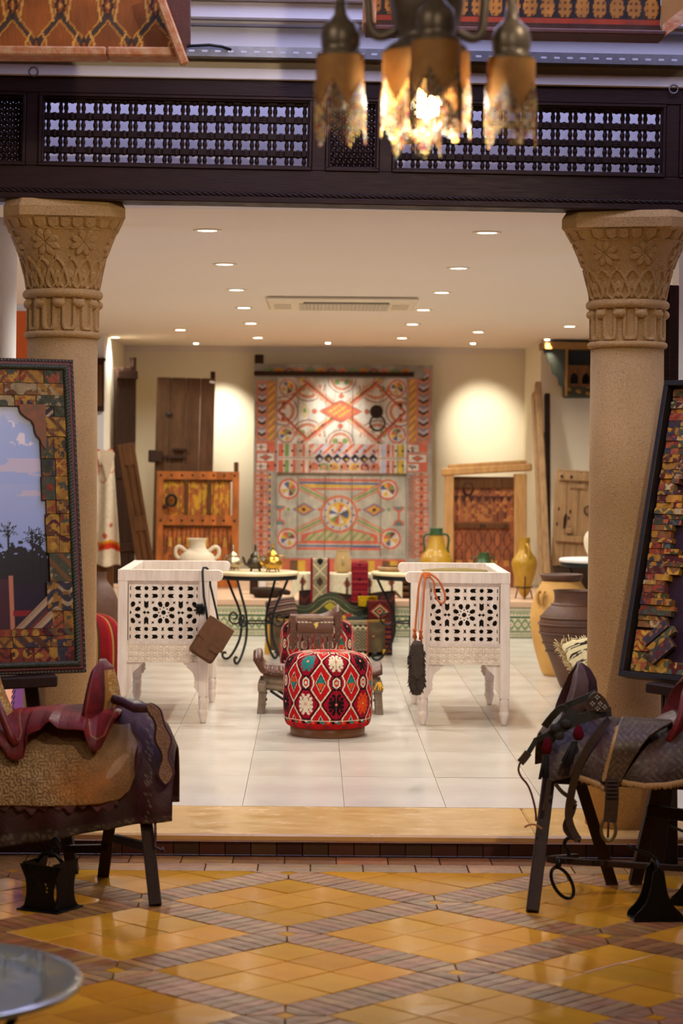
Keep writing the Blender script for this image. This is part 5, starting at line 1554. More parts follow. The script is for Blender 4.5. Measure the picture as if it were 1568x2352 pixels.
MB().box(X8(1244), xr_, -.02, .29, Z8(802), Z8(786), .003).build('top_board', M['ochre'], ws_)
MB().box(0, xr_, .26, .29, 0, Z8(800)).build('back_board', M['green'], ws_)
MB().box(-.012, .012, -.012, .26, 0, Z8(802), .003).build('upright', M['ochre'], ws_)
for py in (841, 885, 910): MB().box(0, xr_, -.008, .24, Z8(py + 3), Z8(py - 2), .002).build('shelf_board', M['green'] if py == 910 else M['brwood'], ws_)
pan = [(.0, 0), (xr_, 0), (xr_, Z8(843) - Z8(885)), (0, Z8(843) - Z8(885))]
holes = [pan]
for cx in (1318, 1345):
    h = []
    for t in np.linspace(0, 1, 9): h.append((X8(cx) + .036 * math.cos(PI * t), .06 + (.055 if .4 < t < .6 else .048) * math.sin(PI * t) * 1.1))
    holes.append([(X8(cx) + .036, .015)] + h + [(X8(cx) - .036, .015)])
o = curve_fill('arched_fret', holes, .012, M['brwood'], ws_); o.location = (0, 0, Z8(885))
painted_board('painted_frieze', 0, xr_, Z8(908), Z8(888), -.004, .02, .006, lambda x, z: np.where((((np.sin(x * 70) + np.cos(z * 90 + x * 20)) > .9))[..., None], np.array((150, 110, 40.)), np.array((40, 46, 34.))) + 0 * x[..., None], M['oldpaint'], ws_)

# ------------------------------------------------------------------ pots
M['yglaze'] = mat('mustard_glaze', (190, 146, 40), .3, .35, 6, dark=(150, 104, 24), rvar=.1)
M['gglaze'] = mat('green_glaze', (58, 92, 52), .3, .3, 8, dark=(34, 60, 34))
M['tanclay'] = mat('tan_clay', (206, 158, 84), .75, .4, 5, dark=(170, 116, 54), bump=.3, bs=30)
M['brclay'] = mat('dark_brown_clay', (92, 56, 34), .6, .5, 5, dark=(54, 32, 22), bump=.35, bs=30)
M['whclay'] = mat('white_clay', (230, 214, 186), .7, .2, 10, dark=(190, 160, 120), bump=.3, bs=60)
def jar(name, label, loc, prof, mt, n=48, neck=None, handles=(), group=None, cat='jar', rz=0):
    t = thing(name, label, cat, loc, rz, group)
    pr = [tuple(p) for p in chaikin(prof, 2)]
    b = MB()
    th = .008
    inner = [(max(r - th, .001), z) for r, z in pr[::-1] if z > pr[-1][1] * .6]
    b.lathe([(0.0, 0.0)] + pr + inner, n=n)
    b.build('body', mt, t)
    if neck: MB().lathe([tuple(p) for p in chaikin(neck[0], 2)], n=n).build('neck', neck[1], t)
    for h in handles: MB().tube([tuple(p) for p in chaikin(h[0], 2)], h[1], 10).build('handle', h[2] if len(h) > 2 else mt, t)
    return t
def jl(px, D, z): p = V(px, 1045, D); return (p.x, D, z)
jar('tall_jar', 'round mustard jar with green neck left of the timber frame', jl(1003, 19.3, LZ), [(.08, 0), (.11, .02), (.15, .16), (.155, .28), (.13, .36), (.095, .40), (.075, .46), (.06, .52), (.058, .55)], M['yglaze'],
    neck=([(.060, .52), (.058, .55), (.057, .585), (.062, .60), (.05, .602)], M['gglaze']), handles=[([(.06, 0, .55), (.10, 0, .545), (.115, 0, .5), (.10, 0, .42), (.11, 0, .38)], .011, M['gglaze']), ([(-.06, 0, .55), (-.10, 0, .545), (-.115, 0, .5), (-.10, 0, .42), (-.11, 0, .38)], .011, M['gglaze'])])
jar('green_jar', 'green glazed jar half hidden behind the right armchair', jl(1113, 19.7, LZ), [(.07, 0), (.11, .05), (.12, .18), (.10, .25), (.06, .29), (.048, .33), (.048, .36), (.052, .37)], M['gglaze'],
    handles=[([(.05, 0, .33), (.085, 0, .33), (.095, 0, .29), (.085, 0, .24)], .008), ([(-.05, 0, .33), (-.085, 0, .33), (-.095, 0, .29), (-.085, 0, .24)], .008)])
jg = jar('tall_jug', 'tall mustard glazed jug with one handle on a small iron stand', jl(1206, 19.0, LZ), [(.03, .03), (.05, .06), (.085, .18), (.112, .28), (.112, .33), (.085, .38), (.055, .41), (.046, .46), (.046, .52), (.05, .535)], M['yglaze'],
    handles=[([(.012, -.05, .48), (.02, -.085, .47), (.03, -.10, .43), (.03, -.10, .38), (.03, -.09, .34)], .012)])
sd = MB()
for k in range(3):
    a = 2 * PI * k / 3 + .5
    sd.tube([(.085 * math.cos(a), .085 * math.sin(a), 0), (.06 * math.cos(a), .06 * math.sin(a), .1), (.092 * math.cos(a), .092 * math.sin(a), .2)], .006, 6)
sd.tube([(.07 * math.cos(a), .07 * math.sin(a), .1) for a in np.linspace(0, 2 * PI, 20)[:-1]], .005, 6, closed=True)
sd.build('stand', M['iron'], jg)
D9 = 15.5
jr = jar('large_jar', 'large tan clay jar with rusty rim behind the dark brown jar', jl(1292, D9, STEP_Z), [(.12, 0), (.145, .03), (.20, .22), (.225, .38), (.215, .50), (.18, .60), (.15, .645), (.135, .67), (.145, .71), (.15, .715)], M['tanclay'],
    handles=[([(-.17, -.12, .60), (-.19, -.15, .60), (-.19, -.15, .56), (-.175, -.13, .52)], .014), ([(-.14, -.15, .60), (-.15, -.18, .60), (-.16, -.18, .56), (-.155, -.16, .52)], .014)])
MB().lathe([(.132, .67), (.137, .668), (.149, .70), (.154, .716), (.148, .722), (.138, .712)], n=48).build('rim', M['brclay'], jr)
D10 = 14.7
jr = jar('large_jar', 'large dark brown ribbed clay jar beside the right column', jl(1325, D10, STEP_Z), [(.095, 0), (.11, .015), (.17, .18), (.235, .34), (.25, .42), (.235, .48), (.19, .54), (.155, .565), (.145, .58), (.145, .63), (.152, .65), (.16, .655)], M['brclay'])
rb = MB()
for z, r in ((.37, .245), (.43, .251), (.475, .239), (.30, .222), (.245, .20), (.56, .163)):
    rb.tube([(r * math.cos(a), r * math.sin(a), z) for a in np.linspace(0, 2 * PI, 49)[:-1]], .0065, 6, closed=True)
rb.build('ribs', M['brclay'], jr)
MB().box(.07, .12, -.262, -.2, .42, .50, .012).build('lug', M['brclay'], jr)
jar('dark_jar', 'dark brown storage jar left of the left armchair', jl(222, 15.2, STEP_Z), [(.10, 0), (.13, .05), (.17, .35), (.165, .52), (.12, .62), (.08, .66), (.072, .70), (.078, .725)], M['brclay'])
jar('amphora', 'white clay amphora with two ring handles behind the left armchair', jl(455, 18.95, LZ), [(.08, 0), (.12, .05), (.165, .22), (.168, .31), (.14, .37), (.09, .405), (.075, .42), (.07, .46), (.078, .495), (.085, .505)], M['whclay'],
    handles=[([(-.10, -.02, .395), (-.15, -.02, .44), (-.19, -.02, .42), (-.19, -.02, .36), (-.155, -.02, .33)], .017), ([(.10, -.02, .395), (.15, -.02, .44), (.19, -.02, .42), (.19, -.02, .36), (.155, -.02, .33)], .017)])
jar('basin', 'wide dark wooden basin behind the large jars at the right', jl(1340, 18.28, STEP_Z), [(.2, 0), (.2, .03), (.06, .08), (.05, .3), (.08, .42), (.2, .47), (.245, .56), (.255, .62), (.262, .635)], M['dkwood'], cat='basin')

# red striped rug pouf at the left
ps = F(192, 1590, STEP_Z)
rp = thing('rug_pouf', 'round pouf in dark red striped rug beside the left armchair', 'pouf', (ps.x, ps.y + .1, STEP_Z))
th, t = np.meshgrid(np.linspace(0, 2 * PI, 200, endpoint=False), np.linspace(0, 1, 60))
pr = chaikin([(.20, 0), (.235, .05), (.25, .25), (.235, .40), (.18, .485), (.08, .51), (0, .512)], 3)
r, z = smooth_profile(pr, 60)
R = np.repeat(r[:, None], 200, 1); Z = np.repeat(z[:, None], 200, 1)
k = np.floor(th * 132 / (2 * PI)).astype(int) % 22
c = np.array([(128, 18, 24)] * 5 + [(150, 22, 28)] * 3 + [(176, 130, 66), (50, 40, 28)] + [(132, 16, 24)] * 6 + [(150, 30, 30)] * 3 + [(186, 150, 84), (70, 54, 34), (110, 14, 22)], float)[k]
grid('cover', np.stack([R * np.cos(th), R * np.sin(th), Z], -1), M['textile'], rp, c, closed_u=True)
MB().lathe([(.19, 0), (.2, .0), (.2, .02), (0, .02)], n=32).build('base', M['dkwood'], rp)

# ------------------------------------------------------------------ round iron tables
M['mosaic'] = mat('cream_marble_top', (226, 204, 158), .3, .25, 9, dark=(190, 160, 112))
def make_table(label, top_mat, r=.315):
    t = thing('round_table', label, 'table', group='round iron tables')
    MB().lathe([(0, .655), (r - .02, .655), (r, .66), (r, .675), (r - .006, .682), (0, .682)], n=56).build('table_top', top_mat, t)
    MB().lathe([(r - .03, .625), (r - .012, .625), (r - .012, .655), (r - .03, .655)], n=56).build('apron_ring', M['black'], t)
    for k in range(4):
        a = PI / 4 + k * PI / 2 + .25
        P = chaikin([(.28, .65), (.22, .52), (.155, .40), (.13, .30), (.14, .18), (.19, .08), (.245, .012), (.29, .012), (.305, .04), (.29, .062), (.27, .055)], 2)
        lg = MB().tube([(p[0] * math.cos(a), p[0] * math.sin(a), p[1]) for p in P], .0095, 8).build('leg', M['black'], t)
        Q = []
        for s in np.linspace(0, 2.6 * PI, 40):
            rr_ = .062 * (1 - s / (3.2 * PI))
            Q.append((.20 + rr_ * math.cos(s + PI), .33 + rr_ * math.sin(s + PI)))
        MB().tube([(q[0] * math.cos(a), q[0] * math.sin(a), q[1]) for q in Q], .0075, 6).build('scroll', M['black'], lg)
    MB().tube([(.132 * math.cos(a), .132 * math.sin(a), .30) for a in np.linspace(0, 2 * PI, 33)[:-1]], .007, 6, closed=True).build('waist_ring', M['black'], t)
    return t
tb1 = make_table('round cream table on curled iron legs carrying the teapots', M['mosaic'])
tb1.location = jl(592, 16.3, STEP_Z)
tb2 = copy_tree(tb1); tb2['label'] = 'round cream table on curled iron legs behind the right armchair'
tb2.location = jl(950, 16.4, STEP_Z); tb2.rotation_euler = (0, 0, .4)
tb3 = make_table('round white table with a pale pot near the right column', M['white'])
tb3.location = jl(1386, 17.3, STEP_Z); tb3.scale = (1.1, 1.1, 1.10)
TT = STEP_Z + .683
jar('pale_pot', 'pale round pot on the white table, mostly hidden by the column', jl(1374, 17.2, STEP_Z + .682 * 1.1 + .002), [(.05, 0), (.09, .05), (.115, .13), (.10, .2), (.06, .23), (.065, .25)], M['whclay'], cat='pot')
M['basket'] = mat('flat_tan_basket', (168, 134, 92), .8, .4, 30, bump=.5, bs=120, dark=(120, 90, 58))
jar('flat_basket', 'flat tan basket lying on the table behind the right armchair', (V(905, 1305, 16.3).x, 16.45, TT), [(.10, 0), (.118, .004), (.125, .02), (.12, .032), (.11, .034)], M['basket'], cat='basket')

M['brass'] = mat('polished_brass', (206, 164, 74), .22, .3, 18, metal=.95, dark=(130, 92, 30), bump=.3, bs=70)
M['pewter'] = mat('dull_pewter', (92, 84, 70), .38, .4, 18, metal=.85, dark=(52, 46, 38), bump=.2, bs=60)
M['silver'] = mat('old_silver', (196, 180, 150), .3, .3, 18, metal=.9, dark=(120, 96, 66), bump=.2, bs=60)
def teapot(label, loc, k, mt, rz, feet=True):
    t = thing('teapot', label, 'teapot', loc, rz, 'metal teapots')
    pr = [(.045, .022), (.07, .03), (.088, .065), (.086, .10), (.064, .128), (.05, .14), (.054, .15)]
    MB().lathe([(0, .022)] + [tuple(p) for p in chaikin(pr, 2)] + [(0, .15)], n=32).build('body', mt, t)
    MB().lathe([tuple(p) for p in chaikin([(.054, .15), (.05, .165), (.03, .185), (.014, .20), (.010, .22), (.016, .235), (.008, .25), (.012, .262), (0, .275)], 1)], n=24).build('lid', mt, t)
    P = chaikin([(-.07, 0, .06), (-.11, 0, .075), (-.118, 0, .12), (-.135, 0, .15)], 2)
    MB().tube(P, [.018 - .010 * i / (len(P) - 1) for i in range(len(P))], 10).build('spout', mt, t)
    MB().tube(chaikin([(.055, 0, .145), (.095, 0, .155), (.125, 0, .12), (.11, 0, .075), (.08, 0, .06)], 2), .007, 8).build('handle', mt, t)
    for q in range(4):
        a = q * PI / 2 + .4
        MB().tube([(.05 * math.cos(a), .05 * math.sin(a), .028), (.062 * math.cos(a), .062 * math.sin(a), .012), (.066 * math.cos(a), .066 * math.sin(a), 0)], .007, 6).build('foot', mt, t)
    t.scale = (k, k, k)
    return t
teapot('large polished brass teapot on the round table', (V(626, 1310, 16.2).x, 16.2, TT), .80, M['brass'], .1)
teapot('dull pewter teapot between the brass and silver ones', (V(586, 1310, 16.25).x, 16.28, TT), .74, M['pewter'], .3)
teapot('small old silver teapot beside the armchair arm', (V(534, 1310, 16.3).x, 16.38, TT), .70, M['silver'], 2.6)

# ------------------------------------------------------------------ painted cradle with textiles
D11 = 17.0; S11 = S(D11)
cr0 = V(757, 1500, D11)
cra = thing('painted_cradle', 'half-round green painted wooden cradle in the middle of the room', 'cradle', (cr0.x, D11 - .1, STEP_Z))
Zc_ = lambda py: CAMZ - (py - 1045) * D11 / FPX - STEP_Z
zt_, zb0 = Zc_(1418), Zc_(1492)
U, Vv = np.meshgrid(np.linspace(0, PI, 120), np.linspace(0, 1, 40))
P = np.stack([-.47 * np.cos(U), -.30 * np.sin(U) + .1, zb0 + (zt_ - zb0) * Vv - .02 * np.sin(U) * 0], -1)
c = canvas(U.shape, (104, 88, 62))
c *= (.7 + .6 * fbm(U * 3, Vv * 3, 2.0, 4))[..., None]
s = U * .38
for k in range(6):
    a = .25 + k * .53
    put(c, lozenge(U, Vv, a, .5, .05, .12), (120, 50, 40)); put(c, disc(U * 2, Vv * 2, a * 2, 1.0, .05), (190, 160, 90))
put(c, Vv > .93, (168, 132, 54))
grid('front_panel', P, M['oldpaint'], cra, c, solid=.014)
bp_ = [(-.47, 0), (.47, 0)] + [(.47 * math.cos(a), -.30 * math.sin(a)) for a in np.linspace(0, PI, 24)][1:-1]
MB().prism([(p[0], p[1] + .1) for p in bp_], .02, Matrix.Translation((0, 0, zb0))).build('floor_board', M['dkwood'], cra)
xs = np.linspace(-.37, .37, 80)
def wav(x): return Zc_(1392) + .085 * math.exp(-(x / .13) ** 2) + .03 * math.cos(x * 17) * (abs(x) > .1) + .02
X, Vv = np.meshgrid(np.linspace(-.47, .47, 150), np.linspace(0, 1, 70))
top = np.array([wav(x) for x in X[0]])
Z = zb0 + (top[None, :] - zb0) * Vv
c = canvas(X.shape, (52, 62, 42)); c *= (.8 + .4 * fbm(X * 10, Z * 10, 2, 6))[..., None]
ln = zt_ + .05 + .045 * np.cos(X * 13.5) + .035 * np.exp(-(X / .06) ** 2)
put(c, np.abs(Z - ln) < .006, (178, 158, 106)); put(c, np.abs(Z - (top[None, :] - .03)) < .004, (110, 112, 72))
put(c, lozenge(X, Z, 0, zt_ + .085, .05, .035), (176, 160, 48)); put(c, disc(X, Z, -.25, zt_ + .12, .022) | disc(X, Z, .25, zt_ + .12, .022), (130, 44, 40))
put(c, Z < zt_ + .012, (66, 78, 76))
put(c, (np.abs(Z - zt_ - .02) < .012) & (np.abs(np.abs(X) - .14) < .03), (170, 60, 50))
grid('back_board', np.stack([X, np.full_like(X, .10), Z], -1), M['oldpaint'], cra, c, solid=.016)
for sx in (-1, 1):
    MB().tube([(sx * .40, -.02, zb0), (sx * .36, -.06, zb0 * .5), (sx * .30, -.10, 0)], .012, 8).build('leg', M['black'], cra)
    MB().tube([(sx * .40, .09, zb0), (sx * .36, .12, zb0 * .5), (sx * .30, .14, 0)], .012, 8).build('leg', M['black'], cra)
def kil_stripe(u, v):
    k = np.floor(v * 9 + 9).astype(int) % 5
    return np.array([(72, 48, 44), (150, 130, 106), (84, 40, 54), (120, 96, 80), (60, 44, 40)], float)[k]
cushion('striped_bag', 'folded brown and cream striped textile at the left of the cradle', (cr0.x - .38, D11 - .02, STEP_Z + Zc_(1398)), .12, .085, .05, M['textile'], (1.25, -.2, 0), 'textile', kil_stripe)
def kil_gold(u, v):
    c = canvas(u.shape, (196, 148, 62)); put(c, np.floor(v * 8 + 8) % 3 == 0, (168, 116, 44)); put(c, (np.abs(u) > .9), (170, 60, 50)); return c
cushion('gold_cushion', 'flat golden cushion lying in the middle of the cradle', (cr0.x + .02, D11 - .08, STEP_Z + Zc_(1425)), .11, .05, .04, M['textile'], (1.1, 0, 0), 'cushion', kil_gold)
def hang(name, label, px0, px1, py0, py1, D, fn, nx=60, nz=90, wob=.01, top=.10, cat='kilim', fr=None):
    """textile hanging over an edge at py0"""
    a, b = V(px0, py0, D), V(px1, py1, D)
    w_, h_ = b.x - a.x, a.z - b.z
    t = thing(name, label, cat, (a.x, D, b.z))
    L = h_ + top
    X, s = np.meshgrid(np.linspace(0, w_, nx), np.linspace(0, L, nz))
    Y = np.where(s < h_, -.012 - wob * np.sin(X / w_ * 6 + s * 4) * (1 - s / h_) , (s - h_))
    Zz = np.where(s < h_, s, h_ + .004 - (s - h_) * .15)
    grid('cloth', np.stack([X, Y, Zz], -1), M['textile'], t, fn(X / w_, s / h_), solid=.006)
    if fr: fringe(t, 'fringe', (0, -.014, .004), (w_, -.014, .004), 30, fr[0], fr[1], .004, .006, (0, 0, 0))
    return t
def kz(u, v):
    c = canvas(u.shape, (140, 124, 96))
    zg = np.abs(((u * 4) % 1) - .5) * .12
    put(c, (v > .78) & (v < .9 + 0 * u), (30, 26, 24)); put(c, np.abs(v - .80 - zg) < .03, (206, 190, 150))
    put(c, (v < .2), (30, 26, 24)); put(c, np.abs(v - .08 - zg) < .03, (206, 190, 150))
    m = (v > .25) & (v < .74); put(c, m & (np.floor((np.abs(u - .5) * .6 + v) * 22) % 2 == 0), (82, 74, 60))
    put(c, (u < .06) | (u > .94), (170, 60, 40)); return c
hang('zigzag_kilim', 'small beige and black zigzag kilim over the front of the cradle', 797, 845, 1426, 1512, D11 - .28, kz)
def kd(u, v):
    k = np.floor(v * 22).astype(int) % 6
    c = np.array([(44, 30, 34), (150, 66, 54), (60, 40, 40), (140, 60, 50), (36, 34, 44), (110, 50, 44)], float)[k]
    m = v > .62
    put(c, m, (100, 34, 30)); vv = (v - .81) / .19
    for q, cl_ in ((1.0, (60, 22, 22)), (.85, (150, 60, 46)), (.62, (206, 180, 130)), (.48, (40, 28, 28)), (.3, (200, 160, 110)), (.18, (150, 40, 44))): put(c, m & (np.abs(u - .5) * 2 + np.abs(vv) < q), cl_)
    put(c, (u < .04) | (u > .96), (40, 30, 30)); return c
hang('diamond_kilim', 'dark red kilim with a large diamond at the right of the cradle', 843, 900, 1380, 1505, D11 - .12, kd, fr=(.05, M['rush']))
hang('yellow_cloth', 'small yellow cloth on the cradle back board', 822, 866, 1370, 1392, D11 - .02, lambda u, v: canvas(u.shape, (196, 160, 36)) - 60 * (fbm(u * 4, v * 4, 2, 2)[..., None]), wob=.035, top=.03, cat='cloth')
fringe(cra, 'yarn_tassel', (-.49, .06, zt_ + .0), (-.47, .06, zt_), 10, .30, M['gold'], .006, .012)
fringe(cra, 'yarn_tassel', (.41, -.06, zb0 + .02), (.43, -.06, zb0 + .02), 10, .12, M['gold'], .006, .012)

# ------------------------------------------------------------------ covered chest behind the cradle
D12 = 18.1; S12 = S(D12)
q0 = V(797, 1320, D12)
zt2 = V(797, 1322, D12).z - STEP_Z
chst = thing('chest', 'low wooden chest covered by textiles in front of the ledge', 'chest', (q0.x, D12 + .16, STEP_Z))
MB().box(-.40, .40, -.15, .20, .06, zt2 - .012, .01).build('body', M['dkwood'], chst)
for sx in (-1, 1):
    for y in (-.12, .17): MB().box(sx * .37 - .02, sx * .37 + .02, y - .02, y + .02, 0, .07, .004).build('foot', M['dkwood'], chst)
def kcl(u, v):
    c = canvas(u.shape, (236, 222, 186)); zc = .12
    for k in range(5):
        a = .1 + k * .2
        put(c, lozenge(u * 5, v, a * 5, .16, .16, .12) & (v < .3), (150, 80, 60)); put(c, (np.abs(u - a) < .012) & (v < .25), (90, 50, 40))
    return c
def chest_cloth(name, label, z_top, ln, wd, off, fn, wav_):
    t = thing(name, label, 'cloth', (q0.x, D12 + .16, STEP_Z))
    X, s = np.meshgrid(np.linspace(-wd / 2, wd / 2, 90), np.linspace(0, ln + .33, 60))
    hem = ln * (1 + wav_ * np.sin(X * 9 + 1))
    f = s / (ln + .33)
    dn = np.clip(ln - s, 0, None) / ln
    Y = np.where(s < ln, -.155 - off - .012 * np.sin(X * 22) * dn, -.155 - off + (s - ln))
    Z = np.where(s < ln, z_top - hem * dn, z_top)
    edge = np.clip((np.abs(X) - .405) / .05, 0, 1)
    Z = np.where((np.abs(X) > .405), Z - (np.abs(X) - .405) * 1.2, Z)
    grid('cloth', np.stack([X, Y, Z], -1), M['textile'], t, fn((X + wd / 2) / wd, s / (ln + .33)), solid=.004)
    return t
def kdk(u, v):
    c = canvas(u.shape, (52, 38, 32)); zg = np.abs(((u * 9) % 1) - .5) * .16
    put(c, np.abs(v - .30 - zg) < .02, (140, 96, 70)); put(c, np.abs(v - .12 - zg) < .025, (96, 40, 36)); return c
chest_cloth('dark_kilim', 'dark zigzag kilim hanging down the front of the chest', zt2 + .004, .30, .80, .006, kdk, .02)
chest_cloth('white_cloth', 'cream cloth with small red figures covering the chest top', zt2 + .012, .15, .92, .018, kcl, .12)
zc_ = STEP_Z + zt2 + .018
def runner(name, label, px, wpx, py_top, py_bot, fn, hump):
    a = V(px, py_top, D12 - .05)
    w_ = wpx / S12
    zb_ = V(px, py_bot, D12 - .05).z
    t = thing(name, label, 'runner', (a.x, D12 - .02, zc_))
    P = chaikin([(-.075, zb_ - zc_), (-.075, -.10), (-.07, 0.0), (-.05, hump * .75), (.0, hump), (.06, hump * .8), (.10, hump * .1), (.115, .012)], 3)
    yy_, zz_ = smooth_profile(P, 110)
    X, I = np.meshgrid(np.linspace(-w_ / 2, w_ / 2, 44), np.arange(110))
    Y = yy_[I] + .004 * np.sin(X * 60); Z = zz_[I]
    d = np.r_[0, np.cumsum(np.hypot(np.diff(yy_), np.diff(zz_)))]
    grid('cloth', np.stack([X, Y, Z], -1), M['textile'], t, fn(X / w_ + .5, d[I] / w_), solid=.008)
    Pf = MB(); Pf.tube([(-w_ * .42, .02, hump * .45), (w_ * .42, .02, hump * .45)], hump * .42, 16); Pf.build('stuffing', M['khaki'], t)
    return t
def kr1(u, v):
    c = canvas(u.shape, (150, 134, 104)); put(c, (u < .13) | (u > .87), (120, 24, 34))
    z = (v % 1.1) / 1.1
    put(c, (np.abs(np.abs(u - .5) - np.abs(z - .5)) < .05) & (u > .13) & (u < .87), (206, 190, 150)); put(c, (np.abs(u - .5) + np.abs(z - .05) < .18), (26, 22, 22)); put(c, (np.abs(u - .5) + np.abs(z - .95) < .18), (26, 22, 22))
    put(c, ((np.floor(u * 22) + np.floor(v * 22)) % 3 == 0) & (v < 1.4) & (u > .13) & (u < .87), (110, 90, 64)); return c
def kr2(u, v):
    c = canvas(u.shape, (132, 28, 38)); put(c, np.floor(v * 9) % 3 == 0, (108, 20, 32)); put(c, (np.abs(u - .5) + np.abs((v % .9) - .45) < .12), (40, 20, 26)); put(c, ((u < .06) | (u > .94)), (120, 24, 34)); put(c, (v % .6 < .05), (160, 66, 60)); return c
runner('patterned_runner', 'cream and black patterned runner with red edges on the chest', 735, 44, 1282, 1384, kr1, .135)
runner('red_runner', 'plain dark red woven runner on the chest', 826, 38, 1296, 1382, kr2, .105)
jar('cream_jug', 'cream clay jug with small front handle between the two runners', (V(787, 1318, D12).x, D12 + .17, zc_), [(.055, 0), (.07, .01), (.072, .06), (.062, .13), (.05, .175), (.054, .19)], mat('cream_clay', (196, 164, 108), .7, .3, 12, dark=(156, 124, 76)),
    handles=[([(0, -.052, .13), (0, -.085, .125), (0, -.09, .09), (0, -.068, .06)], .008)], cat='jug')

# ------------------------------------------------------------------ small goods on the ledge
def ledgebox(name, label, cat, px0, px1, py, D, h, mt, dep=.14, b=.01):
    a, c = V(px0, py, D), V(px1, py, D)
    t = thing(name, label, cat, ((a.x + c.x) / 2, D, LZ)); w_ = (c.x - a.x) / 2
    MB().box(-w_, w_, 0, dep, 0, h * .75, b).build('box', mt, t)
    MB().box(-w_ - .004, w_ + .004, -.004, dep + .004, h * .75, h, b * .6).build('lid', mt, t)
    return t
ledgebox('brown_box', 'small dark brown box on the ledge under the teapot table', 'box', 573, 592, 1345, 19.3, .19, M['dkwood'])
ledgebox('white_box', 'small white box on the ledge beside the brown box', 'box', 594, 613, 1345, 19.3, .17, M['white'])
ledgebox('pale_stone_block', 'long pale stone block on the ledge behind the boxes', 'block', 575, 640, 1330, 19.9, .27, M['tan'])
ledgebox('cream_box', 'flat cream box on the ledge right of the white box', 'box', 616, 640, 1345, 19.25, .13, M['whclay'])
lu = thing('wooden_mortar', 'dark carved wooden bowl with spout on the ledge front', 'bowl', (V(612, 1372, 18.9).x, 18.9, LZ))
MB().lathe([(0, 0), (.10, 0), (.125, .03), (.13, .075), (.115, .085), (.10, .06), (0, .05)], n=32).build('bowl', M['dkwood'], lu)
MB().tube([(.11, -.02, .06), (.17, -.06, .05), (.2, -.08, .045)], [.03, .025, .02], 12).build('spout', M['dkwood'], lu)
for k in range(3):
    o = thing('wooden_bowl', ['lowest', 'middle', 'topmost'][k] + ' dark wooden bowl of the stack on the ledge right of the chest', 'bowl', (V(936, 1370, 19.0).x, 19.0, LZ + .055 * k), group='stacked wooden bowls')
    MB().lathe([(0, 0), (.06, 0), (.12 - .006 * k, .03), (.13 - .006 * k, .054), (.115, .05), (.05, .012), (0, .012)], n=32).build('bowl', M['brwood'], o)
# ------------------------------------------------------------------ hanging lamp
M['oldbrass'] = mat('aged_dark_brass', (120, 108, 94), .4, .4, 20, metal=.45, dark=(70, 62, 54), bump=.1, bs=30)
M['amber'] = mat('amber_lamp_fabric', (190, 136, 70), .6, .35, 30, dark=(120, 76, 36), trans=.12)
M['beads'] = mat('glass_beads', (255, 255, 255), .2, attr=True, trans=.25, spec=.7)
M['bulbglass'] = mat('unlit_bulb', (214, 206, 196), .25, trans=.3)
M['bulb'] = mat('lit_bulb', (255, 255, 255), .4, emis=(255, 226, 170), estr=60.0)
LD = 5.2
lc = V(978, 130, LD)
lamp = thing('hanging_lamp', 'dark brass hanging lamp with bead-fringed amber shades', 'lamp', (lc.x, LD, 0))
MB().lathe([tuple(p) for p in chaikin([(.01, 3.0), (.02, 2.96), (.05, 2.90), (.085, 2.82), (.092, 2.75), (.085, 2.70), (.068, 2.655), (.072, 2.64), (.098, 2.625), (.108, 2.61)], 2)][::-1], n=40).build('body', M['oldbrass'], lamp)
MB().tube([(0, 0, 2.98), (0, 0, 3.9)], .008, 10).build('hanging_rod', M['oldbrass'], lamp)
MB().lathe([(.05, 3.895), (.045, 3.87), (.015, 3.85)][::-1], n=20).build('ceiling_rose', M['oldbrass'], lamp)
bead_cols = np.array([(206, 176, 96), (176, 110, 90), (150, 126, 90), (206, 196, 190), (214, 190, 120), (156, 84, 84), (130, 140, 130), (206, 160, 120)], float)
def shade(parent, x, y, zt, r, h, teeth, tag_):
    z_m = zt - h * .30
    cyl = MB()
    n = 48
    for k in range(n):
        a0, a1 = 2 * PI * k / n, 2 * PI * (k + 1) / n
        zz_ = lambda a: zt - h * (.32 + .30 * abs(((a * teeth / (2 * PI)) % 1) - .5) * 2)
        cyl.add([(x + r * math.cos(a0), y + r * math.sin(a0), zt), (x + r * math.cos(a1), y + r * math.sin(a1), zt), (x + r * math.cos(a1), y + r * math.sin(a1), zz_(a1)), (x + r * math.cos(a0), y + r * math.sin(a0), zz_(a0))], [(0, 3, 2, 1)], 0, True)
    s = cyl.build('shade', M['amber'], parent)
    b = MB(); ns = int(2 * PI * r / .0072); cols = []
    octv = [(1, 0, 0), (0, 1, 0), (-1, 0, 0), (0, -1, 0), (0, 0, 1), (0, 0, -1)]
    octf = [(0, 1, 4), (1, 2, 4), (2, 3, 4), (3, 0, 4), (1, 0, 5), (2, 1, 5), (3, 2, 5), (0, 3, 5)]
    for k in range(ns):
        a = 2 * PI * k / ns
        ph = abs(((a * teeth / (2 * PI)) % 1) - .5) * 2
        zs = zt - h * (.30 + .28 * ph)
        ze = zt - h * (.80 + .20 * (1 - abs(((a * teeth * 1.0 / (2 * PI) + .5) % 1) - .5) * 2)) - rng.uniform(0, .006)
        z = zs
        while z > ze:
            c = Vector((x + (r + .002) * math.cos(a), y + (r + .002) * math.sin(a), z)); q = .0032 * rng.uniform(.8, 1.2)
            b.add([c + Vector((p[0] * q, p[1] * q, p[2] * q * 1.5)) for p in octv], octf)
            cols.append(bead_cols[rng.integers(8)]); z -= .0085
    o = b.build('bead_fringe', M['beads'], s); tag(o, kind='stuff')
    paint(o.data, np.repeat(np.array(cols), 6, 0))
    return s
cs = shade(lamp, 0, 0, 2.612, .105, .205, 8, 'c')
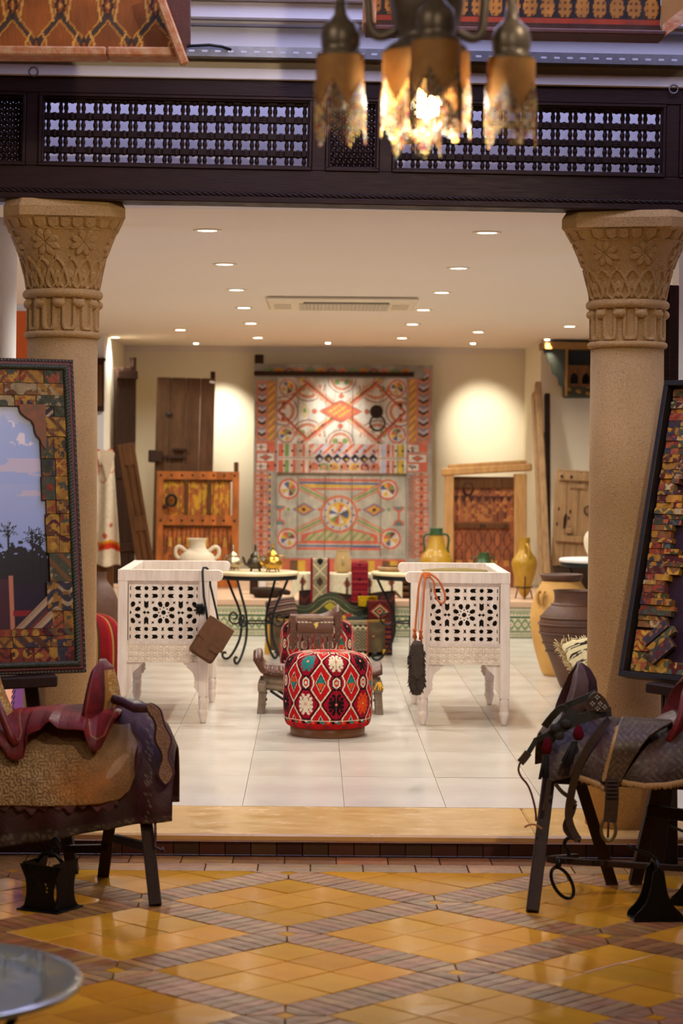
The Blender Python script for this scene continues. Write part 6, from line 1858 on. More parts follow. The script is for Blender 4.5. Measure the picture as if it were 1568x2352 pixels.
for k in range(4):
    a = k * PI / 2 + .06
    x, y = .205 * math.cos(a), .205 * math.sin(a)
    cx, sy = math.cos(a), math.sin(a)
    P = chaikin([(.075, 2.665), (.11, 2.645), (.135, 2.66), (.14, 2.74), (.15, 2.82), (.18, 2.84), (.203, 2.80), (.205, 2.72), (.205, 2.68)], 2)
    MB().tube([(p[0] * cx, p[0] * sy, p[1]) for p in P], .011, 10).build('arm', M['oldbrass'], lamp)
    cp = MB().lathe([(.012, 2.73), (.016, 2.70), (.028, 2.685), (.040, 2.675), (.047, 2.65), (.046, 2.625), (.042, 2.61), (.057, 2.605), (.058, 2.597), (.04, 2.596)][::-1], (x, y, 0), 28).build('cap', M['oldbrass'], lamp)
    shade(lamp, x, y, 2.598, .058, .205, 5, k)
    MB().lathe([(0, 2.47), (.018, 2.48), (.024, 2.50), (.018, 2.53), (.011, 2.55), (.011, 2.59)], (x, y, 0), 16).build('bulb', M['bulbglass'], lamp)
MB().lathe([(0, 2.455), (.028, 2.465), (.036, 2.49), (.028, 2.52), (.014, 2.54), (.014, 2.60)], n=20).build('lit_bulb', M['bulb'], lamp)
pl_ = bpy.data.lights.new('bulb_light', 'POINT'); pl_.energy = 8; pl_.color = (1, .93, .8); pl_.shadow_soft_size = .035
po = bpy.data.objects.new('bulb_light', pl_); COL.objects.link(po); po.parent = lamp; po.location = (0, 0, 2.44)

# ------------------------------------------------------------------ painted canopies overhead
M['redwood'] = mat('dark_red_painted_wood', (84, 36, 26), .6, .4, 10, dark=(46, 20, 16), bump=.2, bs=40)
M['chipped'] = mat('chipped_orange_edge', (178, 104, 56), .7, .6, 24, (1, 1, 1), dark=(206, 180, 140), bump=.4, bs=60)
D13 = 8.1; S13 = S(D13)
def ogee(x, z):
    """ogee lattice with flame motifs"""
    c = canvas(x.shape, (148, 82, 28)); c *= (.75 + .5 * fbm(x, z, 9, 3))[..., None]
    p = .178; q = .165
    for ph in (0, 1):
        u = x / p + ph * .5; v = z / q + ph * .5
    u = (x / p) % 1 - .5; v = (z / q) % 2
    wob = .25 + .25 * np.cos(v * PI)
    ln = np.abs(np.abs(u) - wob * 1.0)
    put(c, ln < .055, (62, 54, 46)); put(c, (ln > .075) & (ln < .105), (206, 150, 60))
    for ou, ov in ((0, 0), (.5, 1)):
        uu = (x / p + ou + .5) % 1 - .5; vv = ((z / q + ov + 1) % 2) - 1
        put(c, (np.abs(uu) / .13 + np.abs(vv - .05) / .32) < 1, (54, 40, 26)); put(c, (np.abs(uu) / .07 + np.abs(vv - .05) / .2) < 1, (150, 70, 24)); put(c, (np.abs(uu) / .03 + np.abs(vv - .05) / .1) < 1, (206, 160, 70))
        for s in (-1, 1): put(c, seg(uu, vv * .5, s * .15, -.14, s * .22, .10, .022) | seg(uu, vv * .5, s * .22, .10, s * .12, .22, .018), (214, 160, 76))
    return c
cl0 = V(410, 118, D13)
cn = thing('painted_canopy', 'hanging wooden canopy painted with an orange ogee lattice, upper left', 'canopy', (cl0.x, D13, cl0.z))
painted_board('patterned_panel', -1.5, .0, 0, .80, .03, .02, .0055, ogee, M['oldpaint'], cn)
for x0, x1 in ((-1.5, -.262), (-.258, .0)):
    MB().box(x0, x1, -.09, .05, -.034, 0, .006).build('bottom_edge', M['chipped'], cn)
a, b = at(upd(cn), 362, -20, D13 - .12), at(cn, 424, 148, D13 - .10)
MB().bar(a, b, .035, .03, .006, (0, 1, 0)).build('raking_edge', M['chipped'], cn)
pg = [(at(cn, px, py, D13 - .06).x, at(cn, px, py, D13 - .06).z) for px, py in ((362, -20), (437, -20), (437, 100), (428, 104), (424, 148), (410, 130))]
MB().prism(pg, .05, Matrix.Translation((0, -.03, 0)) @ Matrix.Rotation(PI / 2, 4, 'X')).build('side_board', M['redwood'], cn)
for x in (-1.2, -.2): MB().tube([(x, .05, .78), (x, .05, 1.6)], .004, 6).build('hanging_wire', M['metal'], cn)
# right canopy
D14 = 8.2
cr_ = V(840, 62, D14)
cn2 = upd(thing('painted_canopy', 'hanging wooden canopy painted with gold arches on black, upper right', 'canopy', (cr_.x, D14, cr_.z), rot=(0, TILT, 0)))
Wc = (1525 - 840) / S(D14)
def arches(x, z):
    c = canvas(x.shape, (24, 18, 14))
    u = (x / .066) % 1 - .5
    zz_ = z - .075
    bulb_ = (np.abs(u) < .40 * np.sqrt(np.clip(1 - ((zz_ - .035) / .042) ** 2, 0, 1))) | ((np.abs(u) < .22 - .2 * np.clip((zz_ - .05) / .07, 0, 1)) & (zz_ > .05) & (zz_ < .12))
    put(c, bulb_ & (zz_ > -.004), (168, 108, 36))
    put(c, bulb_ & (((np.sin(x * 300) + np.sin(z * 260)) > 1.1)), (84, 50, 20))
    put(c, (z > .045) & (z < .07), (150, 52, 22)); put(c, z < .045, (60, 30, 16))
    put(c, (z > .22), (110, 60, 24)); put(c, (z > .24) & (np.floor(x * 30) % 2 == 0), (36, 24, 16))
    return c * (.8 + .4 * fbm(x, z, 20, 7))[..., None]
painted_board('arched_panel', 0, Wc, 0, .5, .10, .02, .005, arches, M['oldpaint'], cn2)
MB().box(0, Wc, -.05, .12, -.018, .0, .004).build('bottom_edge', M['redwood'], cn2)
MB().box(-.012, .036, -.07, .12, .0, .5, .004).build('left_end_board', M['chipped'], cn2)
MB().prism([(0, 0), (.30, .22), (.30, .30), (0, .05)], .03, Matrix.Translation((Wc - .005, .02, -.018)) @ Matrix.Rotation(PI / 2, 4, 'X')).build('raking_edge', M['chipped'], cn2)
MB().prism([(0, .04), (.30, .28), (.30, .5), (0, .5)], .02, Matrix.Translation((Wc - .005, .06, -.018)) @ Matrix.Rotation(PI / 2, 4, 'X')).build('right_side_board', M['oldpaint'] if False else M['ochre'], cn2)
for x in (.2, Wc - .1): MB().tube([(x, .11, .48), (x, .11, 1.5)], .004, 6).build('hanging_wire', M['metal'], cn2)

# ------------------------------------------------------------------ saddles: layered leather shells over a trestle
def shell(name, parent, pts_top, pts_bot, Wd, Dc, mt, fn, nx=120, nv=120, solid=.006, sides=(1, -1), wob=0.0, seed=0):
    o = parent.location
    x0, x1 = max(pts_top[0][0], pts_bot[0][0]), min(pts_top[-1][0], pts_bot[-1][0])
    px = np.linspace(x0, x1, nx)
    tp = np.interp(px, [p[0] for p in pts_top], [p[1] for p in pts_top]); bt = np.interp(px, [p[0] for p in pts_bot], [p[1] for p in pts_bot])
    Df = Dc - Wd
    X = np.array([V(a, 1700, Df).x for a in px])
    zt_ = np.array([V(a, b, Dc - Wd * .35).z for a, b in zip(px, tp)]); zb_ = np.array([V(a, b, Df).z for a, b in zip(px, bt)])
    v = np.linspace(-1, 1, nv)
    XX, VV = np.meshgrid(X, v)
    ang = np.abs(VV) * PI / 2
    Zt, Zb = zt_[None, :], zb_[None, :]
    Z = Zt - (Zt - Zb) * (1 - np.cos(ang)) ** .85
    Y = Dc - np.sign(VV) * Wd * np.sin(ang) ** .75
    if wob: Y = Y - wob * np.sin(XX * 34 + seed) * np.abs(VV) ** 2 * np.sign(VV) - wob * (fbm(XX, Z, 9, seed) - .5)
    PXX = np.repeat(px[None, :], nv, 0)
    PYY = PY + (CAMZ - Z) * FPX / Df + (PXX - PX) * ROLL
    c = fn(PXX, PYY, XX, Z)
    P = np.stack([XX - o.x, Y - o.y, Z - o.z], -1)
    return grid(name, P, mt, parent, c, solid=solid, offset=0.0)
def trestle(label, legs, beam_, D0, extra=()):
    """legs: (top px, bottom px, width px)"""
    t = thing('trestle_stand', label, 'stand', (V(*beam_[0]).x, D0, 0))
    o = t.location
    for (tx, ty, tD), (bx_, by_), w_ in legs:
        b = F(bx_, by_, 0); a = V(tx, ty, tD)
        MB().bar(b - o, a - o, w_, .045, .003, (1, 0, 0)).build('leg', M['stand'], t)
    MB().bar(V(*beam_[0]) - o, V(*beam_[1]) - o, .07, .09, .006).build('ridge_beam', M['stand'], t)
    for a, b, w_, h_ in extra: MB().bar(V(*a) - o, V(*b) - o, w_, h_, .003).build('brace', M['stand'], t)
    return t
M['stand'] = mat('dark_stained_stand', (50, 31, 23), .6, .4, 6, (8, 8, .8), bump=.2, bs=40, dark=(28, 18, 14), spec=.25)
DcL = 8.22
trestle('dark wooden trestle carrying the red saddle at the left', [((322, 1760, 8.12), (357, 2080), .048), ((268, 1770, 8.30), (237, 2012), .048), ((130, 1790, 8.30), (168, 2004), .04), ((-150, 1770, 8.12), (-190, 2080), .048)],
        ((-200, 1760, DcL), (330, 1745, DcL)), DcL, extra=[((262, 1925, 8.36), (338, 1945, 8.07), .03, .03), ((150, 1950, 8.42), (250, 1948, 8.42), .03, .03)])
sl_o = V(150, 1760, DcL)
sd1 = thing('riding_saddle', 'old red leather saddle with tooled beige skirt on the left trestle', 'saddle', sl_o)
def c_blanket(px, py, x, z):
    c = canvas(px.shape, (62, 28, 30))
    n1 = fbm(x, z, 7, 21); n2 = fbm(x, z, 40, 22)
    c *= (.55 + .8 * n1)[..., None]
    brd = py > 1868 + (390 - px) * .13
    put(c, brd, (58, 44, 38)); sw = np.sin(x * 170 + 3 * np.sin(z * 120)) * np.sin(z * 190 + 2 * np.sin(x * 90))
    put(c, brd & (sw > .35), (96, 80, 68)); put(c, np.abs(py - 1868 - (390 - px) * .13) < 3, (50, 26, 30))
    e = (px > 318); put(c, e & (np.abs(px - 322) < 4), (60, 24, 40)); c[e] = c[e] * np.array((1.02, .92, .98))
    put(c, e & (px > 330) & (px < 350) & (sw > .5), (110, 96, 88))
    c *= (.8 + .4 * n2)[..., None]
    return c
shell('blanket', sd1, [(-270, 1650), (0, 1645), (220, 1630), (270, 1612), (310, 1616), (345, 1640), (375, 1672), (396, 1720)], [(-270, 1962), (0, 1946), (120, 1930), (230, 1908), (320, 1893), (396, 1886)], .225, DcL, M['leatherp'], c_blanket, 150, 130, wob=.012, seed=2)
def tool(x, z):
    """arabesque tooling"""
    p = .062
    u, v = (x / p) % 1 - .5, (z / p + .5 * (np.floor(x / p) % 2)) % 1 - .5
    r, a = np.hypot(u, v), np.arctan2(v, u)
    s = (np.cos(8 * a) * (r > .1) * (r < .26) > .25) | ((np.abs(r - .36 - .07 * np.cos(6 * a + 1)) < .045) & (np.sin(11 * a) > -.45)) | ((r > .42) & (np.sin(14 * a + 20 * r) > .3))
    return s
def c_skirt(px, py, x, z):
    n1, n2 = fbm(x, z, 8, 31), fbm(x, z, 5, 32)
    c = canvas(px.shape, (128, 96, 64)); c *= (.75 + .45 * n1)[..., None]
    fade = np.clip((py - 1690) / 60, 0, 1) * np.clip((250 - px) / 90, .25, 1)
    t = tool(x, z)
    w_ = (t * fade * .85)[..., None]
    c = c * (1 - w_) + np.array((206, 178, 132)) * w_
    og = np.clip(1.35 - np.hypot((px - 205) / 85, (py - 1790) / 70), 0, 1) * np.clip(n2 * 2.4 - .55, 0, 1)
    c = c * (1 - og[..., None] * .85) + np.array((186, 112, 44)) * og[..., None] * .85
    pt = ((px - 268 + (py - 1762) * .75) / 13) ** 2 + ((py - 1762 - (px - 268) * .0) / 28) ** 2 < 1
    put(c, pt, (176, 138, 104))
    put(c, px > 312, (80, 40, 54))
    return c
shell('skirt', sd1, [(-240, 1650), (0, 1645), (200, 1640), (270, 1630), (292, 1634), (305, 1660), (318, 1700)], [(-240, 1852), (0, 1850), (150, 1852), (230, 1846), (275, 1836), (298, 1815), (311, 1780), (318, 1730)], .238, DcL, M['leatherp'], c_skirt, 190, 200, wob=.004, seed=4)
def c_torn(px, py, x, z): return canvas(px.shape, (96, 60, 66)) * (.6 + .7 * fbm(x, z, 14, 5))[..., None]
tb_ = [(-200 + k * 8, 1862 + 8 * math.sin(k * 1.7) + 6 * math.sin(k * .6) - (0 if k < 40 else 4)) for k in range(60)]
shell('torn_lining', sd1, [(-240, 1700), (300, 1690)], tb_, .230, DcL, M['leatherp'], c_torn, 120, 60, wob=.004)
RL = (112, 24, 26)
def c_seat(px, py, x, z):
    c = canvas(px.shape, RL); c *= (.7 + .5 * fbm(x, z * 3, 10, 41))[..., None]
    wv = np.abs(py - 1646 - 3 * np.sin(px * .05)) < 3; c[wv] = c[wv] * 1.25
    for P in ([(-10, 1655), (12, 1700), (26, 1705), (44, 1700), (46, 1685), (22, 1630)], [(194, 1635), (206, 1690), (222, 1700), (240, 1690), (262, 1640)]):
        put(c, pline(px, py, P, 1.6), (150, 96, 60))
    return c
sb = [(-40, 1690), (-10, 1700), (8, 1722), (22, 1742), (38, 1746), (54, 1742), (60, 1715), (62, 1690), (74, 1683), (92, 1676), (104, 1662), (112, 1656), (121, 1664), (132, 1673), (152, 1676), (172, 1676), (192, 1678), (198, 1700), (206, 1720), (220, 1727), (232, 1718), (246, 1690), (262, 1652), (272, 1640)]
shell('seat', sd1, [(-40, 1640), (0, 1640), (20, 1636), (60, 1634), (130, 1632), (180, 1628), (230, 1620), (272, 1632)], sb, .247, DcL, M['leatherp'], c_seat, 240, 120, solid=.008)
# tall cantle, curved round the rider
def wing(name, parent, left, right, hw, Dc, mt, fn, solid=.02):
    o = parent.location
    py = np.linspace(left[0][1], left[-1][1], 60)
    xl = np.interp(py, [p[1] for p in left], [p[0] for p in left]); xr = np.interp(py, [p[1] for p in right], [p[0] for p in right])
    s = np.linspace(-1, 1, 49)
    t = np.linspace(0, 1, 60)
    SS, PYv = np.meshgrid(s, py)
    wv = hw * np.sqrt(np.clip(np.sin(np.clip(t, .0, 1) * PI * .62 + .02), .0, 1))[:, None]
    PXv = xr[:, None] - (xr - xl)[:, None] * np.abs(SS) ** 1.6
    Y = Dc - SS * wv
    X = np.array([[V(a, 1600, Dc - .1).x for a in row] for row in PXv]); Z = np.array([V(0, 0, 1).z * 0 + V(PX, a, Dc - .1).z for a in py])[:, None] + 0 * SS
    c = fn(PXv, PYv, SS, t[:, None] + 0 * SS)
    P = np.stack([X - o.x, Y - o.y, Z - o.z], -1)
    return grid(name, P, mt, parent, c, solid=solid, offset=0.0)
def c_cantle(px, py, s, t):
    c = canvas(px.shape, RL) * (.75 + .4 * fbm(s * 3, t * 6, 2, 7))[..., None]
    g_ = (s > 0) & (s < .60) & (t > .12) & (t < .93)
    put(c, g_, (164, 112, 44)); tl = np.sin(px * .9 + 2 * np.sin(py * .35)) * np.sin(py * .5 + 2 * np.sin(px * .5)) > .2
    put(c, g_ & tl & (s < .5), (206, 170, 100)); put(c, (s > .62) & (s < .70), (70, 26, 24)); put(c, (np.abs(s - .64) < .015) & (np.floor(py / 3) % 2 == 0), (170, 110, 80))
    return c
wing('cantle', sd1, [(222, 1527), (210, 1545), (205, 1575), (200, 1610), (196, 1640), (202, 1670), (212, 1695)], [(232, 1527), (250, 1545), (262, 1585), (266, 1612), (262, 1645), (250, 1672), (228, 1697)], .17, DcL - .02, M['leatherp'], c_cantle)
wing('pommel', sd1, [(-40, 1545), (-60, 1570), (-50, 1610), (-30, 1650), (-12, 1690), (2, 1715)], [(-22, 1545), (-8, 1590), (6, 1625), (22, 1660), (36, 1690), (44, 1722)], .15, DcL - .04, M['leatherp'], c_cantle)
MB().tube([V(-14, 1590, 8.02) - sl_o, V(4, 1640, 8.0) - sl_o, V(24, 1690, 7.985) - sl_o, V(36, 1712, 7.98) - sl_o], [.012, .016, .017, .012], 12).build('pommel_roll', mat('red_roll_leather', RL, .45, .4, 20, dark=(60, 14, 20), bump=.2, bs=80), sd1)
# scalloped crupper strap
so_ = [(338, 1612), (358, 1618), (372, 1632), (376, 1652), (382, 1672), (395, 1692), (396, 1708), (388, 1728), (390, 1748), (401, 1770), (400, 1784), (386, 1802)]
si_ = [(372, 1800), (358, 1782), (362, 1764), (370, 1744), (366, 1726), (354, 1706), (352, 1690), (356, 1670), (350, 1652), (338, 1640)]
def flat(name, P, D, th, mt, parent, k=2):
    o = parent.location
    Q = [(V(a, b, D).x - o.x, V(a, b, D).z - o.z) for a, b in P]
    Q = [tuple(p) for p in chaikin(Q, k, True)]
    return MB().prism(Q, th, Matrix.Translation((0, D - o.y + th, 0)) @ Matrix.Rotation(PI / 2, 4, 'X')).build(name, mt, parent)
M['plumleather'] = mat('plum_leather', (72, 36, 50), .55, .4, 20, bump=.3, bs=90, dark=(40, 18, 28))
M['beigetool'] = mat('beige_tooled_leather', (150, 116, 92), .6, .5, 60, bump=.8, bs=150, dark=(96, 66, 62))
cs_ = flat('crupper_strap', so_ + si_, 7.965, .014, M['plumleather'], sd1)
ctr = Vector((sum(p[0] for p in so_ + si_) / len(so_ + si_), sum(p[1] for p in so_ + si_) / len(so_ + si_)))
inn = []
for (a, b) in so_: inn.append((a - 5, b + 1))
for (a, b) in si_: inn.append((a + 5, b - 1))
flat('strap_face', inn, 7.955, .01, M['beigetool'], sd1)
MB().tube([V(262, 1606, 8.1) - sl_o, V(282, 1612, 8.06) - sl_o, V(310, 1626, 8.02) - sl_o, V(345, 1626, 7.98) - sl_o], .018, 10).build('strap_roll', M['plumleather'], sd1)
MB().tube([V(356, 1885, 7.99) - sl_o, V(357, 1920, 7.99) - sl_o, V(355, 1945, 7.99) - sl_o, V(368, 1952, 7.98) - sl_o, V(378, 1958, 7.97) - sl_o, V(372, 1946, 7.97) - sl_o], .005, 8).build('tie_cord', M['plumleather'], sd1)

# pierced iron stirrup on the floor
M['biron'] = mat('black_stirrup_iron', (26, 24, 25), .42, .4, 20, metal=.7, dark=(12, 11, 12), bump=.2, bs=40)
s0 = F(108, 2098, 0)
stp = upd(thing('iron_stirrup', 'black pierced iron box stirrup standing on the floor at the left', 'stirrup', (s0.x, s0.y + .09, 0), rz=math.radians(-28)))
def plate(hw_b, hw_m, hw_t, h, holes=()):
    L = [(-hw_b, 0), (hw_b, 0)]
    R_ = chaikin([(hw_b, 0), (hw_m + .012, h * .12), (hw_m, h * .35), (hw_m + .006, h * .62), (hw_t, h)], 2)
    P = [tuple(p) for p in R_]
    P = P + [(-a, b) for a, b in P[::-1]]
    lp = [P]
    for (cx, cy, r) in holes: lp.append([(cx + r * math.cos(a), cy + r * math.sin(a)) for a in np.linspace(0, 2 * PI, 9)[:-1]][::-1])
    return lp
hs_ = [(-.010, .11, .005), (-.016, .100, .004), (-.006, .098, .004), (-.022, .088, .005), (-.012, .083, .004), (.022, .098, .005), (.028, .086, .005), (.027, .072, .005), (.004, .09, .004)]
o = curve_fill('front_plate', plate(.092, .054, .092, .165, hs_), .005, M['biron'], stp); o.location = (0, -.06, 0)
for sx in (-1, 1):
    o = curve_fill('side_plate', plate(.088, .05, .078, .175), .005, M['biron'], stp); o.location = (sx * .066, 0, 0); o.rotation_euler = (0, 0, PI / 2)
MB().box(-.09, .09, -.085, .085, .0, .006, .002).build('foot_plate', M['biron'], stp)
MB().tube([(-.058, 0, .165), (-.03, -.005, .195), (0, -.005, .20), (.03, -.005, .195), (.058, 0, .165)], .008, 8).build('bow', M['biron'], stp)
for z in (.215, .235): MB().tube([(.02 + .018 * math.cos(a), .01 * (z - .2) * 10, z + .02 * math.sin(a)) for a in np.linspace(0, 2 * PI, 20)[:-1]], .005, 8, closed=True).build('ring', M['biron'], stp)

# ------------------------------------------------------------------ right saddle
DcR = 8.2
rt = trestle('dark wooden trestle carrying the bridled saddle at the right', [((1262, 1770, 8.10), (1222, 2095), .056), ((1330, 1790, 8.32), (1405, 2030), .052), ((1512, 1790, 8.32), (1457, 2030), .052), ((1660, 1780, 8.10), (1720, 2100), .056)],
        ((1262, 1770, DcR), (1690, 1790, DcR)), DcR, extra=[((1484, 1862, 8.33), (1640, 1880, 8.3), .03, .045)])
MB().bar(V(1262, 1975, 8.05) - rt.location, V(1620, 1998, 8.2) - rt.location, .03, .022, .003).build('iron_bar', M['stand'], rt)
MB().bar(V(1262, 1974, 8.02) - rt.location, V(1322, 1968, 8.4) - rt.location, .025, .025, .003).build('brace', M['stand'], rt)
so2 = V(1420, 1760, DcR)
sd2 = thing('bridled_saddle', 'old dark leather saddle hung with bridle straps and tassels, right trestle', 'saddle', so2)
def c_flap(px, py, x, z):
    n1, n2 = fbm(x, z, 7, 51), fbm(x, z, 4, 52)
    c = canvas(px.shape, (62, 44, 40)); c *= (.7 + .5 * n1)[..., None]
    rd = np.clip(1.3 - np.hypot((px - 1492) / 48, (py - 1738) / 42), 0, 1) * np.clip(n2 * 1.8 - .3, 0, 1)
    rd = np.maximum(rd, np.clip(1.3 - np.hypot((px - 1380) / 40, (py - 1715) / 60), 0, 1) * .45)
    rd = np.maximum(rd, np.clip(1.2 - np.hypot((px - 1548) / 30, (py - 1670) / 40), 0, 1) * .7)
    c = c * (1 - rd[..., None] * .8) + np.array((104, 30, 26)) * rd[..., None] * .8
    sw = np.abs(np.sin(x * 95 + 2.2 * np.sin(z * 80))) * np.abs(np.sin(z * 100 + 2.0 * np.sin(x * 70)))
    put(c, (sw > .72) & (rd < .4), (80, 62, 56)); put(c, (sw < .05), (40, 26, 26))
    return c
fb = [(1258, 1796), (1290, 1790), (1318, 1784), (1345, 1792), (1372, 1802), (1386, 1812), (1402, 1806), (1416, 1794), (1440, 1800), (1480, 1806), (1530, 1804), (1570, 1797), (1680, 1795)]
ft_ = [(1258, 1690), (1280, 1655), (1310, 1640), (1350, 1640), (1400, 1648), (1470, 1664), (1520, 1664), (1545, 1650), (1570, 1640), (1680, 1650)]
shell('flap', sd2, ft_, fb, .225, DcR, M['leatherp'], c_flap, 200, 150, wob=.006, seed=3)
M['fleece'] = mat('pale_fringe_yarn', (176, 140, 100), .9, .3, 80, dark=(130, 96, 66))
fr = MB()
for k in range(150):
    px = 1318 + (1600 - 1318) * k / 150
    py = np.interp(px, [p[0] for p in fb], [p[1] for p in fb])
    p0_, p1_ = V(px, py - 7, DcR - .233) - so2, V(px + rng.uniform(-2, 2), py + rng.uniform(5, 10), DcR - .236) - so2
    fr.tube([p0_, p1_], [.006, .002], 4)
tag(fr.build('edge_fringe', M['fleece'], sd2), kind='stuff')
def c_horn(px, py, s, t):
    c = canvas(px.shape, (56, 26, 30)) * (.8 + .4 * fbm(s * 3, t * 5, 2, 8))[..., None]
    put(c, s > .55, (96, 74, 70)); put(c, np.abs(s - .52) < .05, (36, 18, 20)); return c
wing('horn', sd2, [(1330, 1530), (1322, 1545), (1316, 1570), (1306, 1600), (1296, 1630), (1290, 1655)], [(1338, 1530), (1355, 1542), (1368, 1565), (1371, 1588), (1366, 1612), (1352, 1650)], .12, DcR - .02, M['leatherp'], c_horn, .03)
wing('cantle', sd2, [(1580, 1560), (1566, 1590), (1555, 1630), (1540, 1670), (1530, 1690)], [(1600, 1560), (1610, 1600), (1606, 1640), (1590, 1670), (1560, 1692)], .16, DcR - .02, M['leatherp'], c_cantle)
M['strap'] = mat('dark_strap_leather', (56, 36, 24), .55, .4, 20, bump=.3, bs=90, dark=(36, 24, 19))
M['tapestry'] = mat('dark_woven_bridle', (44, 38, 26), .75, .7, 70, (1, 1, 3), bump=.6, bs=160, dark=(14, 12, 12))
def strap(name, P, wpx, mt, th=.006, parent=sd2, up=(0, -1, 0)):
    o = parent.location
    Q = [V(a, b, d) - o for a, b, d in P]
    Q = [Vector(p) for p in chaikin(Q, 2)]
    return MB().band(Q, wpx / S(DcR), th, up).build(name, mt, parent)
f = DcR - .235
strap('bridle_band', [(1284, 1630, f + .02), (1310, 1616, f - .005), (1345, 1603, f), (1368, 1592, f + .06)], 14, M['tapestry'])
strap('bridle_band', [(1262, 1690, f), (1290, 1672, f - .02), (1330, 1650, f - .02), (1375, 1638, f), (1402, 1634, f + .06)], 22, M['tapestry'])
strap('bridle_band', [(1250, 1668, f + .05), (1272, 1640, f), (1292, 1622, f), (1310, 1640, f - .01), (1318, 1658, f - .01)], 16, M['tapestry'])
strap('bridle_band', [(1256, 1700, f), (1280, 1678, f - .02), (1300, 1655, f - .02), (1322, 1634, f - .015)], 26, M['tapestry'])
strap('bridle_band', [(1228, 1702, f + .02), (1244, 1694, f), (1262, 1686, f - .01)], 13, M['tapestry'])
flat('bridle_plate', [(1346, 1612), (1356, 1596), (1368, 1588), (1382, 1596), (1394, 1610), (1402, 1632), (1384, 1636), (1362, 1632), (1348, 1634), (1341, 1622)], f - .012, .014, M['strap'], sd2)
fw = MB()
for cx, cy in ((1371, 1602), (1360, 1617), (1378, 1617), (1372, 1628), (1388, 1625)):
    c = V(cx, cy, f - .016) - so2
    for k in range(4):
        a = k * PI / 2
        fw.ball((c.x + .006 * math.cos(a), c.y, c.z + .006 * math.sin(a)), .004, 6, sc=(1, .5, 1))
fw.build('silver_studs', mat('dull_white_metal', (150, 146, 134), .4, metal=.6), sd2)
for k, (cx, cy) in enumerate(((1275, 1672), (1300, 1662), (1284, 1690))):
    c = V(cx, cy, f - .03) - so2
    MB().ball(c, .017, 10, sc=(1.2, .6, 1)).build('knot', M['tapestry'], sd2)
strap('bridle_tail', [(1230, 1700, f), (1220, 1718, f), (1212, 1730, f), (1205, 1742, f)], 11, M['tapestry'])
strap('tail_tip', [(1213, 1728, f - .005), (1203, 1742, f - .005), (1194, 1752, f - .005)], 17, M['strap'], .01)
MB().tube([Vector(p) for p in chaikin([V(a, b, f) - so2 for a, b in ((1194, 1752), (1189, 1768), (1196, 1785), (1212, 1802), (1222, 1828), (1230, 1862), (1231, 1886))], 2)], .004, 7).build('rein_cord', mat('dark_red_cord', (80, 22, 26), .6), sd2)
M['redwool'] = mat('dark_red_wool', (88, 8, 24), .95, .3, 60, bump=.6, bs=200, spec=.1)
def tassel(px, py, h1, w1, px2, py2):
    o = so2; c = V(px, py, f - .035) - o; e = V(px2, py2, f - .035) - o
    t = MB(); L = (e - c)
    t.lathe([(0, h1 / 2), (w1 * .5, h1 * .40), (w1, 0), (w1 * 1.05, -h1 * .25), (w1 * .6, -h1 * .5), (0, -h1 * .52)][::-1], c, 14)
    r_ = t.build('tassel_head', M['redwool'], sd2)
    k_ = MB(); m0 = c + L * .3
    for k in range(40):
        a = rng.uniform(0, 2 * PI); q = rng.random() ** .5
        k_.tube([m0 + Vector((q * w1 * .5 * math.cos(a), q * w1 * .5 * math.sin(a), 0)), e + Vector((q * w1 * 1.0 * math.cos(a), q * w1 * .9 * math.sin(a), rng.uniform(-.008, .006)))], .0028, 4)
    tag(k_.build('tassel_skirt', M['dkcord'], r_), kind='stuff')
tassel(1256, 1712, .062, .018, 1248, 1785)
tassel(1328, 1682, .056, .020, 1302, 1752)
# broad girth with a buckled strap
gl = [(1428, 1652), (1418, 1670), (1410, 1700), (1400, 1735), (1390, 1775), (1387, 1792)]
gr_ = [(1426, 1796), (1436, 1772), (1452, 1745), (1472, 1715), (1492, 1690), (1520, 1672), (1546, 1664), (1500, 1656)]
M['girth'] = mat('grey_tooled_girth', (88, 72, 54), .65, .5, 40, bump=.9, bs=70, dark=(54, 44, 36))
def c_girth(px, py, x, z):
    c = canvas(px.shape, (72, 56, 40)) * (.75 + .5 * fbm(x, z, 12, 61))[..., None]
    sw = np.abs(np.sin(x * 120 + 2 * np.sin(z * 90))) * np.abs(np.sin(z * 110 + 2 * np.sin(x * 80))); put(c, sw > .74, (94, 76, 56)); put(c, sw < .04, (44, 34, 26)); return c
xs_ = np.linspace(0, 1, 40)
ny = 70
py_ = np.linspace(1650, 1796, ny)
xl = np.interp(py_, [p[1] for p in gl], [p[0] for p in gl]); xr = np.interp(py_, [1650, 1660, 1672, 1690, 1715, 1745, 1772, 1796], [1540, 1546, 1522, 1492, 1472, 1452, 1436, 1426])
PXg = xl[:, None] + (xr - xl)[:, None] * xs_[None, :]; PYg = py_[:, None] + 0 * PXg + 8 * (xs_[None, :] - .2) * (py_[:, None] < 1660)
tt = np.clip((py_ - 1650) / 146, 0, 1)[:, None]
Dg = DcR - .085 - (.235 - .085) * np.clip(np.sin(np.clip(tt * 1.9, 0, 1) * PI / 2), 0, 1) ** .75 - .014
Pg = np.array([[tuple(V(PXg[i, j], PYg[i, j], float(Dg[i, 0])) - so2) for j in range(40)] for i in range(ny)])
grid('girth', Pg, M['leatherp'], sd2, c_girth(PXg, PYg, PXg / 560, PYg / 560), solid=.012, offset=0)
gf = MB()
for k in range(60):
    i = int(8 + k); i = min(i, ny - 1)
    p = V(xl[i] + 3, py_[i], float(Dg[i, 0]) - .006) - so2
    gf.tube([p, p + Vector((-.012 - .006 * rng.random(), -.003, -.004))], [.005, .0015], 4)
tag(gf.build('girth_fringe', M['fleece'], sd2), kind='stuff')
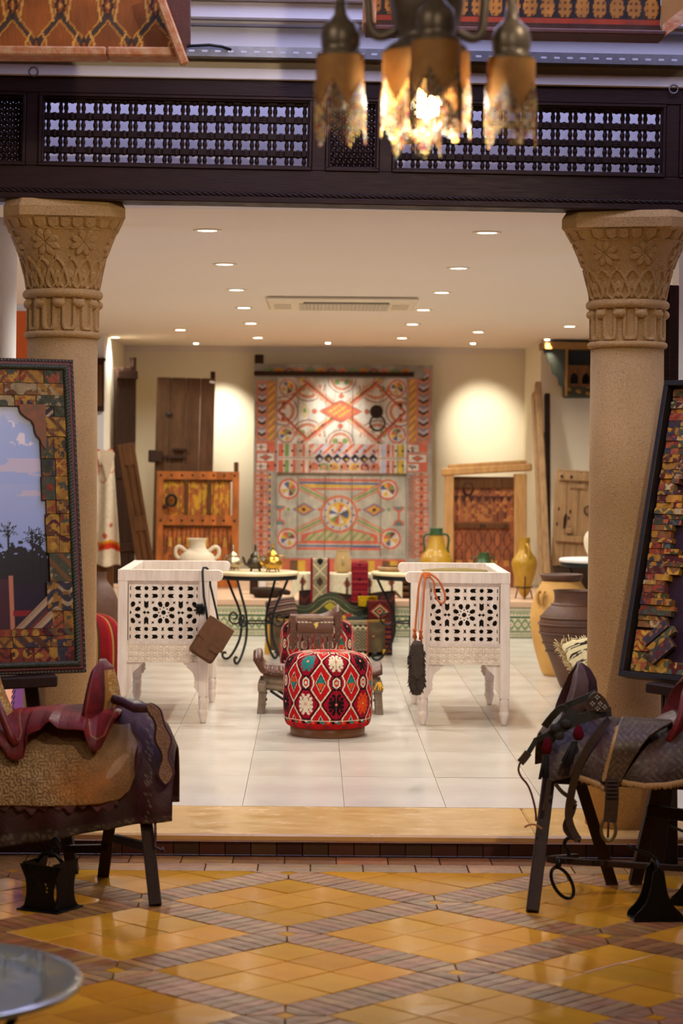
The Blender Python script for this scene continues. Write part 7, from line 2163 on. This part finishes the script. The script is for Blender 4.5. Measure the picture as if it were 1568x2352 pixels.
strap('girth_strap', [(1405, 1788, f - .02), (1405, 1820, f - .02), (1404, 1850, f - .015), (1400, 1888, f - .01)], 30, M['strap'], .012)
stt = MB()
for k in range(5): stt.box(-.02, .02, 0, .006, -.004, .004, .002, 0, Matrix.Translation(V(1406, 1796 + k * 9, f - .032) - so2))
stt.build('strap_buckles', M['iron'], sd2)
bz = V(1397, 1905, f - .01) - so2
MB().tube([(bz.x + .027 * math.cos(a) , bz.y, bz.z + .042 * math.sin(a)) for a in np.linspace(0, 2 * PI, 29)[:-1]], .006, 8, closed=True).build('bronze_buckle', mat('greenish_bronze', (112, 100, 62), .45, .4, 20, metal=.6, dark=(70, 66, 44)), sd2)
MB().tube([(bz.x, bz.y - .004, bz.z + .04), (bz.x - .003, bz.y - .006, bz.z - .03)], .004, 8).build('buckle_pin', M['iron'], sd2)
strap('stirrup_strap', [(1398, 1652, f + .10), (1376, 1680, f + .01), (1352, 1712, f - .015), (1330, 1755, f - .02), (1316, 1800, f - .015), (1308, 1840, f), (1304, 1875, f), (1312, 1905, f), (1328, 1930, f)], 17, M['strap'], .007)
strap('side_strap', [(1262, 1790, f), (1256, 1830, f - .0), (1250, 1862, f)], 9, M['strap'], .006)
strap('side_strap', [(1275, 1800, f - .01), (1290, 1820, f - .01), (1310, 1832, f), (1322, 1845, f)], 9, M['strap'], .006)
strap('loose_tongue', [(1244, 1903, f - .04), (1228, 1893, f - .04), (1214, 1894, f - .04), (1204, 1900, f - .04)], 6, mat('tan_thong', (150, 96, 60), .6), .006, up=(0, 0, 1))
strap('cheek_strap', [(1318, 1845, f + .03), (1312, 1870, f + .03), (1300, 1888, f + .03), (1298, 1905, f + .03), (1312, 1922, f + .02), (1326, 1926, f + .02)], 14, M['strap'], .01)
MB().tube([Vector(p) for p in chaikin([V(a, b, f + .03) - so2 for a, b in ((1332, 1932), (1312, 1924), (1300, 1926), (1294, 1940), (1304, 1952), (1306, 1966))], 2)], .007, 8).build('iron_hook', M['biron'], sd2)
# hoop stirrup hanging from the bar
h0 = V(1290, 1986, 8.0)
hp_ = thing('hoop_stirrup', 'thin black hoop stirrup hanging from the right trestle bar', 'stirrup', h0)
ct_ = V(1291, 2028, 8.0) - h0
hoop = []
for a in np.linspace(0, 2 * PI, 33)[:-1]:
    x, z = .038 * math.cos(a), .062 * math.sin(a)
    q = math.radians(24)
    hoop.append((ct_.x + x * math.cos(q) + z * math.sin(q) * -1 * -0.0 + z * math.sin(q) * -1, .012 * math.cos(a), ct_.z + z * math.cos(q) + x * math.sin(q) * .2))
MB().tube(hoop, .0065, 8, closed=True).build('hoop', M['biron'], hp_)
MB().tube([(-.008, 0, .026), (-.012, 0, .0), (-.02, 0, -.012)], .011, 8).build('hanger', M['biron'], hp_)
# flared iron stirrups at the right edge
for i, (px, py, rz, lb, sc_) in enumerate(((1508, 2118, .1, 'black flared iron stirrup standing on the floor at the right edge', 1.0), (1612, 2085, -.5, 'second flared iron stirrup partly cut by the right edge', 1.1))):
    q = F(px, py, 0)
    t = thing('flared_stirrup', lb, 'stirrup', (q.x, q.y + .05, 0), rz, group='flared iron stirrups')
    for sy in (-1, 1):
        PP = [tuple(p) for p in chaikin([(-.088, 0), (-.088, .022), (-.052, .055), (-.032, .10), (-.022, .165), (-.018, .185), (.018, .185), (.022, .165), (.032, .10), (.055, .055), (.092, .024), (.092, 0)], 2)]
        MB().prism(PP, .006, Matrix.Translation((0, sy * .05 + .003, 0)) @ Matrix.Rotation(PI / 2, 4, 'X')).build('side_plate', M['biron'], t)
    MB().box(-.088, .092, -.05, .05, 0, .006, .002).build('foot_plate', M['biron'], t)
    MB().tube([(0, -.05, .18), (0, -.03, .205), (0, 0, .212), (0, .03, .205), (0, .05, .18)], .009, 8).build('bow', M['biron'], t)
    MB().tube([(0, 0, .21), (-.02, -.02, .235), (-.09, -.03, .26), (-.11, -.03, .272)], .005, 6).build('hook', M['biron'], t)
    t.scale = (sc_, sc_, sc_)

# ------------------------------------------------------------------ framed pictures on easels
M['mosaic_block'] = M['oldpaint']
def lean_matrix(a, l):
    r = Vector((math.cos(a), math.sin(a), 0)); n = Vector((math.sin(a), -math.cos(a), 0))
    u = Vector((0, 0, 1)) * math.cos(l) - n * math.sin(l)
    y = u.cross(r)
    return Matrix((r, y, u)).transposed()
OLD = [(150, 60, 40), (186, 130, 44), (70, 74, 44), (110, 66, 40), (196, 170, 120), (90, 30, 32), (60, 58, 70), (140, 96, 50), (176, 90, 50), (84, 92, 70), (206, 156, 56), (196, 140, 44)]
MG = [.80]
def motif(seed):
    gn = MG[0]
    r = np.random.default_rng(seed)
    a, b, c3 = [np.array(OLD[k], float) for k in r.choice(len(OLD), 3, replace=False)]
    kind = int(r.integers(6)); f1 = r.uniform(50, 110); ph = r.uniform(0, 6)
    def fn(x, z):
        c = canvas(x.shape, a * 1.1 * gn)
        if kind == 0: m = (np.sin(x * f1 + ph) * np.sin(z * f1 + ph)) > .25
        elif kind == 1: m = np.abs(((x + z) * f1 * .25) % 1 - .5) < .18
        elif kind == 2: m = np.abs(np.abs(((x) * f1 * .2) % 1 - .5) - np.abs((z * f1 * .2) % 1 - .5)) < .12
        elif kind == 3: m = np.hypot(((x * f1 * .22) % 1) - .5, ((z * f1 * .22) % 1) - .5) < .34
        elif kind == 4: m = np.sin(z * f1 * 2 + 2 * np.sin(x * f1)) > .4
        else: m = fbm(x, z, f1 * .8, seed) > .55
        put(c, m, b * 1.15 * gn)
        m2 = fbm(x, z, f1 * .6, seed + 9) > .62
        put(c, m2, c3 * 1.1 * gn)
        return c * (.75 + .4 * fbm(x, z, 60, seed + 3))[..., None]
    return fn
def block(parent, x0, x1, z0, z1, y, th, seed, M_=None):
    o = painted_board('mosaic_block', x0, x1, z0, z1, y - th, th, .0035, motif(seed), M['oldpaint'], parent)
    return o
def rope_bar(name, a, b, r, mt, parent, turns):
    m = MB(); a, b = Vector(a), Vector(b); d = b - a
    ax = d.normalized(); u = Vector((0, 1, 0)); w_ = ax.cross(u)
    K = int(turns * 8)
    for s in range(2):
        m.tube([a + d * (k / K) + (u * math.cos(k * PI / 4 + s * PI) + w_ * math.sin(k * PI / 4 + s * PI)) * r * .5 for k in range(K + 1)], r * .75, 6)
    return m.build(name, mt, parent)
M['rope'] = mat('green_rope_moulding', (58, 62, 44), .55, .4, 30, dark=(30, 32, 26))
M['redbar'] = mat('dark_red_moulding', (104, 30, 30), .5, .3, 20, dark=(60, 18, 20))
M['blackwood'] = mat('black_painted_wood', (22, 19, 19), .5, .2, 20, dark=(40, 30, 28))
a, l = math.radians(25), math.radians(9)
HL = 1.275; WL = .95
P0 = V(199, 1544, 8.72)
fl_ = thing('framed_landscape', 'large mosaic-framed landscape picture of sky and palms on the left easel', 'picture', P0, rot=lean_matrix(a, l).to_euler())
def border(x0, x1, z0, z1, w_, y0, y1, mt, nm, parent):
    for q in ((x0, x1, z1 - w_, z1), (x0, x1, z0, z0 + w_), (x0, x0 + w_, z0 + w_, z1 - w_), (x1 - w_, x1, z0 + w_, z1 - w_)):
        MB().box(q[0], q[1], y0, y1, q[2], q[3], .002).build(nm, mt, parent)
border(-WL, 0, 0, HL, .014, 0, .04, M['blackwood'], 'outer_moulding', fl_)
border(-WL + .014, -.014, .014, HL - .014, .013, -.006, .04, M['redbar'], 'red_moulding', fl_)
dots = MB()
n_ = 62
for k in range(n_):
    z = .01 + (HL - .02) * k / n_
    dots.box(-.012, -.002, -.004, .002, z, z + .009, .002)
    x = -.01 - .9 * k / n_
    for zz_ in (.002, HL - .012): dots.box(x - .009, x, -.004, .002, zz_, zz_ + .010, .002)
dots.build('bead_inlay', mat('dark_bone_beads', (92, 70, 56), .5), fl_)
for q in (((-.036, -.004, .03), (-.036, -.004, HL - .03)), ((-WL + .03, -.004, HL - .036), (-.03, -.004, HL - .036)), ((-WL + .03, -.004, .036), (-.03, -.004, .036))):
    rope_bar('rope_moulding', *q, .011, M['rope'], fl_, 45)
def landscape(x, z):
    u = x; h = z / HL
    c = canvas(x.shape, (140, 160, 206))
    t = np.clip((h - .35) / .6, 0, 1)[..., None]
    c = np.array((158, 178, 226)) * (1 - t) + np.array((196, 202, 222)) * t
    mt_h = .76 + .05 * fbm(x, z * 0, 8, 71) + .03 * fbm(x, z * 0, 30, 72)
    m = (h < mt_h) & (h > .60); c[m] = np.array((166, 184, 226))
    sn = m & (fbm(x, z, 22, 73) > .60) & (h > mt_h - .07); put(c, sn, (236, 226, 230))
    cl = (fbm(x * .5, z * 2, 10, 74) > .48) & (h > .56) & (h < .68); c[cl] = np.array((206, 196, 212))
    tr = .36 + .05 * fbm(x, z * 0, 14, 75) + .035 * fbm(x, z * 0, 60, 76)
    put(c, (h < tr) & ((fbm(x, z, 60, 77) > .42) | (h < tr - .03)), (38, 36, 44))
    for px_, hh in ((-.20, .435), (-.17, .425), (-.30, .45), (-.40, .44), (-.55, .43)):
        put(c, seg(x, z, px_, .3 * HL, px_, hh * HL, .004), (36, 32, 38))
        an = np.arctan2(z - hh * HL, x - px_); rr_ = np.hypot(x - px_, z - hh * HL)
        put(c, (rr_ < .030 + .012 * np.sin(an * 7 + px_ * 90)) & (np.sin(17 * an + rr_ * 160) > -.2) & (z - hh * HL > -.026), (40, 44, 44))
    put(c, (h < .28), (44, 34, 50)); put(c, (x < -.30) & (h < .30) & (h > .08), (74, 40, 50)); put(c, (np.abs(x + .298) < .009) & (h < .31) & (h > .09), (196, 124, 96))
    put(c, (np.abs(h - .19) < .008) & (x > -.29) & (x < -.2), (140, 36, 44)); put(c, (h < .08), (40, 34, 56)); put(c, (np.abs(h - .085) < .004) & (fbm(x, z, 40, 78) > .5), (150, 140, 170))
    return c
painted_board('picture', -WL + .06, -.045, .045, HL - .045, .012, .012, .0045, landscape, mat('picture_print', (255, 255, 255), .25, attr=True), fl_)
sd_ = 100
z = .135
while z < HL - .15:                      # right hand column of painted blocks
    h = rng.uniform(.05, .13); h = min(h, HL - .15 - z + .001)
    wt = rng.uniform(.085, .115); sp = rng.uniform(.4, .6)
    if rng.random() < .65:
        block(fl_, -.046 - wt * sp, -.047, z, z + h - .002, .012, .016 + rng.uniform(0, .004), sd_); block(fl_, -.046 - wt, -.048 - wt * sp, z, z + h - .002, .012, .014 + rng.uniform(0, .004), sd_ + 1)
    else: block(fl_, -.046 - wt, -.047, z, z + h - .002, .012, .016 + rng.uniform(0, .004), sd_)
    sd_ += 2; z += h
for zz_, rows in ((HL - .046, ((.055), (.05), (.045))), (.046, ((.06), (.045), (.03)))):   # top and bottom rows
    top = zz_ > .5
    off = 0
    for hrow in rows:
        x = -.047
        while x > -WL + .10:
            w_ = rng.uniform(.07, .16)
            z0, z1 = (zz_ - off - hrow, zz_ - off - .002) if top else (zz_ + off, zz_ + off + hrow - .002)
            block(fl_, max(x - w_, -WL + .05), x - .002, z0, z1, .012, .015 + rng.uniform(0, .005), sd_); sd_ += 1; x -= w_
        off += hrow
MB().prism([tuple(p) for p in chaikin([(-.13, 0), (-.13, -.19), (-.15, -.165), (-.155, -.14), (-.175, -.12), (-.18, -.07), (-.215, -.05), (-.235, -.03), (-.24, 0)], 1)], .02, Matrix.Translation((0, .012, HL - .19)) @ Matrix.Rotation(PI / 2, 4, 'X')).build('corner_bracket', mat('orange_edged_bracket', (142, 78, 36), .6, .6, 25, dark=(80, 70, 36)), fl_)
U, Vv = np.meshgrid(np.linspace(0, 1, 50), np.linspace(0, 1, 50))
Pw = np.stack([-.125 - .17 * (1 - Vv) * (1 - U) - .0, np.full_like(U, -.004), .18 + .155 * Vv], -1)
cw = canvas(U.shape, (150, 110, 70)); k = np.floor((Vv + (1 - U) * (1 - Vv)) * 9).astype(int) % 4
cw = np.array([(170, 140, 110), (110, 50, 34), (60, 50, 66), (190, 160, 120)], float)[k]
grid('corner_wedge', Pw, M['oldpaint'], fl_, cw, solid=.016)
# easel
ez = thing('easel', 'dark wooden easel holding the landscape picture', 'easel', (V(0, 1570, 8.6).x, 8.62, 0))
o = ez.location
MB().bar(V(-170, 1577, 8.52) - o, V(130, 1562, 8.62) - o, .09, .045, .006).build('ledge_bar', M['stand'], ez)
MB().bar(V(72, 1575, 8.68) - o, Vector((V(110, 1750, 8.72).x, 8.90, .0)) - o, .055, .03, .004, (0, 1, 0)).build('leg', M['stand'], ez)
MB().bar(V(-150, 1575, 8.56) - o, Vector((V(-190, 1750, 8.6).x, 8.55, 0)) - o, .055, .03, .004, (0, 1, 0)).build('leg', M['stand'], ez)
MB().bar(V(-40, 1300, 8.92) - o, Vector((V(-20, 1750, 9.3).x, 8.86, 0)) - o, .05, .03, .004, (0, 1, 0)).build('rear_leg', M['stand'], ez)

MG[0] = .98
a, l = math.radians(-45), math.radians(14)
HR, WR = 1.235, .62
P1 = V(1433, 1556, 8.80)
fr_ = thing('framed_panel', 'black box-framed dark plum panel edged with painted mosaic strips, right easel', 'picture', P1, rot=lean_matrix(a, l).to_euler())
border(0, WR, 0, HR, .022, -.045, .03, M['blackwood'], 'box_frame', fr_)
painted_board('picture', .022, WR - .022, .022, HR - .022, .012, .012, .008, lambda x, z: (np.array((56, 38, 50)) * (1 - np.clip((z - .75) / .4, 0, 1)[..., None]) + np.array((206, 150, 170)) * np.clip((z - .75) / .4, 0, 1)[..., None] ** 1.5), mat('plum_glossy_print', (255, 255, 255), .2, attr=True), fr_)
z = .21; k = 0
while z < HR - .06:
    h = rng.uniform(.018, .034)
    wv_ = .13 + .035 * math.sin(k * .75) + rng.uniform(-.015, .02)
    cut = rng.uniform(.35, .65) * wv_
    block(fr_, .030, .030 + cut, z, z + h - .0015, .012, .016 + rng.uniform(0, .01), 400 + k * 2)
    block(fr_, .031 + cut, .030 + wv_, z, z + h - .0015, .012, .018 + rng.uniform(0, .012), 401 + k * 2)
    z += h; k += 1
for i, (x0, x1, z0, z1) in enumerate(((.030, .12, .03, .11), (.030, .10, .112, .20), (.122, .21, .03, .09), (.212, .30, .03, .08), (.302, .40, .03, .09), (.402, .5, .03, .08), (.101, .16, .112, .16), (.10, .2, HR - .16, HR - .06), (.2, .36, HR - .12, HR - .03), (.36, .5, HR - .11, HR - .03), (.03, .1, HR - .06, HR - .028))):
    block(fr_, x0, x1 - .002, z0, z1 - .002, .012, .016 + rng.uniform(0, .01), 700 + i)
for i, (x, z, q, w_, h) in enumerate(((.10, .13, 42, .13, .035), (.13, .105, 42, .14, .03), (.15, .06, 42, .12, .05))):
    o_ = painted_board('mosaic_block', 0, w_, 0, h, -.03, .02, .0035, motif(820 + i), M['oldpaint'], fr_); o_.location = (x, 0, z); o_.rotation_euler = (0, -math.radians(q), 0)
ez2 = thing('easel', 'dark wooden easel holding the black-framed panel', 'easel', (V(1600, 1580, 8.6).x, 8.62, 0))
o = ez2.location
MB().bar(V(1494, 1577, 8.62) - o, V(1720, 1612, 8.35) - o, .09, .04, .005).build('ledge_bar', M['stand'], ez2)
MB().bar(V(1552, 1590, 8.66) - o, Vector((V(1500, 1700, 8.72).x, 8.70, .0)) - o, .075, .035, .004, (0, 1, 0)).build('leg', M['stand'], ez2)
MB().bar(V(1535, 1560, 8.92) - o, Vector((V(1535, 1700, 8.9).x, 8.84, 0)) - o, .06, .035, .004, (0, 1, 0)).build('rear_leg', M['stand'], ez2)
MB().bar(V(1680, 1590, 8.4) - o, Vector((V(1720, 1700, 8.4).x, 8.45, 0)) - o, .075, .035, .004, (0, 1, 0)).build('leg', M['stand'], ez2)

# ------------------------------------------------------------------ small things behind the columns
def c_wool(u, v):
    c = canvas(u.shape, (232, 214, 166))
    m = (np.floor(v * 5) % 2 == 0) & (fbm(u * 3, v * 9, 3, 81) > .55); put(c, m, (50, 44, 40)); return c
q = V(1355, 1497, 10.6)
stq = thing('side_stool', 'small wooden stool behind the right column, under the cream cushion', 'stool', (q.x + .12, 10.62, STEP_Z))
zs_ = V(1355, 1530, 10.6).z - STEP_Z - .02
MB().lathe([(0, zs_ - .03), (.15, zs_ - .03), (.155, zs_ - .015), (.15, zs_), (0, zs_)], n=28).build('seat', M['brwood'], stq)
for k in range(3):
    a_ = 2 * PI * k / 3 + .4
    MB().tube([(.09 * math.cos(a_), .09 * math.sin(a_), zs_ - .03), (.13 * math.cos(a_), .13 * math.sin(a_), 0)], [.016, .012], 10).build('leg', M['brwood'], stq)
cw_ = cushion('wool_cushion', 'cream fringed wool cushion with black marks beside the right column', (q.x + .075, 10.52, STEP_Z + zs_ + .07), .20, .15, .055, M['textile'], (.60, -.12, .25), 'cushion', c_wool)
wf = MB()
for k in range(900):
    s = k / 900 * 4; e = int(s); t = (s % 1) * 2 - 1
    u, v = ((t, -1), (1, t), (-t, 1), (-1, -t))[e]
    p = Vector((u * .195, v * .145, 0)); d = Vector((u * (abs(u) > .98), v * (abs(v) > .98), 0)) * .018 + Vector((rng.normal() * .007, rng.normal() * .007, rng.normal() * .013 - .004))
    wf.tube([p, p + d], [.004, .0015], 3)
tag(wf.build('fringe', mat('cream_wool_fringe', (228, 206, 160), .9, .2, 60, dark=(190, 160, 110)), cw_), kind='stuff')
lp = V(62, 1600, 9.9)
ll = thing('leather_lamp', 'glowing peach leather floor lamp with black lacing behind the left easel', 'lamp', (lp.x, 9.95, STEP_Z), math.radians(-34))
th, t = np.meshgrid(np.linspace(0, 2 * PI, 96, endpoint=False), np.linspace(0, 1, 60))
R = .055 + .055 * np.sin(t * PI) ** .8
c = canvas(th.shape, (236, 166, 128)); put(c, (np.floor(th * 8 / (2 * PI)) % 4) == 2, (120, 70, 120))
lac = np.minimum(np.abs((th * 4 / (2 * PI) + .5) % 1 - .5 - .04 * np.sin(t * 60)), np.abs((th * 4 / (2 * PI) + .5) % 1 - .5 + .04 * np.sin(t * 60))) < .018
put(c, lac, (24, 16, 14))
mg = mat('glowing_goatskin', (255, 255, 255), .6, attr=True)
nt = mg.node_tree; nt.links.new(nt.nodes['Color Attribute'].outputs[0] if 'Color Attribute' in nt.nodes else [n for n in nt.nodes if n.type == 'VERTEX_COLOR'][0].outputs[0], nt.nodes['Principled BSDF'].inputs['Emission Color']); nt.nodes['Principled BSDF'].inputs['Emission Strength'].default_value = .7
grid('shade', np.stack([R * np.cos(th), R * np.sin(th), .12 + .5 * t], -1), mg, ll, c, closed_u=True)
MB().lathe([(.09, 0), (.09, .015), (.02, .03), (.018, .12), (.055, .122)], n=24).build('base', M['iron'], ll)
MB().lathe([(.056, .618), (.05, .63), (0, .632)], n=24).build('cap', M['iron'], ll)

# ------------------------------------------------------------------ glass table in the left foreground
def thin_glass(name, tint):
    m = bpy.data.materials.new(name); m.use_nodes = True; nt = m.node_tree; N = nt.nodes
    N.remove(N['Principled BSDF']); out = N['Material Output']
    t = N.new('ShaderNodeBsdfTransparent'); t.inputs[0].default_value = lin(tint)
    g_ = N.new('ShaderNodeBsdfGlossy'); g_.inputs['Roughness'].default_value = .015
    f_ = N.new('ShaderNodeFresnel'); f_.inputs[0].default_value = 1.9
    x = N.new('ShaderNodeMixShader')
    ge = N.new('ShaderNodeNewGeometry'); ms = N.new('ShaderNodeMath'); ms.operation = 'SUBTRACT'; ms.inputs[0].default_value = 1.0; mm_ = N.new('ShaderNodeMath'); mm_.operation = 'MULTIPLY'
    nt.links.new(ge.outputs['Backfacing'], ms.inputs[1]); nt.links.new(ms.outputs[0], mm_.inputs[0]); nt.links.new(f_.outputs[0], mm_.inputs[1])
    nt.links.new(mm_.outputs[0], x.inputs[0]); nt.links.new(t.outputs[0], x.inputs[1]); nt.links.new(g_.outputs[0], x.inputs[2]); df = N.new('ShaderNodeBsdfDiffuse'); df.inputs[0].default_value = lin((214, 220, 212)); x2 = N.new('ShaderNodeMixShader'); x2.inputs[0].default_value = .3  # pale diffuse mixed in, standing for the bright reflection on the glass
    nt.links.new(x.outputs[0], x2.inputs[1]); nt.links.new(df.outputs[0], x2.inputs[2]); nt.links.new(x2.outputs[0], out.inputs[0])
    return m
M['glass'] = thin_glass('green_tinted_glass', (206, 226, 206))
gt = thing('glass_table', 'round glass-topped low table at the bottom left corner', 'table', (-.925, 4.94, 0))
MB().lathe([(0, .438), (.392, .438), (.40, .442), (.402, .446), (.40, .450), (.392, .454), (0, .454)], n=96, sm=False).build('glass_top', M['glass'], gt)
MB().tube([(.33 * math.cos(a_) - .0, .33 * math.sin(a_), .43) for a_ in np.linspace(0, 2 * PI, 49)[:-1]], .008, 8, closed=True).build('support_ring', M['black'], gt)
MB().tube([(.402 * math.cos(a_), .402 * math.sin(a_), .446) for a_ in np.linspace(0, 2 * PI, 97)[:-1]], .0082, 8, closed=True).build('polished_rim', mat('green_glass_edge', (150, 176, 140), .15, trans=.5), gt)
for k in range(3):
    a_ = PI * .5 + 2 * PI * k / 3
    MB().tube([(.33 * math.cos(a_), .33 * math.sin(a_), .43), (.2 * math.cos(a_), .2 * math.sin(a_), .2), (.3 * math.cos(a_), .3 * math.sin(a_), 0)], .011, 8).build('leg', M['black'], gt)
